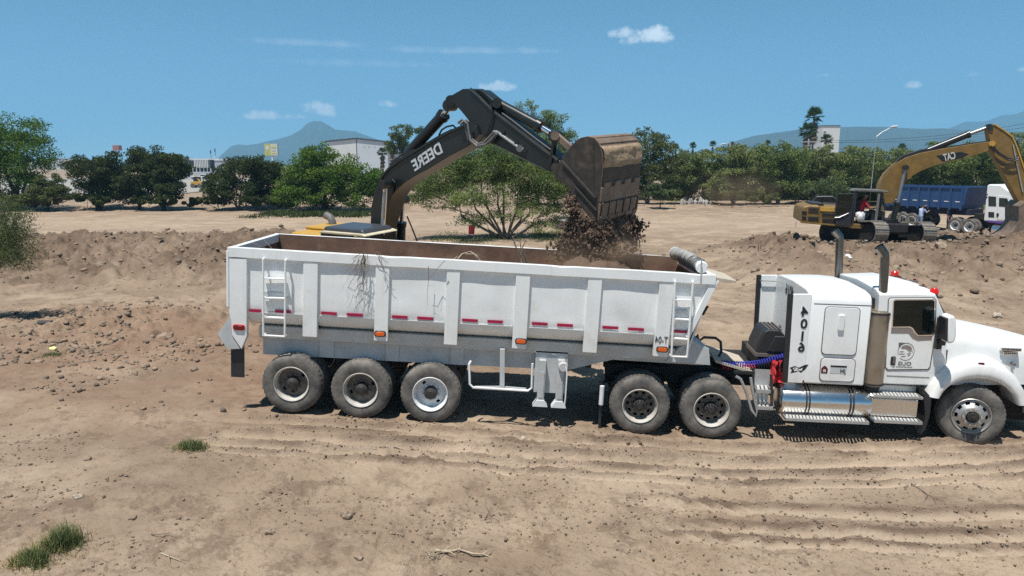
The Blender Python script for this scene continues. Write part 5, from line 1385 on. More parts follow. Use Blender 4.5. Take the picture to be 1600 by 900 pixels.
def figure(pose):
    """joint positions in metres; x is forward, y is to the figure's left, z up"""
    J, Rd, E, Z = {}, {}, [], {}
    def j(k, p, r, z, par=None):
        J[k] = Vector(p); Rd[k] = r; Z[k] = z
        if par: E.append((par, k))
    P = pose
    j('pelvis', P['pelvis'], (.13, .105), 'trousers'); j('waist', P['waist'], (.125, .10), 'shirt', 'pelvis'); j('chest', P['chest'], (.155, .115), 'shirt', 'waist')
    j('neckbase', P['neck'], (.065, .065), 'shirt', 'chest'); nk = Vector(P['neck']); hd = Vector(P['head']); 
    j('neck', nk.lerp(hd, .35), .05, 'skin', 'neckbase'); j('jaw', nk.lerp(hd, .75)+Vector(P.get('look', (.02, 0, 0))), .072, 'skin', 'neck'); j('skull', hd+Vector((0, 0, .03)), .088, 'skin', 'jaw'); j('crown', hd+Vector((-.01, 0, .10)), .065, 'hair', 'skull')
    for s, sd in ((1, 'l'), (-1, 'r')):
        sh, el, wr = P['arm_'+sd]
        j('sh'+sd, sh, .062, 'shirt', 'chest'); j('el'+sd, el, .045, 'shirt', 'sh'+sd); j('wr'+sd, wr, .030, 'skin', 'el'+sd)
        dr = (Vector(wr)-Vector(el)).normalized(); sdv = dr.cross(Vector((0, 0, 1))); sdv = sdv.normalized() if sdv.length > .1 else Vector((0, 1, 0)); up = sdv.cross(dr)
        pm = Vector(wr)+dr*.06; j('palm'+sd, pm, (.038, .018), 'skin', 'wr'+sd)
        for k in range(4):
            b_ = pm+dr*.035+sdv*(.027-.018*k); ln = (.07, .08, .075, .058)[k]
            j('f%d%s' % (k, sd), b_, .009, 'skin', 'palm'+sd); j('g%d%s' % (k, sd), b_+dr*ln*.8-up*ln*.35, .008, 'skin', 'f%d%s' % (k, sd))
        j('th'+sd, pm+sdv*.045-dr*.01, .010, 'skin', 'palm'+sd); j('tt'+sd, pm+sdv*.065+dr*.03-up*.01, .009, 'skin', 'th'+sd)
        hp, kn, an, toe = P['leg_'+sd]
        j('hp'+sd, hp, .088, 'trousers', 'pelvis'); j('kn'+sd, kn, .062, 'trousers', 'hp'+sd); j('an'+sd, an, .045, 'trousers', 'kn'+sd); j('to'+sd, toe, (.042, .035), 'shoes', 'an'+sd)
    return J, Rd, E, Z
STAND = dict(pelvis=(0, 0, .94), waist=(.0, 0, 1.10), chest=(.01, 0, 1.32), neck=(.0, 0, 1.47), head=(.02, 0, 1.60),
             arm_l=((0, .19, 1.40), (.02, .25, 1.12), (.10, .24, .88)), arm_r=((0, -.19, 1.40), (.02, -.25, 1.12), (.10, -.24, .88)),
             leg_l=((0, .095, .88), (.02, .11, .48), (0, .11, .08), (.15, .13, .045)), leg_r=((0, -.095, .88), (.02, -.11, .48), (0, -.11, .08), (.15, -.13, .045)))
LEAN = dict(STAND, chest=(.06, 0, 1.31), neck=(.09, 0, 1.46), head=(.13, 0, 1.58), arm_l=((.06, .19, 1.39), (.30, .24, 1.44), (.52, .20, 1.60)), arm_r=((.06, -.19, 1.39), (.24, -.22, 1.20), (.42, -.16, 1.30)),
            leg_l=((0, .095, .88), (.04, .10, .48), (.0, .10, .08), (.15, .11, .045)), leg_r=((-.01, -.095, .88), (-.06, -.11, .48), (-.16, -.12, .08), (-.01, -.14, .045)))
SIT = dict(pelvis=(0, 0, .12), waist=(.0, 0, .28), chest=(.07, 0, .50), neck=(.10, 0, .66), head=(.14, 0, .79), look=(.03, 0, 0),
           arm_l=((.07, .19, .58), (.22, .24, .34), (.46, .20, .36)), arm_r=((.07, -.19, .58), (.22, -.24, .34), (.46, -.22, .36)),
           leg_l=((.03, .10, .10), (.46, .13, .16), (.48, .13, -.28), (.62, .14, -.32)), leg_r=((.03, -.10, .10), (.46, -.13, .16), (.48, -.13, -.28), (.62, -.14, -.32)))
m_skin = M_('brown_skin', (.30, .17, .11), .6, var=.05); m_hair = M_('black_hair', (.012, .01, .009), .6)
m_jeans = M_('faded_jeans', (.16, .21, .30), .85, var=.15); m_lshirt = M_('pale_blue_shirt', (.36, .46, .66), .8, var=.1); m_redshirt = M_('red_work_shirt', (.42, .02, .03), .8, var=.15)
m_dark = M_('navy_cloth', (.02, .025, .05), .85); m_shoe = M_('dark_boots', (.03, .025, .02), .7); m_wshoe = M_('white_shoes', (.6, .6, .6), .7)

# ------------------------------------------------------------------ yellow excavator on the spoil bank
CZ = hit_plane_y(1366, 379.3, 33.0)
C = Frame(CZ, 14, 2.0, 0)
cat = thing('excavator', 'weathered yellow excavator digging on the soil bank with its operator in an open cab', 'excavator', C.M)
cb = [(1372,300),(1375,287),(1380,277),(1387,268),(1394,261.5),(1404,253),(1415,246.5),(1438,239),(1480,231),(1529,223.5),(1548,221),(1553,227),(1549,234.5),(1520,244),(1490,251),(1457,260),(1440,267),(1427,274),(1418,282),(1409,292),(1403,304),(1396,318),(1380,318)]
cboom = face(C, cb, -.30, .30).build('boom', m_yellowdirty, cat, bevel=.015, smooth_angle=25)
cf = MB()
for a, b in zip(cb[2:10], cb[3:11]): cf.bar(C.p(a[0], a[1]-.3, -.2), C.p(b[0], b[1]-.3, -.2), .05, .06); cf.bar(C.p(a[0], a[1]-.8, .05), C.p(b[0], b[1]-.8, .05), .05, .06)
cf.build('hydraulic_line', m_hose, cboom)
face(C, [(1463,243.5),(1473,252.5),(1504,246.5),(1514,240.8),(1501,237.2)], -.306, -.29).build('name_panel', m_ink, cboom)
qa, qb_ = C.p(1474, 247.3, -.311), C.p(1493, 242.6, -.311)
text_obj('lettering', 'CAT', .42, M_('pale_lettering_dusty', (.55, .54, .50), .5), cboom, C.p(1483.5, 245, -.311), True, .03, width=(qb_-qa).length*.98, rot=-math.degrees(math.atan2(qb_.z-qa.z, qb_.x-qa.x)))
ram(cat, C, (1448, 236), (1513, 210), (1545, 198.5), 0, .14, .075, mat2=m_rodold)
ram(cat, C, (1393, 352), (1402, 318), (1415, 262), -.48, .12, .065, mat2=m_rodold)
ram(cat, C, (1393, 352), (1402, 318), (1415, 262), .48, .12, .065, mat2=m_steel)
face(C, [(1400,252),(1410,243),(1440,233),(1452,232),(1450,240),(1420,247)], -.12, .12).build('cylinder_bracket', m_black, cboom, bevel=.02)
cs = [(1543.5,199),(1546,194.5),(1553,194),(1568,203),(1582,214),(1588,228),(1594,246),(1603,272),(1612,300),(1620,330),(1611,336),(1600,334),(1590,312),(1572,279),(1551,238),(1546,215)]
cstick = face(C, cs, -.24, .24).build('stick', m_yellowdirty, cat, bevel=.015, smooth_angle=25)
cq = MB()
for a, b in zip(cs[2:9], cs[3:10]): cq.bar(C.p(a[0]+.4, a[1], -.25), C.p(b[0]+.4, b[1], -.25), .05, .05)
cq.build('stick_flange', m_yellow, cstick)
MB().cyl(C.p(1550.5, 224.5, -.40), C.p(1550.5, 224.5, .40), .12, n=18).build('pivot_pin', m_yellow, cstick)
MB().cyl(C.p(1546.5, 199, -.28), C.p(1546.5, 199, .28), .13, n=18).build('tail_boss', m_black, cstick)
ram(cat, C, (1586, 220), (1596, 290), (1606, 325), -.0, .11, .06, mat2=m_rodold)
for dx in (0, 3): MB().tube([C.p(a, b+dx, -.34-.02*dx) for a, b in ((1548,225),(1560,238),(1575,247),(1586,248),(1592,246))], .03, 6).build('loop_hose', m_hose, cstick)
MB().tube([C.p(a, b, -.27) for a, b in ((1583,226),(1590,262),(1598,300))], .03, 6).build('steel_tube', m_steel, cstick)
MB().tube([C.p(a, b, -.3) for a, b in ((1590,243),(1580,255),(1565,258),(1555,248))], .02, 6).build('loop_hose', m_hose, cstick)
bk = [(1592,322),(1602,314),(1622,318),(1632,338),(1624,360),(1602,372),(1576,377),(1566,373),(1582,362),(1592,346)]
cbk = face(C, bk, -.75, .75).build('bucket', m_steelworn, cat, bevel=.03)
for k in range(5):
    y = -.65+k*.325; MB().bar(C.p(1576, 373.5, y), C.p(1564, 374, y), .11, .06).build('tooth', m_steelworn, cbk, bevel=.01)
MB().bar(C.p(1602, 324, -.3), C.p(1612, 300, -.3), .10, .12).build('link_bar', m_steelworn, cat, bevel=.01)
# house
YH = -1.38
ct = face(C, [(1250.5,347.5),(1252,332),(1254.5,322.5),(1266,320.2),(1282,321),(1283,350.2)], YH, -YH).build('counterweight', m_yellowdirty, cat, bevel=.10, seg=3)
hs_ = face(C, [(1281,322.5),(1304,324),(1330,325),(1330,354.5),(1281,350.0)], YH+.02, -YH-.02).build('engine_house', m_yellowdirty, cat, bevel=.03)
face(C, [(1281.5,323),(1304.5,324.2),(1304.5,331),(1281.5,330)], YH-.01, YH+.03).build('house_panel', m_yellow, hs_, bevel=.01)
m_brown = M_('sooty_vent_panel', (.075, .05, .03), .7, var=.4, scale=5, dust=(.2, .15, .1), dust_amt=.15)
for (a, b, c, d) in ((1263, 1279.5, 323.5, 333.5), (1252.8, 1261, 329, 335), (1253, 1260, 337, 343), (1262, 1279.5, 337.5, 345.5), (1284.5, 1304.5, 340.5, 348.5), (1284.5, 1304, 332.5, 337)):
    pv = face(C, [(a, c), (b, c+.8), (b, d+.8), (a, d)], YH-.014, YH+.03).build('vent_panel', m_brown, hs_, bevel=.006)
    for k in range(1, 4):
        yk = c+(d-c)*k/4; (xa, za), (xb, zb2) = C.xz(a+.6, yk, YH-.014), C.xz(b-.6, yk+.7, YH-.014)
        MB().bar((xa, YH-.018, za), (xb, YH-.018, zb2), .012, .02).build('louvre', m_blackmat, pv)
face(C, [(1251,346),(1330,353),(1330,355.5),(1251,348.5)], YH-.02, YH+.05).build('deck_edge', m_yellowdirty, hs_, bevel=.01)
MB().box(C.xz(1262, 320, 0)[0], C.xz(1282, 320, 0)[0], -.9, .9, C.xz(1270, 321, YH)[1]-.05, C.xz(1270, 317, YH)[1]).build('hood_lid', m_black, hs_, bevel=.04)
# cab: posts, roof, open door folded back, seat, glass
z0c, z1c = C.xz(1350, 355, YH)[1], C.xz(1350, 299.5, YH)[1]
xa_, xb_ = C.xz(1332.5, 330, YH)[0], C.xz(1384, 330, YH)[0]
yb_ = -.42
cp = MB()
for x in (xa_+.05, xb_-.32): cp.box(x-.05, x+.05, YH, YH+.10, z0c, z1c)
for x in (xa_+.05, xb_-.05): cp.box(x-.05, x+.05, yb_-.1, yb_, z0c, z1c)
cp.obox((xb_-.14, YH+.05, (z0c+z1c)/2+.45), (.035, 0, 0), (0, .05, 0), (-.12, 0, .42))
cp.box(xa_, xb_-.02, YH+.02, yb_, z0c-.02, z0c+.10)
cp.box(xb_-.12, xb_, YH+.02, yb_, z0c+.10, z0c+.72)
cp.box(xa_+.0, xa_+.06, YH+.1, yb_-.1, z0c+.1, z0c+.8)
ccab = cp.build('cab', m_black, cat, bevel=.02)
rfp = [(xa_-.08, z1c), (xb_-.05, z1c), (xb_+.02, z1c-.06), (xb_-.04, z1c+.05), (xb_-.25, z1c+.10), (xa_, z1c+.10)]
MB().prism([(xa_-.08, z1c+.0), (xb_+.02, z1c-.01), (xb_-.02, z1c+.06), (xb_-.25, z1c+.11), (xa_, z1c+.11)], YH-.03, yb_+.03).build('cab_roof', m_hosegrey, ccab, bevel=.03)
MB().box(xb_-.40, xb_-.30, YH-.01, YH+.0, z0c+.1, z1c-.05).build('door_post', m_hosegrey, ccab)
MB().add([(xb_-.27, YH+.02, z0c+.72), (xb_-.03, YH+.04, z0c+.72), (xb_-.20, YH+.04, z1c-.04), (xb_-.27, YH+.02, z1c-.04)], [(0, 1, 2, 3)]).build('quarter_window', m_glassclear, ccab)
MB().add([(xb_+.0, YH+.06, z0c+.74), (xb_+.0, yb_-.06, z0c+.74), (xb_-.14, yb_-.06, z1c-.02), (xb_-.14, YH+.06, z1c-.02)], [(0, 1, 2, 3)]).build('front_window', m_glassclear, ccab)
MB().box(xa_+.1, xb_-.1, yb_-.03, yb_-.02, z0c+.75, z1c-.03).build('side_window', m_glassclear, ccab)
# door swung back along the house
dx0, dx1 = C.xz(1305.5, 320, YH-.1)[0], C.xz(1333, 320, YH-.1)[0]
zd0, zd1 = C.xz(1320, 353, YH-.1)[1], C.xz(1320, 302, YH-.1)[1]
dm = MB(); yd = YH-.10
dm.box(dx0, dx0+.06, yd-.03, yd+.03, zd0+.42, zd1-.08); dm.box(dx1-.06, dx1, yd-.03, yd+.03, zd0, zd1)
dm.obox(((dx0+dx1)/2+.02, yd, zd1-.03), ((dx1-dx0)/2-.04, 0, .02), (0, .03, 0), (0, 0, .03)); dm.obox(((dx0+dx1)/2, yd, zd0+.45), ((dx1-dx0)/2-.05, 0, .16), (0, .03, 0), (0, 0, .035))
dm.prism([(dx0+.04, zd0+.40), (dx1-.05, zd0+.60), (dx1-.05, zd0), (dx0+.10, zd0+.02)], yd-.025, yd+.025)
cdoor = dm.build('door', m_black, cat, bevel=.012)
MB().prism([(dx0+.05, zd0+.46), (dx1-.05, zd0+.62), (dx1-.05, zd1-.05), (dx0+.06, zd1-.09)], yd-.006, yd+.006).build('window', m_glass, cdoor)
MB().tube([(dx0+.02, yd-.05, zd0+.34), (dx0+.2, yd-.06, zd0+.36), (dx1-.15, yd-.05, zd0+.56)], .02, 6).build('handle', m_steel, cdoor)
st_ = MB(); sx = (xa_+.42); st_.box(sx-.22, sx+.30, -1.12, -.62, z0c+.38, z0c+.52); st_.box(sx-.26, sx-.12, -1.12, -.62, z0c+.50, z0c+1.12); st_.box(sx-.15, sx+.2, -1.05, -.70, z0c+.1, z0c+.38)
st_.build('seat', m_dark, ccab, bevel=.04)
cl_ = MB(); cl_.box(xb_-.50, xb_-.36, -1.20, -1.05, z0c+.1, z0c+.75); cl_.box(xb_-.50, xb_-.36, -.70, -.55, z0c+.1, z0c+.75); cl_.tube([(xb_-.43, -1.12, z0c+.75), (xb_-.45, -1.12, z0c+.92)], .02, 6)
cl_.build('control_console', m_black, ccab, bevel=.02)
op = person('person', 'operator in red shirt sitting in the cab of the yellow excavator', C.M @ Matrix.Translation((sx-.02, -.98, z0c+.46)) @ Matrix.Scale(1.14, 4), *figure(SIT), dict(shirt=m_redshirt, trousers=m_dark, skin=m_skin, hair=m_hair, shoes=m_shoe))
bag = MB(); rng = random.Random(3)
for _ in range(5): bag.ico((sx-.05+rng.uniform(-.1, .1), -1.27+rng.uniform(-.03, .03), z0c+.42+rng.uniform(-.12, .12)), .15, .25, rng, (1, .6, 1.1))
bag_ = tag(bag.build('white_bag', m_white, None, smooth_angle=70), 'white sack hanging at the seat edge in the yellow excavator doorway', 'sack'); bag_.matrix_world = C.M
jr = MB(); rng = random.Random(6)
MB().box(-1.2, 1.2, -.8, .8, .42, .86).build('car_body', m_blackmat, cat, bevel=.08)
MB().lathe([(0, .84), (.85, .84), (.85, 1.12), (0, 1.12)], 28, 'Z').build('swing_ring', m_blackmat, cat)
MB().box(C.xz(1329, 352, YH)[0], C.xz(1371, 352, YH)[0], YH, 1.3, C.xz(1350, 358, YH)[1], C.xz(1350, 350.5, YH)[1]).build('house_deck', m_yellowdirty, cat, bevel=.02)
m_shoe2 = M_('dusty_track_shoe', (.30, .27, .23), .55, metal=.4, var=.25, dust=(.36, .30, .22), dust_amt=.2)
for yc in (-1.12, 1.12):
    Mt = Matrix.Rotation(R(-68), 4, 'Z') @ Matrix.Rotation(R(-6), 4, 'Y') @ Matrix.Translation((0, yc, 0))
    track(cat, 4.3, .62, .92, 0, m_shoe2, Mx=Mt, n_shoe=46)
for o in kids(cat):
    if o.name.startswith('car_body'): o.matrix_basis = Matrix.Rotation(R(-68), 4, 'Z') @ Matrix.Rotation(R(-6), 4, 'Y')

# ------------------------------------------------------------------ blue dump trailer and its white tractor
B = Frame(hit_plane_y(1503, 366.5, 47.0), 62, -.2)
blue = thing('dump_trailer', 'dusty blue dump trailer parked in front of the dark trees', 'trailer', B.M)
bx0, bx1 = B.xz(1385, 300)[0]-.6, B.xz(1504, 300)[0]
bz1, bz0 = B.xz(1470, 291)[1], B.xz(1470, 325)[1]
MB().box(bx0, bx1, .06, 2.44, bz0, bz1-.10).build('dump_body', m_blue, blue, bevel=.04)
MB().box(bx0, bx1+.02, 0, .10, bz1-.12, bz1).build('top_rail', m_blue, blue, bevel=.01); MB().box(bx0, bx1+.02, 2.40, 2.5, bz1-.12, bz1).build('top_rail', m_blue, blue, bevel=.01)
MB().box(bx1-.08, bx1+.02, .1, 2.4, bz1-.12, bz1).build('top_rail', m_blue, blue, bevel=.01)
MB().prism([(bx1-.02, bz1-.02), (bx1+.30, bz1-.02), (bx1+.12, bz0+.2), (bx1-.02, bz0+.2)], .04, 2.46).build('front_bulkhead', m_blue, blue, bevel=.02)
nb = 8
for k in range(nb+1):
    x = bx0+(bx1-bx0-.12)*k/nb; MB().box(x, x+.14, .0, .06, bz0-.1, bz1-.121).build('side_rib', m_blue, blue, bevel=.01)
    if k < nb: MB().box(x+.4, x+.8, .045, .057, bz0+.42, bz0+.47).build('reflective_strip', m_white, blue)
MB().box(bx0+.2, bx1+.3, .5, 2.0, bz0-.42, bz0-.02).build('chassis_beam', m_dark, blue, bevel=.02)
kb = WheelKit(blue, 'trailer', m_rimwhite, m_rimwhite, m_hub)
for px, py in ((1396.5, 342.3), (1410, 343.3), (1424, 344.5)):
    x, z = B.xz(px, py); z = max(z, .5)
    for yy, fl in ((0, 0), (.64, 1), (1.86, 0), (2.5, 1)): kb.put(x, yy, z, bool(fl))
wt = thing('road_tractor', 'white road tractor with purple trim coupled to the blue dump trailer', 'truck', B.M)
kw = WheelKit(wt, 'drive', m_rimwhite, m_rimwhite, m_hub)
for px, py in ((1491.5, 352), (1513.5, 354.5)):
    x, z = B.xz(px, py)
    for yy, fl in ((0, 0), (.64, 1), (1.86, 0), (2.5, 1)): kw.put(x, yy, z, bool(fl))
wf_ = B.xz(1600, 366)[0]-.1; kw.put(wf_, .08, .52); kw.put(wf_, 2.42, .52, True)
MB().box(B.xz(1485, 350)[0], wf_+1.0, .8, 1.7, .62, .9).build('frame_rail', m_blackmat, wt, bevel=.02)
sxa, sxb, sxc = B.xz(1539, 320, .2)[0], B.xz(1560, 320, .2)[0], B.xz(1590, 320, .2)[0]
zt_, zm_, zb_ = B.xz(1550, 288, .2)[1], B.xz(1560, 300, .2)[1], B.xz(1550, 346, .2)[1]
slp = MB().prism([(sxa, zb_), (sxa, zt_-.05), (sxa+.15, zt_), (sxb, zt_-.02), (sxc-.6, zm_+.1), (sxc-.15, zm_-.05), (sxc, zm_-1.0), (sxc, zb_)], .2, 2.3).build('cab', m_whiteclean, wt, bevel=.08, seg=3)
def wpoly(pts, nm, m, y=.2, d=.012, par=None): return MB().prism(B.poly(pts, y), y-d, y+.02).build(nm, m, par or wt)
wpoly([(1544.5,306.5),(1556.5,307.5),(1556.5,322.5),(1544.5,322)], 'sleeper_window', m_glass)
bd_ = wpoly([(1559,306),(1577,307),(1580,318),(1580,345),(1559,343)], 'door', m_whiteclean, d=.02)
wpoly([(1561.5,309),(1574,310),(1577,318),(1577,324),(1561,322.5)], 'window', m_glass, d=.03, par=bd_)
wpoly([(1544.5,331),(1553.5,331.5),(1553.5,340),(1544.5,339.5)], 'tool_hatch', m_black)
wpoly([(1557.5,333),(1561,333.3),(1561,337.5),(1559,340),(1557,337)], 'door_mark', m_ink, d=.025)
wpoly([(1543,344.5),(1582,349),(1582,352),(1543,347)], 'purple_skirt', m_purple, d=.02)
wpoly([(1579,311.5),(1586,312),(1587,327),(1579,326)], 'mirror', m_purple, y=-.05, d=.06)
q = B.p(1541.5, 306.5, .2); text_obj('number_decal', '2', .35, m_ink, wt, (q.x, .19, q.z), True, .02)
q = B.p(1583, 334, .2); text_obj('number_decal', '03', .28, m_ink, wt, (q.x, .19, q.z), True, .02)
MB().loft([[(sxc-.02, y, zb_-.1), (sxc+.0, y, zm_-1.02), (sxc+.55, y, zm_-1.12), (sxc+1.15, y, zm_-1.35), (sxc+1.3, y, zb_-.1)] for y in (.32, .7, 1.8, 2.18)], smooth=False).build('hood', m_whiteclean, wt, bevel=.08)
MB().tube([B.p(1593, 329, .0), B.p(1590, 340, .0), B.p(1582.5, 353, .0)], .06, 8).build('lit_hood_edge', m_white, wt)  # added white tube standing in for the lit edge of the hood
ta_, tb_ = B.p(1552, 358.5, .35), B.p(1583, 361, .35)
MB().lathe([(0, 0), (.28, 0), (.32, .04), (.32, tb_.x-ta_.x-.04), (.28, tb_.x-ta_.x), (0, tb_.x-ta_.x)], 28, 'X', (ta_.x, .36, ta_.z)).build('fuel_tank', m_alu, wt)
MB().box(sxa-.9, sxa-.25, .7, 1.8, .95, 1.35).build('coupling', m_blackmat, wt, bevel=.05)
# men beside it
def at_ground(px, py):
    d = pix_dir(px, py); t = CAM_H/-d.z
    for _ in range(30):
        p = cam.location+d*t; g = gz(p.x, p.y); t += (p.z-g)/-d.z
    return cam.location+d*t
g1 = B.p(1437, 357, -.95); w1 = B.M @ g1; w1.z = gz(w1.x, w1.y)
person('person', 'man in pale blue shirt and jeans reaching up against the blue trailer', Matrix.Translation(w1) @ Matrix.Rotation(R(20), 4, 'Z') @ Matrix.Scale(1.04, 4), *figure(LEAN), dict(shirt=m_lshirt, trousers=m_jeans, skin=m_skin, hair=m_hair, shoes=m_shoe))
g2 = B.p(1481, 357, .2); w2 = B.M @ g2; w2.z = gz(w2.x, w2.y)
person('person', 'man in dark clothes and white shoes standing in the shade of the blue trailer', Matrix.Translation(w2) @ Matrix.Rotation(R(-60), 4, 'Z'), *figure(STAND), dict(shirt=m_dark, trousers=m_dark, skin=m_skin, hair=m_hair, shoes=m_wshoe))
# dark car parked beyond the excavator
V = Frame(hit_plane_y(1292, 322, 66.0), 20); V.M.translation.z = 0; V.I = V.M.inverted()
car = thing('parked_car', 'dark grey car parked near the trees behind the yellow excavator', 'car', V.M)
def carpart(nm, prof, y0, y1, m, b=.06): return MB().prism(prof, y0, y1).build(nm, m, car, bevel=b, seg=3)
m_car = M_('dark_car_paint', (.035, .037, .042), .25, coat=.5)
carpart('body', [(-2.3,.35),(-2.35,.8),(-2.2,1.0),(-1.2,1.06),(1.2,1.06),(2.2,.95),(2.35,.7),(2.3,.35)], -.9, .9, m_car)
gh = carpart('roof', [(-1.5,1.05),(-.95,1.62),(.45,1.66),(1.15,1.05)], -.78, .78, m_car)
carpart('side_window', [(-1.25,1.09),(-.85,1.54),(.38,1.57),(.9,1.09)], -.80, -.782, m_glass, .004)
carpart('rear_window', [(-1.53,1.10),(-1.02,1.58),(-.99,1.57),(-1.49,1.10)], -.68, .68, m_glass, .002)
for x in (-1.45, 1.45):
    for y, f_ in ((-.9, 0), (.9, 1)):
        MB().lathe([(.18, .0), (.30, -.01), (.34, .03), (.34, .2), (.18, .2)], 24, c=(x, y if not f_ else y-.2, .34)).build('wheel', m_rubber, car)
# ------------------------------------------------------------------ vegetation
def leaf_mat(name, col, var=.35, trans=.30):
    m = bpy.data.materials.new(name); m.use_nodes = True
    n, l = m.node_tree.nodes, m.node_tree.links; n.clear()
    out = n.new('ShaderNodeOutputMaterial'); d = n.new('ShaderNodeBsdfDiffuse'); tr = n.new('ShaderNodeBsdfTranslucent'); mx = n.new('ShaderNodeMixShader')
    g = n.new('ShaderNodeNewGeometry'); h = n.new('ShaderNodeHueSaturation'); mr = n.new('ShaderNodeMapRange')
    l.new(g.outputs['Random Per Island'], mr.inputs[0]); mr.inputs[3].default_value = 1-var; mr.inputs[4].default_value = 1+var
    t = n.new('ShaderNodeTexCoord'); nz = n.new('ShaderNodeTexNoise'); nz.inputs['Scale'].default_value = .55; nz.inputs['Detail'].default_value = 3
    l.new(t.outputs['Object'], nz.inputs['Vector'])
    r = n.new('ShaderNodeValToRGB'); l.new(nz.outputs['Fac'], r.inputs[0])
    r.color_ramp.elements[0].position = .35; r.color_ramp.elements[0].color = (col[0]*.72, col[1]*.80, col[2]*.8, 1)
    r.color_ramp.elements[1].position = .66; r.color_ramp.elements[1].color = (col[0]*1.28, col[1]*1.2, col[2]*1.05, 1)
    l.new(r.outputs[0], h.inputs['Color']); l.new(mr.outputs[0], h.inputs['Value'])
    l.new(h.outputs[0], d.inputs[0]); l.new(h.outputs[0], tr.inputs[0]); mx.inputs[0].default_value = trans
    l.new(d.outputs[0], mx.inputs[1]); l.new(tr.outputs[0], mx.inputs[2]); l.new(mx.outputs[0], out.inputs[0])
    return m
lf_bright = leaf_mat('bright_mesquite_leaf', (.105, .175, .036)); lf_mid = leaf_mat('mesquite_leaf', (.145, .195, .070)); lf_dark = leaf_mat('dark_leaf', (.066, .088, .038))
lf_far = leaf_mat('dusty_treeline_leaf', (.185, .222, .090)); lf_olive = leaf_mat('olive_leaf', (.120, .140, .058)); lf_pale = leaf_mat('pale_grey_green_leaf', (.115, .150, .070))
m_bark = M_('dark_bark', (.075, .058, .045), .9, var=.3, scale=8); m_barkgrey = M_('grey_bark', (.16, .135, .11), .9, var=.3, scale=8)
def leaf_cloud(rng, cents, rads, n, ln, wd, droop=0.0):
    """n leaf blades spread through the clumps; returns vertices and quads"""
    k = len(cents); wts = np.prod(rads, 1)**(.75); ci = rng.choice(k, n, p=wts/wts.sum())
    d = rng.normal(size=(n, 3)); d /= np.linalg.norm(d, axis=1)[:, None]
    r = rng.uniform(0, 1, n)**.42
    P = cents[ci]+d*r[:, None]*rads[ci]
    ax = rng.normal(size=(n, 3)); ax[:, 2] -= droop; ax /= np.linalg.norm(ax, axis=1)[:, None]
    b = np.cross(ax, rng.normal(size=(n, 3))); b /= np.linalg.norm(b, axis=1)[:, None]
    L = ln*rng.uniform(.6, 1.35, n)[:, None]; Wd = wd*rng.uniform(.6, 1.3, n)[:, None]
    v = np.stack([P-ax*L/2, P+b*Wd/2, P+ax*L/2, P-b*Wd/2], 1).reshape(-1, 3)
    f = np.arange(n*4).reshape(-1, 4)
    return v, f
def tree_px(name, label, d, bpx, blobs, n, mat, leaf=(.26, .10), group=None, seed=0, trunk=.16, stems=3, sub=26, bark=None, depth=1.0, droop=0.0, spread=.3, low=.35, dense=2.1):
    """crown lobes are measured in the photograph and set out at distance d with real depth"""
    rng = np.random.default_rng(seed); s = d/FPX*1.015; n = int(n*dense)
    bx = (bpx-800)/FPX*(d*math.cos(PITCH)+CAM_H*math.sin(PITCH)); bz = gz(bx, d)
    root = thing(name, label, 'tree' if name != 'shrub' else 'shrub', Matrix.Translation((bx, d, bz)), group)
    C_, R_ = [], []; mains = []
    for (px, py, rx, ry) in blobs:
        q = hit_plane_y(px, py, d); c = np.array([q.x-bx, 0, q.z-bz])
        dep = max(rx, ry)*s*depth; c[1] = rng.uniform(-.45, .45)*dep
        mains.append((c, np.array([rx*s, dep, ry*s])))
        for _ in range(max(7, int(sub*1.5*(rx*ry)/1600)+7)):
            v = rng.normal(size=3); v /= np.linalg.norm(v); rr = rng.uniform(.25, 1.0)**.6
            cc = c+v*rr*np.array([rx*s, dep, ry*s])*.86
            sz = rng.uniform(.20, .42)*min(rx, ry)*s+.10
            C_.append(cc); R_.append([sz*rng.uniform(1., 1.6), sz*rng.uniform(1., 1.6), sz*rng.uniform(.55, .95)])
    C_, R_ = np.array(C_), np.array(R_)
    v, f = leaf_cloud(rng, C_, R_, n, leaf[0], leaf[1], droop)
    mesh_np('crown', v, f, mat, root)
    mb = MB(); R0 = random.Random(seed)
    tops = []
    for k in range(stems):
        a = 2*math.pi*k/stems+R0.random(); tops.append(Vector((.12*math.cos(a), .12*math.sin(a), 0))*(1 if stems > 1 else 0))
    for i, (c, r) in enumerate(mains):
        st = tops[i % stems]; e = Vector(c); h = max(.3, e.z)
        m1 = st+Vector((e.x*spread*.4, e.y*spread*.4, h*low*.6)); m2 = st+Vector((e.x*.55, e.y*.55, h*.72))
        w = trunk*(.55+.45*(i < stems))
        pts = [st+Vector((0, 0, -.1)), m1, (m1+m2)/2+Vector((R0.uniform(-.1, .1), R0.uniform(-.1, .1), 0)), m2, e]
        mb.tube(pts, [w, w*.75, w*.55, w*.4, w*.12], 7)
        near = sorted(range(len(C_)), key=lambda q: float(np.sum((C_[q]-c)**2)))[:9]
        for q in near[::1]:
            t = Vector(C_[q]); o = m2.lerp(e, R0.uniform(0, .9)); mid_ = (o+t)/2+Vector((R0.uniform(-.1, .1), R0.uniform(-.1, .1), R0.uniform(0, .15)))
            mb.tube([o, mid_, t], [w*.22, w*.15, w*.05], 5, cap=False)
    mb.build('trunk', bark or m_bark, root)
    return root
TG = 'trees along the far edge of the lot'
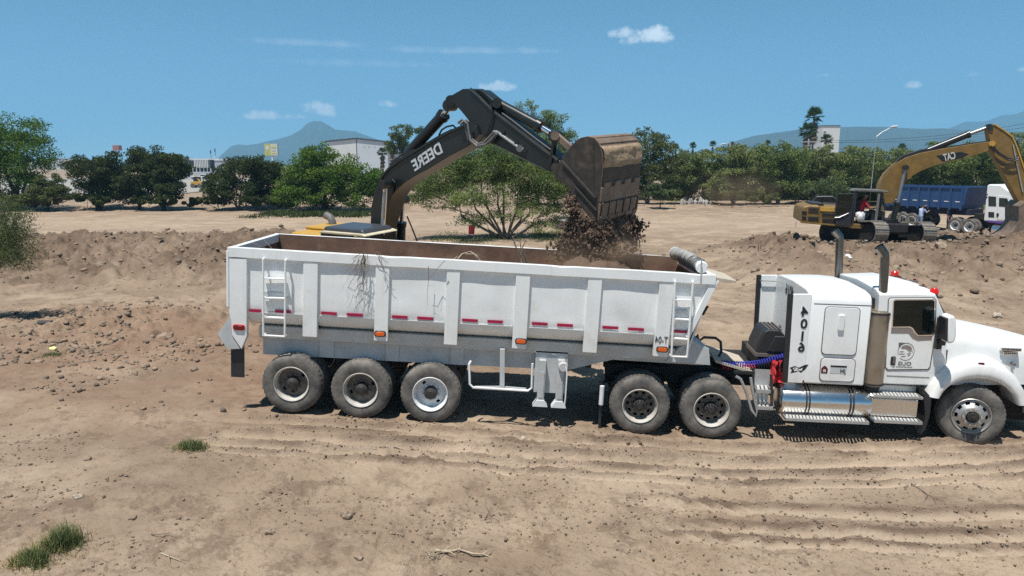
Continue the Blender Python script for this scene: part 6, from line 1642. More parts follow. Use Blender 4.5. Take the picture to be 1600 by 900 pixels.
# left of frame
tree_px('mesquite_tree', 'tall bright green tree standing beside the pale haul road, tallest at that end', 72, 30, [(-20,225,55,42),(25,207,42,28),(52,234,32,36),(8,266,60,30),(55,268,30,26),(-40,262,50,45),(72,290,28,20),(15,295,50,18)], 17000, lf_bright, seed=1, trunk=.28, stems=2)
tree_px('shrub', 'olive scrub between the tall bright tree and the dark trees', 71, 75, [(70,300,34,20),(98,303,28,17),(40,312,40,14),(85,285,22,14)], 5500, lf_olive, seed=2, trunk=.07, stems=4)
tree_px('tree', 'dense dark tree left of the pair of dark trees, rounded crown', 73, 155, [(150,264,36,24),(182,262,28,24),(130,286,24,24),(165,292,40,24),(192,294,26,22),(150,308,34,12)], 10500, lf_dark, seed=3, trunk=.16, stems=4)
tree_px('tree', 'dark slender tree with bare stems beside the blue truck', 72, 218, [(205,250,26,22),(228,262,22,28),(202,278,24,22),(222,292,20,20),(200,305,22,14)], 7500, lf_dark, seed=4, trunk=.12, stems=2)
tree_px('tree', 'dark tree with twin trunks beside the white houses', 72, 256, [(250,248,28,20),(272,262,26,26),(242,274,24,24),(268,294,26,22),(255,308,26,12)], 9500, lf_olive if False else lf_dark, seed=5, trunk=.14, stems=2)
tree_px('tree', 'dark bushy tree with a brown twiggy base left of the billboard', 72, 372, [(382,260,42,24),(352,286,34,26),(408,285,38,30),(375,302,52,20),(422,262,24,18),(345,310,26,12),(415,310,34,14)], 12500, lf_dark, seed=6, trunk=.12, stems=6, bark=m_barkgrey)
tree_px('mesquite_tree', 'broad bright green mesquite in front of the white warehouse', 70, 508, [(505,262,54,32),(468,282,42,34),(545,282,48,32),(500,240,30,16),(582,288,30,28),(505,302,70,22),(452,304,30,22),(560,308,40,16),(480,316,50,10)], 20000, lf_bright, seed=7, trunk=.16, stems=4)
tree_px('tree', 'tall airy tree with see-through crown behind the black boom', 105, 630, [(628,208,22,16),(640,228,26,18),(612,232,12,12),(655,205,10,9)], 3000, lf_pale, seed=8, trunk=.18, stems=1, leaf=(.34, .14))
tree_px('mesquite_tree', 'multi-stemmed mesquite close behind the trailer with the red can in it', 43.5, 790, [(760,262,60,36),(695,278,50,34),(822,276,54,36),(868,290,36,30),(660,300,30,26),(790,235,50,26),(745,302,66,22),(840,314,52,20),(720,242,36,18),(690,322,40,12),(800,328,60,14),(865,330,34,16),(735,342,44,14),(850,348,36,12),(780,340,50,10)], 25000, lf_mid, leaf=(.20, .045), seed=9, trunk=.075, stems=12, sub=40, spread=1.3, low=.8, bark=m_barkgrey)
tree_px('tree', 'tall feathery tree rising above the stick of the black excavator', 80, 840, [(812,182,32,24),(860,190,30,22),(840,215,46,24),(885,215,20,26),(800,215,26,22),(870,250,34,30),(830,165,16,9)], 9000, lf_mid, seed=10, trunk=.22, stems=2)
for k, (bx_, bl, d_, lab) in enumerate(((135, [(130,311,24,9),(165,313,26,8)], 71.5, 'low dark scrub under the dense rounded dark tree'), (235, [(228,312,22,8),(262,314,24,8)], 71, 'low dark scrub at the feet of the twin-trunk tree'), (420, [(405,312,26,9),(440,316,24,8)], 70.5, 'low dark scrub between the bushy tree and the broad mesquite'), (25, [(0,312,40,14),(60,316,34,9)], 70, 'low olive brush at the foot of the tall bright tree'))):
    tree_px('shrub', lab, d_, bx_, bl, 2600, lf_dark if k < 3 else lf_olive, seed=110+k, trunk=.04, stems=6, bark=m_barkgrey)
# along the far edge, right of the bucket
far = [
 (1012, [(1010,222,34,20),(1035,240,26,22),(985,240,26,26),(1015,268,40,24),(1005,205,16,8)], lf_olive, 'tree with ragged top nearest the bucket of the black excavator'),
 (930, [(930,262,34,30),(900,285,30,24),(950,290,34,26)], lf_olive, 'low olive tree half hidden behind the raised bucket'),
 (1078, [(1080,250,34,18),(1060,270,30,22),(1098,270,34,24)], lf_far, 'low crowned tree in front of the white utility posts'),
 (1145, [(1140,245,34,20),(1165,252,30,22),(1135,275,40,24)], lf_far, 'tree under the curved lamp arm'),
 (1215, [(1205,236,36,18),(1230,250,34,24),(1190,262,34,24),(1220,285,44,22)], lf_mid, 'broad dense tree just before the tall palms'),
 (1285, [(1280,245,38,20),(1262,265,34,24),(1305,262,30,24)], lf_far, 'tree below the white tower block'),
 (1338, [(1335,245,34,20),(1355,262,28,24),(1325,275,34,22)], lf_far, 'tree touching the tall street lamp'),
 (1400, [(1395,246,36,20),(1420,258,30,24),(1385,275,34,24)], lf_far, 'tree behind the yellow boom foot'),
 (1462, [(1455,240,36,20),(1480,255,32,24),(1445,270,34,24)], lf_mid, 'dark tree over the blue trailer, behind the name on the boom'),
 (1525, [(1520,244,32,22),(1500,262,30,24),(1540,262,26,26)], lf_mid, 'dark tree over the front of the blue trailer'),
 (1590, [(1590,222,32,20),(1570,245,32,28),(1610,250,34,32),(1580,280,40,26)], lf_far, 'high tree at the end of the row behind the yellow stick'),
 (1660, [(1650,215,34,22),(1640,255,40,34)], lf_far, 'last tall tree of the row beside the yellow bucket'),
]
for i, (bx_, bl, mt, lab) in enumerate(far):
    low_ = [(bx_-22, 296, 30, 18), (bx_+24, 298, 30, 17)]
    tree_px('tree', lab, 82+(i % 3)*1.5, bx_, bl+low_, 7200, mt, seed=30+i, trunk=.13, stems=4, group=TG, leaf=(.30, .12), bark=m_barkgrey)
back = [(1050, 262), (1112, 258), (1180, 250), (1250, 248), (1310, 256), (1372, 258), (1432, 254), (1495, 258), (1556, 250), (1625, 240), (975, 262)]
BACKLAB = ['shaded tree showing between the bucket and the first utility pole', 'shaded tree in the gap behind the utility posts and lamp arm', 'shaded tree behind the crowns left of the tall palms', 'shaded tree behind the foot of the tall palms', 'shaded tree behind the pale green round bush', 'shaded tree behind the tall thin street lamp', 'shaded tree behind the hanging yellow boom', 'shaded tree behind the black name panel of the yellow boom', 'shaded tree behind the top rail end of the blue trailer', 'shaded tree rising behind the yellow stick at the row end', 'shaded tree directly behind the tipping bucket']
for i, (bx_, ty) in enumerate(back):
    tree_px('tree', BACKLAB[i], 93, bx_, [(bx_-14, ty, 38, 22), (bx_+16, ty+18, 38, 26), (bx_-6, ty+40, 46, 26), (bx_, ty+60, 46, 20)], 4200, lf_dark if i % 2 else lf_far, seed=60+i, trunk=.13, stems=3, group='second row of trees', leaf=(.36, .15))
for k, (bx_, bl, mt, d_, lab) in enumerate(((1302, [(1300,290,34,15),(1280,302,26,12),(1325,300,22,13)], lf_pale, 76, 'rounded pale green bush behind the dark parked car'), (1030, [(1026,298,16,12),(1040,306,14,9)], lf_pale, 74, 'small pale bush beside the falling soil'), (1165, [(1160,306,26,9),(1195,308,22,8)], lf_olive, 79, 'low scrub under the treeline beyond the dust'), (1610, [(1600,300,30,18)], lf_far, 76, 'green bush beyond the blue trailer tractor'), (340, [(335,312,26,9),(300,314,20,7)], lf_olive, 73, 'low twiggy scrub under the dark bushy tree'))):
    tree_px('shrub', lab, d_, bx_, bl, 2200, mt, seed=90+k, trunk=.05, stems=5)
# feathery shrub leaning into the frame near the lens
tree_px('mesquite_tree', 'feathery drooping mesquite leaning in over the bare soil, nearest tree to the lens', 19.0, -45, [(30,345,34,26),(0,375,45,40),(40,395,30,26),(-40,350,50,50),(20,318,26,14),(-70,400,60,50)], 16000, lf_pale, leaf=(.085, .016), seed=20, trunk=.07, stems=4, droop=.9, sub=60, bark=m_barkgrey)
# palms
def palm(label, d, px, top_py, crown_px, skirt=True, seed=0, group=None):
    rng = random.Random(seed); q = hit_plane_y(px, top_py, d); bz = gz(q.x, d); s = d/FPX
    root = thing('palm_tree', label, 'palm tree', Matrix.Translation((q.x, d, bz)), group)
    H = q.z-bz; Rr = crown_px*s
    MB().tube([(0, 0, -.1), (.05, 0, H*.5), (0, 0, H-Rr*.6)], [.26, .2, .17], 9).build('trunk', m_barkgrey, root)
    for nm, mt, cnt, lo, hi in (('crown', lf_mid2, 60, -.55, 1.35), ('dead_fronds', m_deadleaf, 60 if skirt else 10, -1.35, -.5)):
        mb = MB()
        for _ in range(cnt):
            a = rng.uniform(0, 2*math.pi); e = rng.uniform(lo, hi); dr = Vector((math.cos(a)*math.cos(e), math.sin(a)*math.cos(e), math.sin(e)))
            o = Vector((0, 0, H-Rr*.55-(rng.uniform(.1, 1.9)*Rr if nm != 'crown' else 0))); fl = Rr*rng.uniform(.75, 1.05)*(.75 if nm != 'crown' else 1)
            hub = o+dr*fl*.45; sd = dr.cross(Vector((0, 0, 1))).normalized() if abs(dr.z) < .97 else Vector((1, 0, 0)); up = sd.cross(dr)
            mb.add([o, hub+sd*.03, hub-sd*.03], [(0, 1, 2)])
            for k in range(9):
                t = (k-4)/4*1.25; dd = dr*math.cos(t)+sd*math.sin(t); tip = hub+dd*fl*.62*(1-.15*abs(t))-Vector((0, 0, fl*.12*abs(t))); w = (up.cross(dd)).normalized()*fl*.05
                mb.add([hub, hub+dd*fl*.3+w, tip, hub+dd*fl*.3-w], [(0, 1, 2, 3)])
        mb.build(nm, mt, root, fix=False)
lf_mid2 = leaf_mat('palm_leaf', (.060, .095, .035)); m_deadleaf = M_('dry_palm_frond', (.20, .155, .10), .9, var=.3)
palm('taller of the two fan palms beside the white tower block', 150, 1273, 172, 17, seed=1); palm('shorter fan palm leaning close under the taller palm', 148, 1262, 196, 16, seed=2)
for k, (px, ty, cr, d_, lab) in enumerate(((1056,226,7,170,'small palm over the trees nearest the bucket'), (1083,224,7,170,'small palm behind the white utility posts'), (1114,222,7,170,'small palm above the curved lamp arm'), (1143,223,7,170,'small palm next to the slim white pole'), (1200,220,6,180,'small palm at the foot of the blue ridge'), (1292,212,11,140,'dark palm before the white tower block'), (1410,226,8,180,'small palm far behind the yellow boom'), (597,233,10,150,'palm in front of the white warehouse wall'), (612,226,9,140,'palm with shaggy trunk at the warehouse corner'))):
    palm(lab, d_, px, ty, cr, seed=10+k, skirt=k in (7, 8))

# ------------------------------------------------------------------ far buildings, poles, signs
m_wall = M_('white_render', (.66, .66, .64), .8, var=.05, scale=.3); m_wallgrey = M_('pale_grey_render', (.46, .48, .50), .8, var=.08, scale=.3); m_wallblue = M_('bluish_white_sheet', (.56, .60, .63), .6, var=.05, scale=.2)
m_terra = M_('terracotta_render', (.40, .22, .15), .85, var=.15, scale=.4); m_tanwall = M_('sand_render', (.52, .42, .30), .85, var=.1, scale=.4); m_trim = M_('dark_roof_trim', (.06, .07, .09), .6); m_void = M_('dark_opening', (.02, .022, .026), .3)
m_conc = M_('concrete', (.42, .41, .39), .85, var=.1); m_lot = M_('pale_paved_lot', (.30, .285, .255), .9, var=.1, scale=.15)
def bldg(name, label, d, depth, yaw=0, cat='building'):
    return thing(name, label, cat, Matrix.Translation((0, d, 0)))
def fx(px, d): return (px-800)/FPX*(d*math.cos(PITCH)+CAM_H*math.sin(PITCH))
def fz(py, d): return hit_plane_y(800, py, d).z
def slab(root, name, px0, px1, py0, py1, d, dep, m, off=0.0):
    return MB().box(fx(px0, d), fx(px1, d), off, off+dep, fz(py1, d), fz(py0, d)).build(name, m, root)
# warehouse with a low gable
dw = 200; wh = bldg('warehouse', 'big white warehouse with a low gable behind the bright mesquite', dw, 30)
xa, xm, xb = fx(513, dw), fx(559, dw), fx(607, dw); za, zm2, zb2 = fz(222, dw), fz(217.3, dw), fz(222.5, dw)
MB().prism([(xa, -1), (xa, za), (xm, zm2), (xm, -1)], 0, 40).build('wall', m_wall, wh); MB().prism([(xm+.002, -1), (xm+.002, zm2), (xb, zb2), (xb, -1)], .0, 40).build('wall', m_wallblue, wh)
rfm = MB(); rfm.prism([(xa-.3, za), (xm, zm2+.02), (xb+.3, zb2), (xb+.3, zb2+.35), (xm, zm2+.37), (xa-.3, za+.35)], -.3, 40.3); rfm.build('roof', m_trim, wh)
MB().box(xm-.07, xm+.07, -.12, -.002, 0, zm2-.02).build('downpipe', m_trim, wh)
for px in (570, 577, 586): MB().box(fx(px, dw), fx(px, dw)+.35, -.05, .0, fz(230, dw), fz(227.5, dw)).build('vent', m_wallgrey, wh)
# tower block at the right
dt = 250; tw = bldg('tower_block', 'white tower block rising beside the tall fan palms', dt, 12)
slab(tw, 'wall', 1280, 1307, 196.5, 262, dt, 9, m_wall)
slab(tw, 'roof', 1279.5, 1307.5, 195.6, 196.6, dt, 9.4, m_trim, -.2)
for py in (205, 209, 213):
    f = slab(tw, 'window', 1281.5, 1286, py, py+2.2, dt, .3, m_wallgrey, -.12); slab(f, 'pane', 1282.2, 1285.2, py+.4, py+1.8, dt, .1, m_void, -.16)
# houses beyond the lot
dh = 250
h1_ = bldg('row_house', 'long white terrace with tall white fins and a dark open ground floor', dh, 12)
slab(h1_, 'wall', 289, 327, 249.5, 262, dh, 9, m_wallgrey, .5); slab(h1_, 'ground_floor', 289, 335, 262, 268.5, dh, 8, m_void, .9); slab(h1_, 'roof', 288, 344, 247.8, 249.6, dh, 10, m_wall)
for k in range(9): slab(h1_, 'fin', 305+k*2.5, 306.3+k*2.5, 249.6, 262, dh, .6, m_wall, -.1)
for k in range(6): slab(h1_, 'window', 291+k*2.4, 292.5+k*2.4, 251.5, 261, dh, .2, m_void, .35)
for k in range(8): slab(h1_, 'pillar', 290+k*5.6, 291.2+k*5.6, 262, 268.5, dh, .5, m_wall, .2)
slab(h1_, 'garden_wall', 287, 340, 268.5, 274, dh, .5, m_wallgrey, -4)
h2_ = bldg('house', 'pale grey house block with one dark square window beside the white terrace', dh, 12)
slab(h2_, 'wall', 325.5, 361, 250.5, 269, dh-6, 9, m_wallgrey); slab(h2_, 'window', 344.5, 348, 255, 259.5, dh-6, .2, m_void, -.1); slab(h2_, 'roof', 325, 361.5, 249.6, 250.6, dh-6, 9.4, m_wall, -.2)
for k in range(3): slab(h2_, 'window', 327+k*3.5, 329+k*3.5, 262.5, 266.5, dh-6, .2, m_void, -.1)
h3_ = bldg('house', 'terracotta and sand house with dark windows behind the olive scrub', 220, 12)
slab(h3_, 'wall', 104, 117.5, 252.5, 261, 220, 8, m_terra); slab(h3_, 'wall', 117.5, 129, 251, 260, 222, 8, m_tanwall); slab(h3_, 'wall', 109, 117, 261, 270, 220.5, 6, m_wallgrey)
slab(h3_, 'window', 110.5, 115.5, 261.5, 266, 220, .2, m_void, .3); slab(h3_, 'window', 102.5, 104, 253, 257, 220, .2, m_void, .2); slab(h3_, 'roof', 103, 130, 250, 251.2, 221.5, 8.6, m_tanwall)
slab(h3_, 'window', 108, 111, 254, 257, 220, .2, m_void, -.12); slab(h3_, 'window', 121, 123.5, 253, 256, 222, .2, m_void, -.12)
wt_ = bldg('water_tower', 'reddish water tower above the dark trees', 330, 6, cat='water tower')
slab(wt_, 'tank', 179.5, 189, 227, 235, 330, 2.8, M_('faded_red_tank', (.36, .16, .15), .7), 0); 
for px in (180, 188): slab(wt_, 'leg', px, px+.8, 235, 262, 330, .3, m_conc, .3)
rr_ = random.Random(77)
TOWNLAB = ['tiny flat house where the skyline leaves the tall bright tree', 'second tiny house from the tall bright tree', 'tiny house just left of the terracotta house', 'tiny house behind the terracotta house', 'tiny house behind the sand coloured wall', 'tiny house between the sand wall and dark trees', 'wider tiny house at the dark trees edge', 'tiny house seen under the water tower', 'tiny house between twin-trunk tree and white terrace', 'broad tiny house left of the white terrace roof', 'tiny house touching the white terrace', 'tiny house behind the radio masts', 'tiny house at the foot of the pointed mountain', 'last tiny house before the dark bushy tree', 'tiny house behind the tall bright tree crown edge', 'tiny house hidden in the tall bright tree crown']
k = 0
cityspots = [(82,4,248),(88,6,249.5),(97,5,247.5),(105,7,249),(122,6,248.5),(134,8,250),(146,6,249),(200,7,249),(262,6,248),(276,8,249),(284,5,247.6),(352,5,248.5),(360,6,249.5),(368,5,250),(62,8,249),(44,9,249.5)]
for (px, w_, ty), tl_ in zip(cityspots, TOWNLAB):
    dd = 420+rr_.random()*120; mt = rr_.choice((m_wall, m_wall, m_wallgrey, m_tanwall))
    hb2 = bldg('house', tl_, dd, 8); hb2['group'] = 'houses of the far town'
    slab(hb2, 'wall', px, px+w_, ty, 264, dd, 8, mt)
    for q in range(2): slab(hb2, 'window', px+w_*(.2+.4*q), px+w_*(.36+.4*q), ty+1.6, ty+3.4, dd, .2, m_void, -.12)
for px, ty in ((331.5, 233.5), (338.5, 231)):
    an = bldg('radio_mast', 'thin radio mast over the white terrace, %s' % ('plain and slim' if px < 335 else 'taller with a pale drum'), 300, 2, cat='mast')
    slab(an, 'mast', px-.25, px+.25, ty, 262, 300, .15, m_trim); slab(an, 'antenna', px-.8, px+.8, ty+2, ty+6, 300, .3, m_trim, -.2)
    if px > 335: slab(an, 'drum', px-1.2, px+1.6, 244, 246.5, 300, .6, m_wall, -.4)
# pale lot in front of the houses
lm_ = MB().add([(-92, 112, .10), (-50, 112, .10), (-70, 246, .10), (-170, 246, .10)], [(0, 1, 2, 3)]).build('pavement', m_lot); lm_['kind'] = 'structure'
# far vehicles
dy_ = 140
yl_ = thing('loader', 'small yellow digger far off on the pale lot', 'digger', Matrix.Translation((fx(309, dy_), dy_, .1)))
MB().box(-1.0, 1.1, -.7, .7, .5, 1.2).build('body', m_yellow, yl_, bevel=.08); MB().box(-.5, .5, -.6, .6, 1.21, 2.1).build('cab', m_void, yl_, bevel=.06)
MB().tube([(.1, -.3, 1.3), (-.1, -.4, 2.3), (.5, -.5, 1.5), (.9, -.5, .8)], .16, 8).build('arm', m_yellow, yl_)
for x in (-.65, .7):
    for y in (-.8, .6): MB().lathe([(0, 0), (.4, 0), (.42, .05), (.42, .2), (0, .2)], 18, c=(x, y, .42)).build('wheel', m_rubber, yl_)
MB().box(1.2, 2.3, -.6, .6, .3, 1.3).build('shovel', m_blackmat, yl_, bevel=.05)
dy2 = 120
bt_ = thing('truck', 'small blue truck parked behind the slender dark tree', 'truck', Matrix.Translation((fx(245, dy2), dy2, .1)))
MB().box(-.9, .9, -1.0, 1.0, .7, 2.2).build('cab', m_blue, bt_, bevel=.12); MB().box(-.75, .75, -1.02, -.99, 1.45, 2.0).build('window', m_glass, bt_); MB().box(.95, 3.6, -1.0, 1.0, .8, 1.5).build('cargo_bed', m_blue, bt_, bevel=.04)
for x in (-.1, 2.6):
    for y in (-1.0, .75): MB().lathe([(0, 0), (.2, -.01), (.42, .0), (.45, .05), (.45, .25), (0, .25)], 20, c=(x, y, .45)).build('wheel', m_rubber, bt_)
for px, lab, mt in ((319, 'white car parked at the garden wall of the terrace', m_wall), (328, 'dark car parked at the garden wall of the terrace', m_void), (296, 'pale car parked near the dark twin-trunk tree', m_wallgrey)):
    cr = thing('parked_car', lab, 'car', Matrix.Translation((fx(px, 225), 225, .1)))
    MB().prism([(-2, .3), (-2.1, .8), (-1.2, .95), (1.1, .95), (2.1, .75), (2.1, .3)], -.85, .85).build('body', mt, cr, bevel=.08); MB().prism([(-1.2, .94), (-.7, 1.45), (.5, 1.45), (1.1, .94)], -.75, .75).build('roof', mt, cr, bevel=.06)
    MB().prism([(-1.0, .98), (-.62, 1.38), (.45, 1.38), (.9, .98)], -.77, -.752).build('window', m_void, cr)
    for x in (-1.3, 1.3): MB().lathe([(0, 0), (.33, 0), (.33, .2), (0, .2)], 14, c=(x, -.88, .33)).build('wheel', m_rubber, cr)
# billboard
db = 150; bb = bldg('billboard', 'yellow and white roadside billboard on a single pole in front of the mountain', db, 1, cat='billboard')
slab(bb, 'panel', 416.5, 437, 224.5, 243.5, db, .4, m_conc); slab(bb, 'pole', 426.5, 428.5, 243.5, 264, db, .3, m_wall, .05)
m_by = M_('yellow_green_print', (.52, .50, .12), .6, var=.1); m_bw = M_('pale_print', (.60, .62, .55), .6, var=.1)
slab(bb, 'poster', 417, 426, 225, 243, db, .03, m_by, -.04); slab(bb, 'poster', 426.1, 436.6, 225, 243, db, .03, m_bw, -.04)
for a, b, c, e, mt in ((418.5, 424, 228, 234, m_bw), (420, 422, 234, 239, m_tanwall), (427.5, 435, 229, 231.5, m_by), (427.5, 434, 234, 236, m_wallgrey), (427.5, 435, 238.5, 240.5, m_by)): slab(bb, 'print', a, b, c, e, db, .02, mt, -.065)
# street lamps, posts and wires
def lamp_post(label, d, px, py_base, py_top, arm_px, arm_py, r=.07, lean=0):
    rt_ = thing('street_lamp', label, 'street lamp', Matrix.Translation((fx(px, d), d, 0)))
    x1 = fx(px+lean, d)-fx(px, d); zt = fz(py_top, d); ax = fx(arm_px, d)-fx(px, d); az_ = fz(arm_py, d)
    MB().tube([(0, 0, -.2), (x1*.5, 0, zt*.5), (x1, 0, zt)], [r*1.3, r, r*.8], 8).build('pole', m_steel, rt_)
    MB().tube([(x1, 0, zt), (x1*.6+ax*.4, 0, zt*.55+az_*.45+.05), (ax, 0, az_)], [r*.7, r*.6, r*.5], 7).build('arm', m_steel, rt_)
    MB().tube([(ax-.1, 0, az_), (ax+.25, 0, az_+.08), (ax+.7, 0, az_+.12)], [.06, .13, .09], 8).build('lamp_head', m_wallgrey, rt_)
lamp_post('tall thin street lamp with upswept arm behind the yellow excavator cab', 79, 1358, 320, 213.5, 1382, 199, lean=2.5, r=.042)
lamp_post('street lamp with pale curved arm among the trees', 100, 1098, 320, 233, 1122, 226.5, r=.06)
def post(label, d, px, py, w_, arm=None):
    p_ = thing('utility_pole', label, 'utility pole', Matrix.Translation((fx(px, d), d, 0)))
    zt = fz(py, d); MB().tube([(0, 0, -.2), (0, 0, zt)], [w_, w_*.8], 8).build('pole', m_conc, p_)
    if arm: MB().box(-arm, arm, -.06, .06, zt-.5, zt-.35).build('crossarm', m_conc, p_)
    MB().box(-.1, .1, -.16, -.1, zt-1.2, zt-.7).build('bracket', m_steel, p_)
post('slim white utility pole between two small palms', 100, 1137, 221, .16); post('short white utility pole nearest the bucket', 100, 1072, 232, .16); post('utility pole with crossarm in front of the tall palms', 110, 1258, 217, .14, 1.1); post('utility pole carrying wires past the end of the treeline', 110, 1720, 160, .16, 1.1)
for k, (y0, y1) in enumerate(((219, 176), (221.5, 183))):
    w0 = Vector((fx(1258, 110), 110, fz(y0, 110))); w1_ = Vector((fx(1720, 110), 110, fz(y1-13, 110)))
    pts = [w0.lerp(w1_, t)-Vector((0, 0, 1.6*4*t*(1-t))) for t in [i/16 for i in range(17)]]
    wr = MB().tube([p for p in pts], .022, 5).build('power_line', m_ink); tag(wr, 'sagging power line over the trees, %s of the two' % ('upper' if k == 0 else 'lower'), 'power line')
# low fence posts under the trees with pale rubble
for k, (px, py, s_) in enumerate(((1066,309,.5),(1070,300,.4),(1077,297,.45),(1080,310,.5),(1086,312,.4),(1094,309,.55),(1098,316,.4),(1110,314,.35),(1103,320,.45))):
    d_ = 78.2+.05*k; rng = random.Random(k)
    o = MB().ico((0, 0, 0), s_*.62, .35, rng, (.75, .7, 1.5)).build('rubble_chunk', m_conc); o.location = (fx(px, d_), d_, max(gz(fx(px, d_), d_, True)+s_*.4, fz(py, d_)-.1 if False else 0))
    o.location.z = gz(fx(px, d_), d_, True)+s_*.5
    tag(o, ('leftmost', 'second', 'tallest', 'dark topped', 'fifth', 'broad middle', 'squat', 'slim', 'rightmost')[k]+' pale concrete chunk in the rubble row under the far trees', 'rubble', 'rubble under the trees')

# ------------------------------------------------------------------ mountains
def ridge(name, pts, d, depth, mat, amp):
    xs = [p[0] for p in pts]; ys = [p[1] for p in pts]; n = 260; m = 26; mb = MB()
    px = np.linspace(xs[0], xs[-1], n); py = np.interp(px, xs, ys)
    for j in range(m+1):
        t = j/m
        for i in range(n):
            X_ = (px[i]-800)/FPX*d*1.0; top = d*(254.5-py[i])/FPX/math.cos(PITCH)**.5
            if t <= .62: u = t/.62; yy = d-depth*(1-u); h = u**1.25
            else: u = (t-.62)/.38; yy = d+depth*.6*u; h = 1-u**1.4
            nzv_ = mnoise.fractal(Vector((X_/depth*3, yy/depth*3, 1.5)), .8, 2.1, 5)
            z = (top+CAM_H)*h+amp*nzv_*top*h*(1-h*.93)+top*.03*mnoise.noise(Vector((X_/depth*9, 1, 0)))*h
            mb.v.append((X_*(yy/d), yy, z-6))
    for j in range(m):
        for i in range(n-1): mb.f.append((j*n+i, j*n+i+1, (j+1)*n+i+1, (j+1)*n+i)); mb.sm.append(True)
    o = mb.build(name, mat, None, smooth_angle=180, fix=False); o['kind'] = 'structure'; return o
m_hill = M_('scrub_covered_hillside', (.030, .046, .036), .95, var=.3, scale=.01)
ridge('mountain', [(320,256),(340,249),(352,238),(368,224),(380,220.5),(395,221.5),(410,220),(425,216),(440,213),(462,207),(478,199),(488,190),(497,186.5),(508,187),(517,192),(530,199.5),(545,200),(560,201.5),(580,209),(600,216),(640,228),(690,240),(760,252)], 3400, 900, m_hill, .35)
ridge('hill', [(1060,256),(1110,228),(1140,216),(1170,208),(1200,203),(1250,196.5),(1300,194.5),(1340,194),(1400,196.5),(1480,198),(1560,201),(1640,206),(1760,225),(1900,250)], 2500, 700, m_hill, .3)
ridge('mountain', [(1380,252),(1440,206),(1470,196),(1490,188),(1520,186),(1545,178),(1570,176),(1600,164),(1640,158),(1720,175),(1900,200),(2100,250)], 4300, 1000, m_hill, .3)

# ------------------------------------------------------------------ small things on the ground
GRASS = leaf_mat('grass_blade', (.150, .180, .085), .4, .3); GPALE = leaf_mat('pale_grass_blade', (.19, .21, .095), .4, .3); GDRY = leaf_mat('dry_grass_blade', (.30, .25, .13), .3, .2)
def blades(rng, n, cx, cy, rx, ry, h0, h1, w, lean=.5):
    x = cx+rng.normal(0, rx, n); y = cy+rng.normal(0, ry, n); z = ground_z(x, y)
    h = (h0+(h1-h0)*rng.uniform(0, 1, n)**1.8)*1.12*np.exp(-((x-cx)/rx/2.4)**2); a = rng.uniform(0, 2*np.pi, n); ln = h*lean*rng.uniform(.3, 1.3, n)
    b = np.stack([x, y, z-.01], 1); dx = np.stack([np.cos(a), np.sin(a), 0*a], 1); sd = np.stack([-np.sin(a), np.cos(a), 0*a], 1)*w
    m = b+dx*(ln*.35)[:, None]+np.stack([0*h, 0*h, h*.62], 1); t = b+dx*ln[:, None]+np.stack([0*h, 0*h, h*.95], 1)
    v = np.stack([b-sd, b+sd, m+sd*.7, m-sd*.7, t+sd*.1, t-sd*.1], 1).reshape(-1, 3)
    i = (np.arange(n)*6)[:, None]; f = np.concatenate([i+np.array([[0, 1, 2, 3]]), i+np.array([[3, 2, 4, 5]])])
    return v, f
def tuft(px, py, label, n, rx, ry, h, dry=.15, seed=0, w=.004):
    rng = np.random.default_rng(seed); q = at_ground(px, py)
    root = thing('grass_tuft', label, 'grass', Matrix.Translation((0, 0, 0)))
    v, f = blades(rng, n, q.x, q.y, rx, ry, h*.4, h, w); o = mesh_np('blades', v, f, GRASS, root, 'stuff')
    if dry:
        v, f = blades(rng, int(n*dry), q.x-rx*.8, q.y-.02, rx*1.2, ry*1.2, h*.15, h*.5, w, 1.0); mesh_np('dry_blades', v, f, GDRY, root, 'stuff')
        v, f = blades(rng, int(n*.35), q.x, q.y, rx*2.4, ry*2.4, h*.08, h*.3, w*.8, 1.3); mesh_np('dry_litter', v, f, GDRY, root, 'stuff')
tuft(100, 852, 'lush green grass tuft on bare soil near the bottom corner of the frame', 1000, .10, .075, .27, .4, 1)
tuft(52, 878, 'yellowish green grass tuft with dry straw beside the lush tuft', 800, .09, .07, .19, .9, 2)
tuft(300, 702, 'small green grass tuft by the wheel tracks', 800, .12, .07, .17, .2, 3)
tuft(85, 556, 'dry brownish grass tuft next to the pale yellow scrap', 350, .14, .08, .10, 1.5, 4)
def patch(name, x0, x1, y0, y1, n, h, seed, mat=GRASS, w=.02):
    rng = np.random.default_rng(seed); vs, fs, o = [], [], 0
    for k in range(40):
        cx, cy = rng.uniform(x0, x1), rng.uniform(y0, y1)
        v, f = blades(rng, n//40, cx, cy, (x1-x0)*.07, (y1-y0)*.10, h*.4, h, w); vs.append(v); fs.append(f+o); o += len(v)
    mesh_np(name, np.concatenate(vs), np.concatenate(fs), mat, None, 'stuff')
patch('grass', -4.5, 4.5, 41.5, 47, 3000, .20, 11, GPALE); patch('grass', 1.2, 5.5, 43, 55, 3400, .24, 12, GPALE)
patch('undergrowth', -22, -13, 62, 68, 5200, .42, 13, lf_dark, .035); patch('undergrowth', 40, 62, 72, 80, 2500, .6, 15, lf_far, .04)
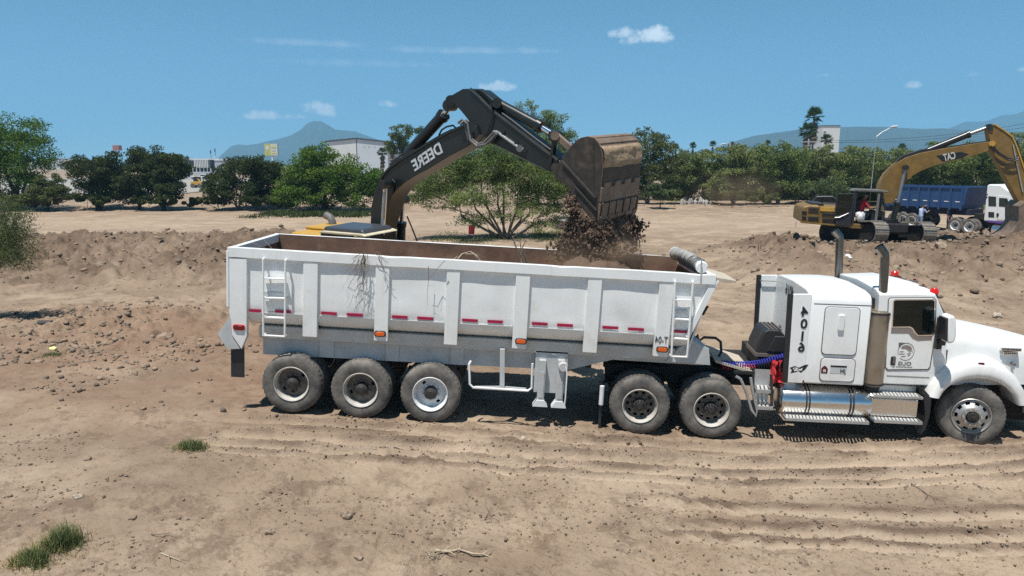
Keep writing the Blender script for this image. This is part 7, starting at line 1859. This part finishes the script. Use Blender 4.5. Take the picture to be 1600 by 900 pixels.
def twig(label, pts, r, mat=m_wood, forks=0, seed=0, name='twig', group=None, lift=.012):
    rng = random.Random(seed); q = [at_ground(a, b) for a, b in pts]
    q = [Vector((p.x, p.y, gz(p.x, p.y, True)+lift+.5*r)) for p in q]
    mb = MB(); fine = []
    for a, b in zip(q, q[1:]):
        for t in (0, .33, .66): fine.append(a.lerp(b, t)+Vector((rng.uniform(-1, 1), rng.uniform(-1, 1), rng.uniform(0, 1)))*r*1.2)
    fine.append(q[-1]); m = len(fine)
    mb.tube(fine, [r*(1-.75*i/(m-1)) for i in range(m)], 6)
    for k in range(forks):
        i = rng.randrange(1, m-1); d_ = (fine[i]-fine[i-1]).normalized(); s_ = d_.cross(Vector((0, 0, 1)))*rng.choice((-1, 1))
        e = fine[i]+(d_*.8+s_*.7)*rng.uniform(.08, .22); e.z = gz(e.x, e.y, True)+lift+rng.uniform(0, .04)
        mb.tube([fine[i], (fine[i]+e)/2+Vector((0, 0, .02)), e], [r*.5, r*.35, r*.15], 5)
    return tag(mb.build(name, mat), label, 'twig', group)
twig('bundle of split dry stalks lying in the foreground', [(682,862),(720,857),(770,864)], .022, m_straw, 4, 1)
twig('long thin dark twig with forked end below the fuel tank side', [(1424,752),(1450,772),(1478,784)], .011, m_wood, 4, 2)
twig('bleached double stick near the second drive wheel', [(1040,725),(1051,744)], .014, m_straw, 1, 3)
twig('thin dark straight stick near the broad steps', [(1520,755),(1557,771)], .007, m_wood, 1, 4)
twig('short twig on the crawler prints below the tractor', [(1268,815),(1285,823)], .010, m_wood, 2, 5)
twig('crooked dark twig standing between clods in the lower middle', [(757,808),(764,795),(768,812)], .008, m_wood, 3, 6)
twig('thin dry stick beside the small grass tuft', [(228,668),(262,670)], .006, m_wood, 1, 7)
twig('pale stick lying below the small grass tuft', [(237,838),(268,835)], .008, m_wood, 1, 8)
twig('pale bent stick in the lower left soil', [(252,868),(290,882)], .009, m_straw, 2, 9)
twig('flat dry stick left of the stalk bundle', [(615,705),(640,697)], .012, m_wood, 1, 10)
twig('thin dark stick lying along the wheel ruts', [(745,728),(775,727)], .007, m_wood, 0, 11)
twig('small dark twig at the edge of the pale patch', [(1355,748),(1365,751)], .012, m_wood, 2, 12)
st2 = MB(); rng = random.Random(5)
q = at_ground(672, 866)
for _ in range(60):
    a = rng.uniform(0, 6.28); l_ = rng.uniform(.06, .16); o = q+Vector((rng.gauss(0, .05), rng.gauss(0, .04), 0)); o.z = gz(o.x, o.y, True)+.01
    st2.tube([o, o+Vector((math.cos(a)*l_, math.sin(a)*l_, rng.uniform(.0, .05)))], [.004, .001], 4, cap=False)
tag(st2.build('straw_tuft', m_straw), 'golden dry straw at the root end of the split stalks', 'straw')
def rock(label, px, py, r, mat, seed, sc=(1.2, 1, .8)):
    q = at_ground(px, py); rng = random.Random(seed); bm = bmesh.new(); bmesh.ops.create_icosphere(bm, subdivisions=2, radius=1)
    for v in bm.verts:
        k = 1+.45*mnoise.noise(v.co*1.3+Vector((seed*3.1, 0, 0)))+.2*mnoise.noise(v.co*3.5+Vector((seed, 5, 0)))
        v.co = Vector((v.co.x*k*r*sc[0], v.co.y*k*r*sc[1], v.co.z*k*r*sc[2]))
    me = bpy.data.meshes.new('rock'); bm.to_mesh(me); bm.free(); me.materials.append(mat)
    o = bpy.data.objects.new('rock', me); COL.objects.link(o); o.location = (q.x, q.y, gz(q.x, q.y, True)+r*.25); o.rotation_euler = (rng.uniform(-.3, .3), rng.uniform(-.3, .3), rng.uniform(0, 6))
    tag(o, label, 'rock')
for i, (lab, px, py, r, mt) in enumerate((('pale square stone beside the ruts under the side guard', 818, 683, .055, m_rock), ('rounded brown clod in the lower right middle', 842, 812, .060, m_clod), ('small pale stone near the bleached double stick', 1050, 823, .03, m_rock),
    ('pale round clod left of the ruts', 452, 748, .05, m_clod), ('brown clod beside the small grass tuft', 137, 720, .05, m_clod), ('flat pale clod in the lower left middle', 541, 806, .065, m_clod), ('dark clod on the lower left soil', 421, 830, .05, m_clod),
    ('light clod near the lower edge', 560, 872, .045, m_clod), ('big brown stone below the tail of the dug bank', 258, 526, .16, m_clod), ('pale white stone on the open soil at lower left', 122, 782, .045, m_rock), ('white stone on the dug bank beyond the stacks', 1325, 404, .13, m_white),
    ('grey boulder lying on the spoil bank', 1400, 400, .22, m_clod), ('tan boulder on the bank behind the cab roof', 1466, 428, .22, m_clod), ('tan boulder above the hood on the bank', 1558, 495, .13, m_rock), ('pale stone high on the dug bank past the tail', 213, 370, .18, m_rock), ('pale slab on the dug bank near the shrub', 118, 370, .22, m_rock))):
    rock(lab, px, py, r, mt, i+1)
# black pipe piece and pale scrap
q = at_ground(72, 512)
pp2 = MB(); a_, b_2 = q+Vector((-.17, 0, .09)), q+Vector((.17, -.03, .09))
pp2.lathe([(.075, -.18), (.09, -.18), (.09, .18), (.075, .18)], 22, 'X', (q.x, q.y, gz(q.x, q.y)+.10), closed=True)
tag(pp2.build('pipe_piece', m_black), 'short black plastic pipe piece lying in the shade patch', 'pipe')
q = at_ground(83, 549); cr2 = MB(); rng = random.Random(9)
cr2.ico((q.x, q.y, gz(q.x, q.y)+.06), .085, .3, rng, (1.3, .8, .7)); tag(cr2.build('plastic_scrap', M_('pale_yellow_plastic', (.62, .58, .25), .5)), 'crumpled pale yellow plastic scrap on the bare soil', 'scrap')
# red can hanging in the mesquite
q = hit_plane_y(737, 358, 42.6)
can = thing('jerry_can', 'red jerry can hanging from a branch of the mesquite', 'can', Matrix.Translation(q))
MB().prism([(-.19, -.28), (.15, -.30), (.19, .16), (.08, .24), (-.17, .20)], -.09, .09).build('can_body', M_('red_can_paint', (.42, .015, .03), .45, var=.2), can, bevel=.03)
MB().tube([(-.1, 0, .22), (-.08, 0, .32), (.03, 0, .33), (.05, 0, .23)], .02, 7).build('handle', m_hose, can); MB().tube([(-.02, 0, .33), (.0, 0, .6), (-.02, .05, .9)], .008, 5).build('cord', m_hose, can); MB().cyl((.12, 0, .2), (.14, 0, .27), .035, n=10).build('cap', m_black, can)
# dark small trailer half hidden at the bucket, under the trees
q = hit_plane_y(877, 344, 50); gg = thing('generator', 'small grey generator box on the grass behind the falling soil', 'generator', Matrix.Translation((q.x, 50, gz(q.x, 50))))
MB().box(-.45, .45, -.3, .3, .25, .95).build('housing', m_inkgrey, gg, bevel=.05); MB().box(-.3, .3, -.31, -.295, .6, .75).build('panel', m_lgrey, gg)
for x in (-.3, .3): MB().lathe([(0, 0), (.2, 0), (.2, .1), (0, .1)], 14, c=(x, -.36, .2)).build('wheel', m_rubber, gg)
for k, (px, py, d_) in enumerate(((1243, 356, 43), (1184, 395, 30), (1188, 391, 31))):
    q = at_ground(px, py); o = MB().tube([q+Vector((0, 0, -.1)), q+Vector((.02, 0, .42))], .02, 6).build('survey_stake', m_wood); tag(o, ('short survey stake on the flat ground behind the yellow counterweight', 'short survey stake on the slope beyond the trailer lip', 'second survey stake farther up the same slope')[k], 'stake')
# dry branches caught on the trailer
def thicket(label, anchors, n, r, spread, drop, seed, mat=m_wood, y=-.06, name='dry_branch'):
    rng = random.Random(seed); mb = MB()
    for (px, py, ex, ey) in anchors:
        a, b = T.p(px, py, y), T.p(ex, ey, y)
        for _ in range(n):
            p = a+Vector((rng.gauss(0, .06), rng.uniform(-.03, .05), rng.uniform(-.02, .05))); e = b+Vector((rng.gauss(0, spread), rng.uniform(-.04, .02), rng.gauss(0, drop)))
            pts = [p]; m = 7
            for i in range(1, m+1):
                t = i/m; pts.append(p.lerp(e, t)+Vector((rng.uniform(-1, 1)*spread*.45, rng.uniform(-.03, .01), rng.uniform(-1, 1)*spread*.35)))
            pts = [Vector((q_.x, min(q_.y, -.012 if q_.z > zr0-.03 else .035), q_.z)) for q_ in pts]
            mb.tube(pts, [r*(1-.8*i/m) for i in range(m+1)], 4, cap=False)
            for _k in range(2):
                i = rng.randrange(2, m); q_ = pts[i]; mb.tube([q_, q_+Vector((rng.uniform(-.1, .1), rng.uniform(-.04, 0), rng.uniform(-.16, .05)))], [r*.4, r*.15], 4, cap=False)
    o = mb.build(name, mat, None); o.matrix_world = T.M; tag(o, label, 'branch'); return o
thicket('tangle of dry twigs hanging down over the second side sheet', [(566,398,552,470),(572,402,566,485),(566,400,545,445)], 5, .005, .11, .12, 1)
thicket('thin dry twig hanging over the third side sheet', [(682,405,667,438),(678,420,666,482)], 1, .006, .02, .03, 2)
thicket('loose dry twig hanging over the rail by the second rib', [(592,400,597,426),(585,397,606,412)], 2, .006, .03, .03, 3)
def stickpile(label, segs, r, seed, mat=m_wood, y=.25):
    rng = random.Random(seed); mb = MB()
    for seg in segs:
        pts = [T.p(px, py, y+yy) for px, py, yy in seg]; m = len(pts); mb.tube(pts, [r*(1-.6*i/max(1, m-1)) for i in range(m)], 5, cap=False)
    o = mb.build('dry_branch', mat, None); o.matrix_world = T.M; tag(o, label, 'branch')
stickpile('pale curved branch lying on the load at mid trailer', [[(715,405,0),(722,397,.1),(735,393,.1),(746,400,.0),(750,410,0)], [(722,397,.1),(740,397,.2),(756,412,.1)], [(704,409,0),(715,400,.1)]], .014, 1, m_straw)
stickpile('upright bare branches sticking out of the load', [[(812,412,.3),(806,385,.3),(800,368,.3)], [(815,412,.3),(815,390,.4),(822,374,.4)], [(820,412,.2),(812,395,.2),(803,380,.2)], [(824,412,.3),(820,398,.3),(814,388,.3),(812,372,.3)]], .016, 2)
stickpile('thin dry branch lying over the tail corner of the trailer', [[(340,361,.2),(350,374,.1),(362,386,.0)], [(350,374,.1),(366,380,.1),(378,388,.1)], [(395,380,.5),(415,388,.3)], [(412,375,1.2),(422,385,.9),(428,392,.6)]], .009, 3)

# ------------------------------------------------------------------ dust hanging about the falling soil
def dust(name, c, half, dens, seed):
    mb = MB(); mb.box(-1, 1, -1, 1, -1, 1); o = mb.build(name, None); o.location = c; o.scale = half; o['kind'] = 'stuff'
    m = bpy.data.materials.new('soil_dust_'+name); m.use_nodes = True; n, l = m.node_tree.nodes, m.node_tree.links; n.clear()
    out = n.new('ShaderNodeOutputMaterial'); v = n.new('ShaderNodeVolumePrincipled'); l.new(v.outputs[0], out.inputs['Volume'])
    v.inputs['Color'].default_value = (.66, .50, .36, 1); v.inputs['Anisotropy'].default_value = .2
    t = n.new('ShaderNodeTexCoord'); ln = n.new('ShaderNodeVectorMath'); ln.operation = 'LENGTH'; l.new(t.outputs['Object'], ln.inputs[0])
    mr = n.new('ShaderNodeMapRange'); mr.interpolation_type = 'SMOOTHSTEP'; l.new(ln.outputs['Value'], mr.inputs[0]); mr.inputs[1].default_value = .98; mr.inputs[2].default_value = .1
    nz = n.new('ShaderNodeTexNoise'); nz.inputs['Scale'].default_value = 2.2; nz.inputs['Detail'].default_value = 4; l.new(t.outputs['Object'], nz.inputs['Vector'])
    m2 = n.new('ShaderNodeMapRange'); l.new(nz.outputs['Fac'], m2.inputs[0]); m2.inputs[1].default_value = .38; m2.inputs[2].default_value = .7
    mu = n.new('ShaderNodeMath'); mu.operation = 'MULTIPLY'; l.new(mr.outputs[0], mu.inputs[0]); l.new(m2.outputs[0], mu.inputs[1])
    mu2 = n.new('ShaderNodeMath'); mu2.operation = 'MULTIPLY'; l.new(mu.outputs[0], mu2.inputs[0]); mu2.inputs[1].default_value = dens; l.new(mu2.outputs[0], v.inputs['Density'])
    o.data.materials.append(m); return o
qd = T.M @ T.p(945, 398, 1.3); dust('dust', qd, (1.7, 1.0, .5), 1.7, 1)
qd = hit_plane_y(1150, 298, 70); dust('dust', qd, (5.5, 5, 2.8), .10, 2)
# ------------------------------------------------------------------ air
HZ = MB().box(-9000, 9000, -300, 6500, -40, 640).build('haze', None); HZ['kind'] = 'stuff'
hm = bpy.data.materials.new('summer_haze'); hm.use_nodes = True; n, l = hm.node_tree.nodes, hm.node_tree.links; n.clear()
out = n.new('ShaderNodeOutputMaterial'); v = n.new('ShaderNodeVolumePrincipled'); l.new(v.outputs[0], out.inputs['Volume'])
v.inputs['Color'].default_value = (.26, .58, .87, 1); v.inputs['Density'].default_value = 2.7e-4; v.inputs['Anisotropy'].default_value = 0.0
HZ.data.materials.append(hm)
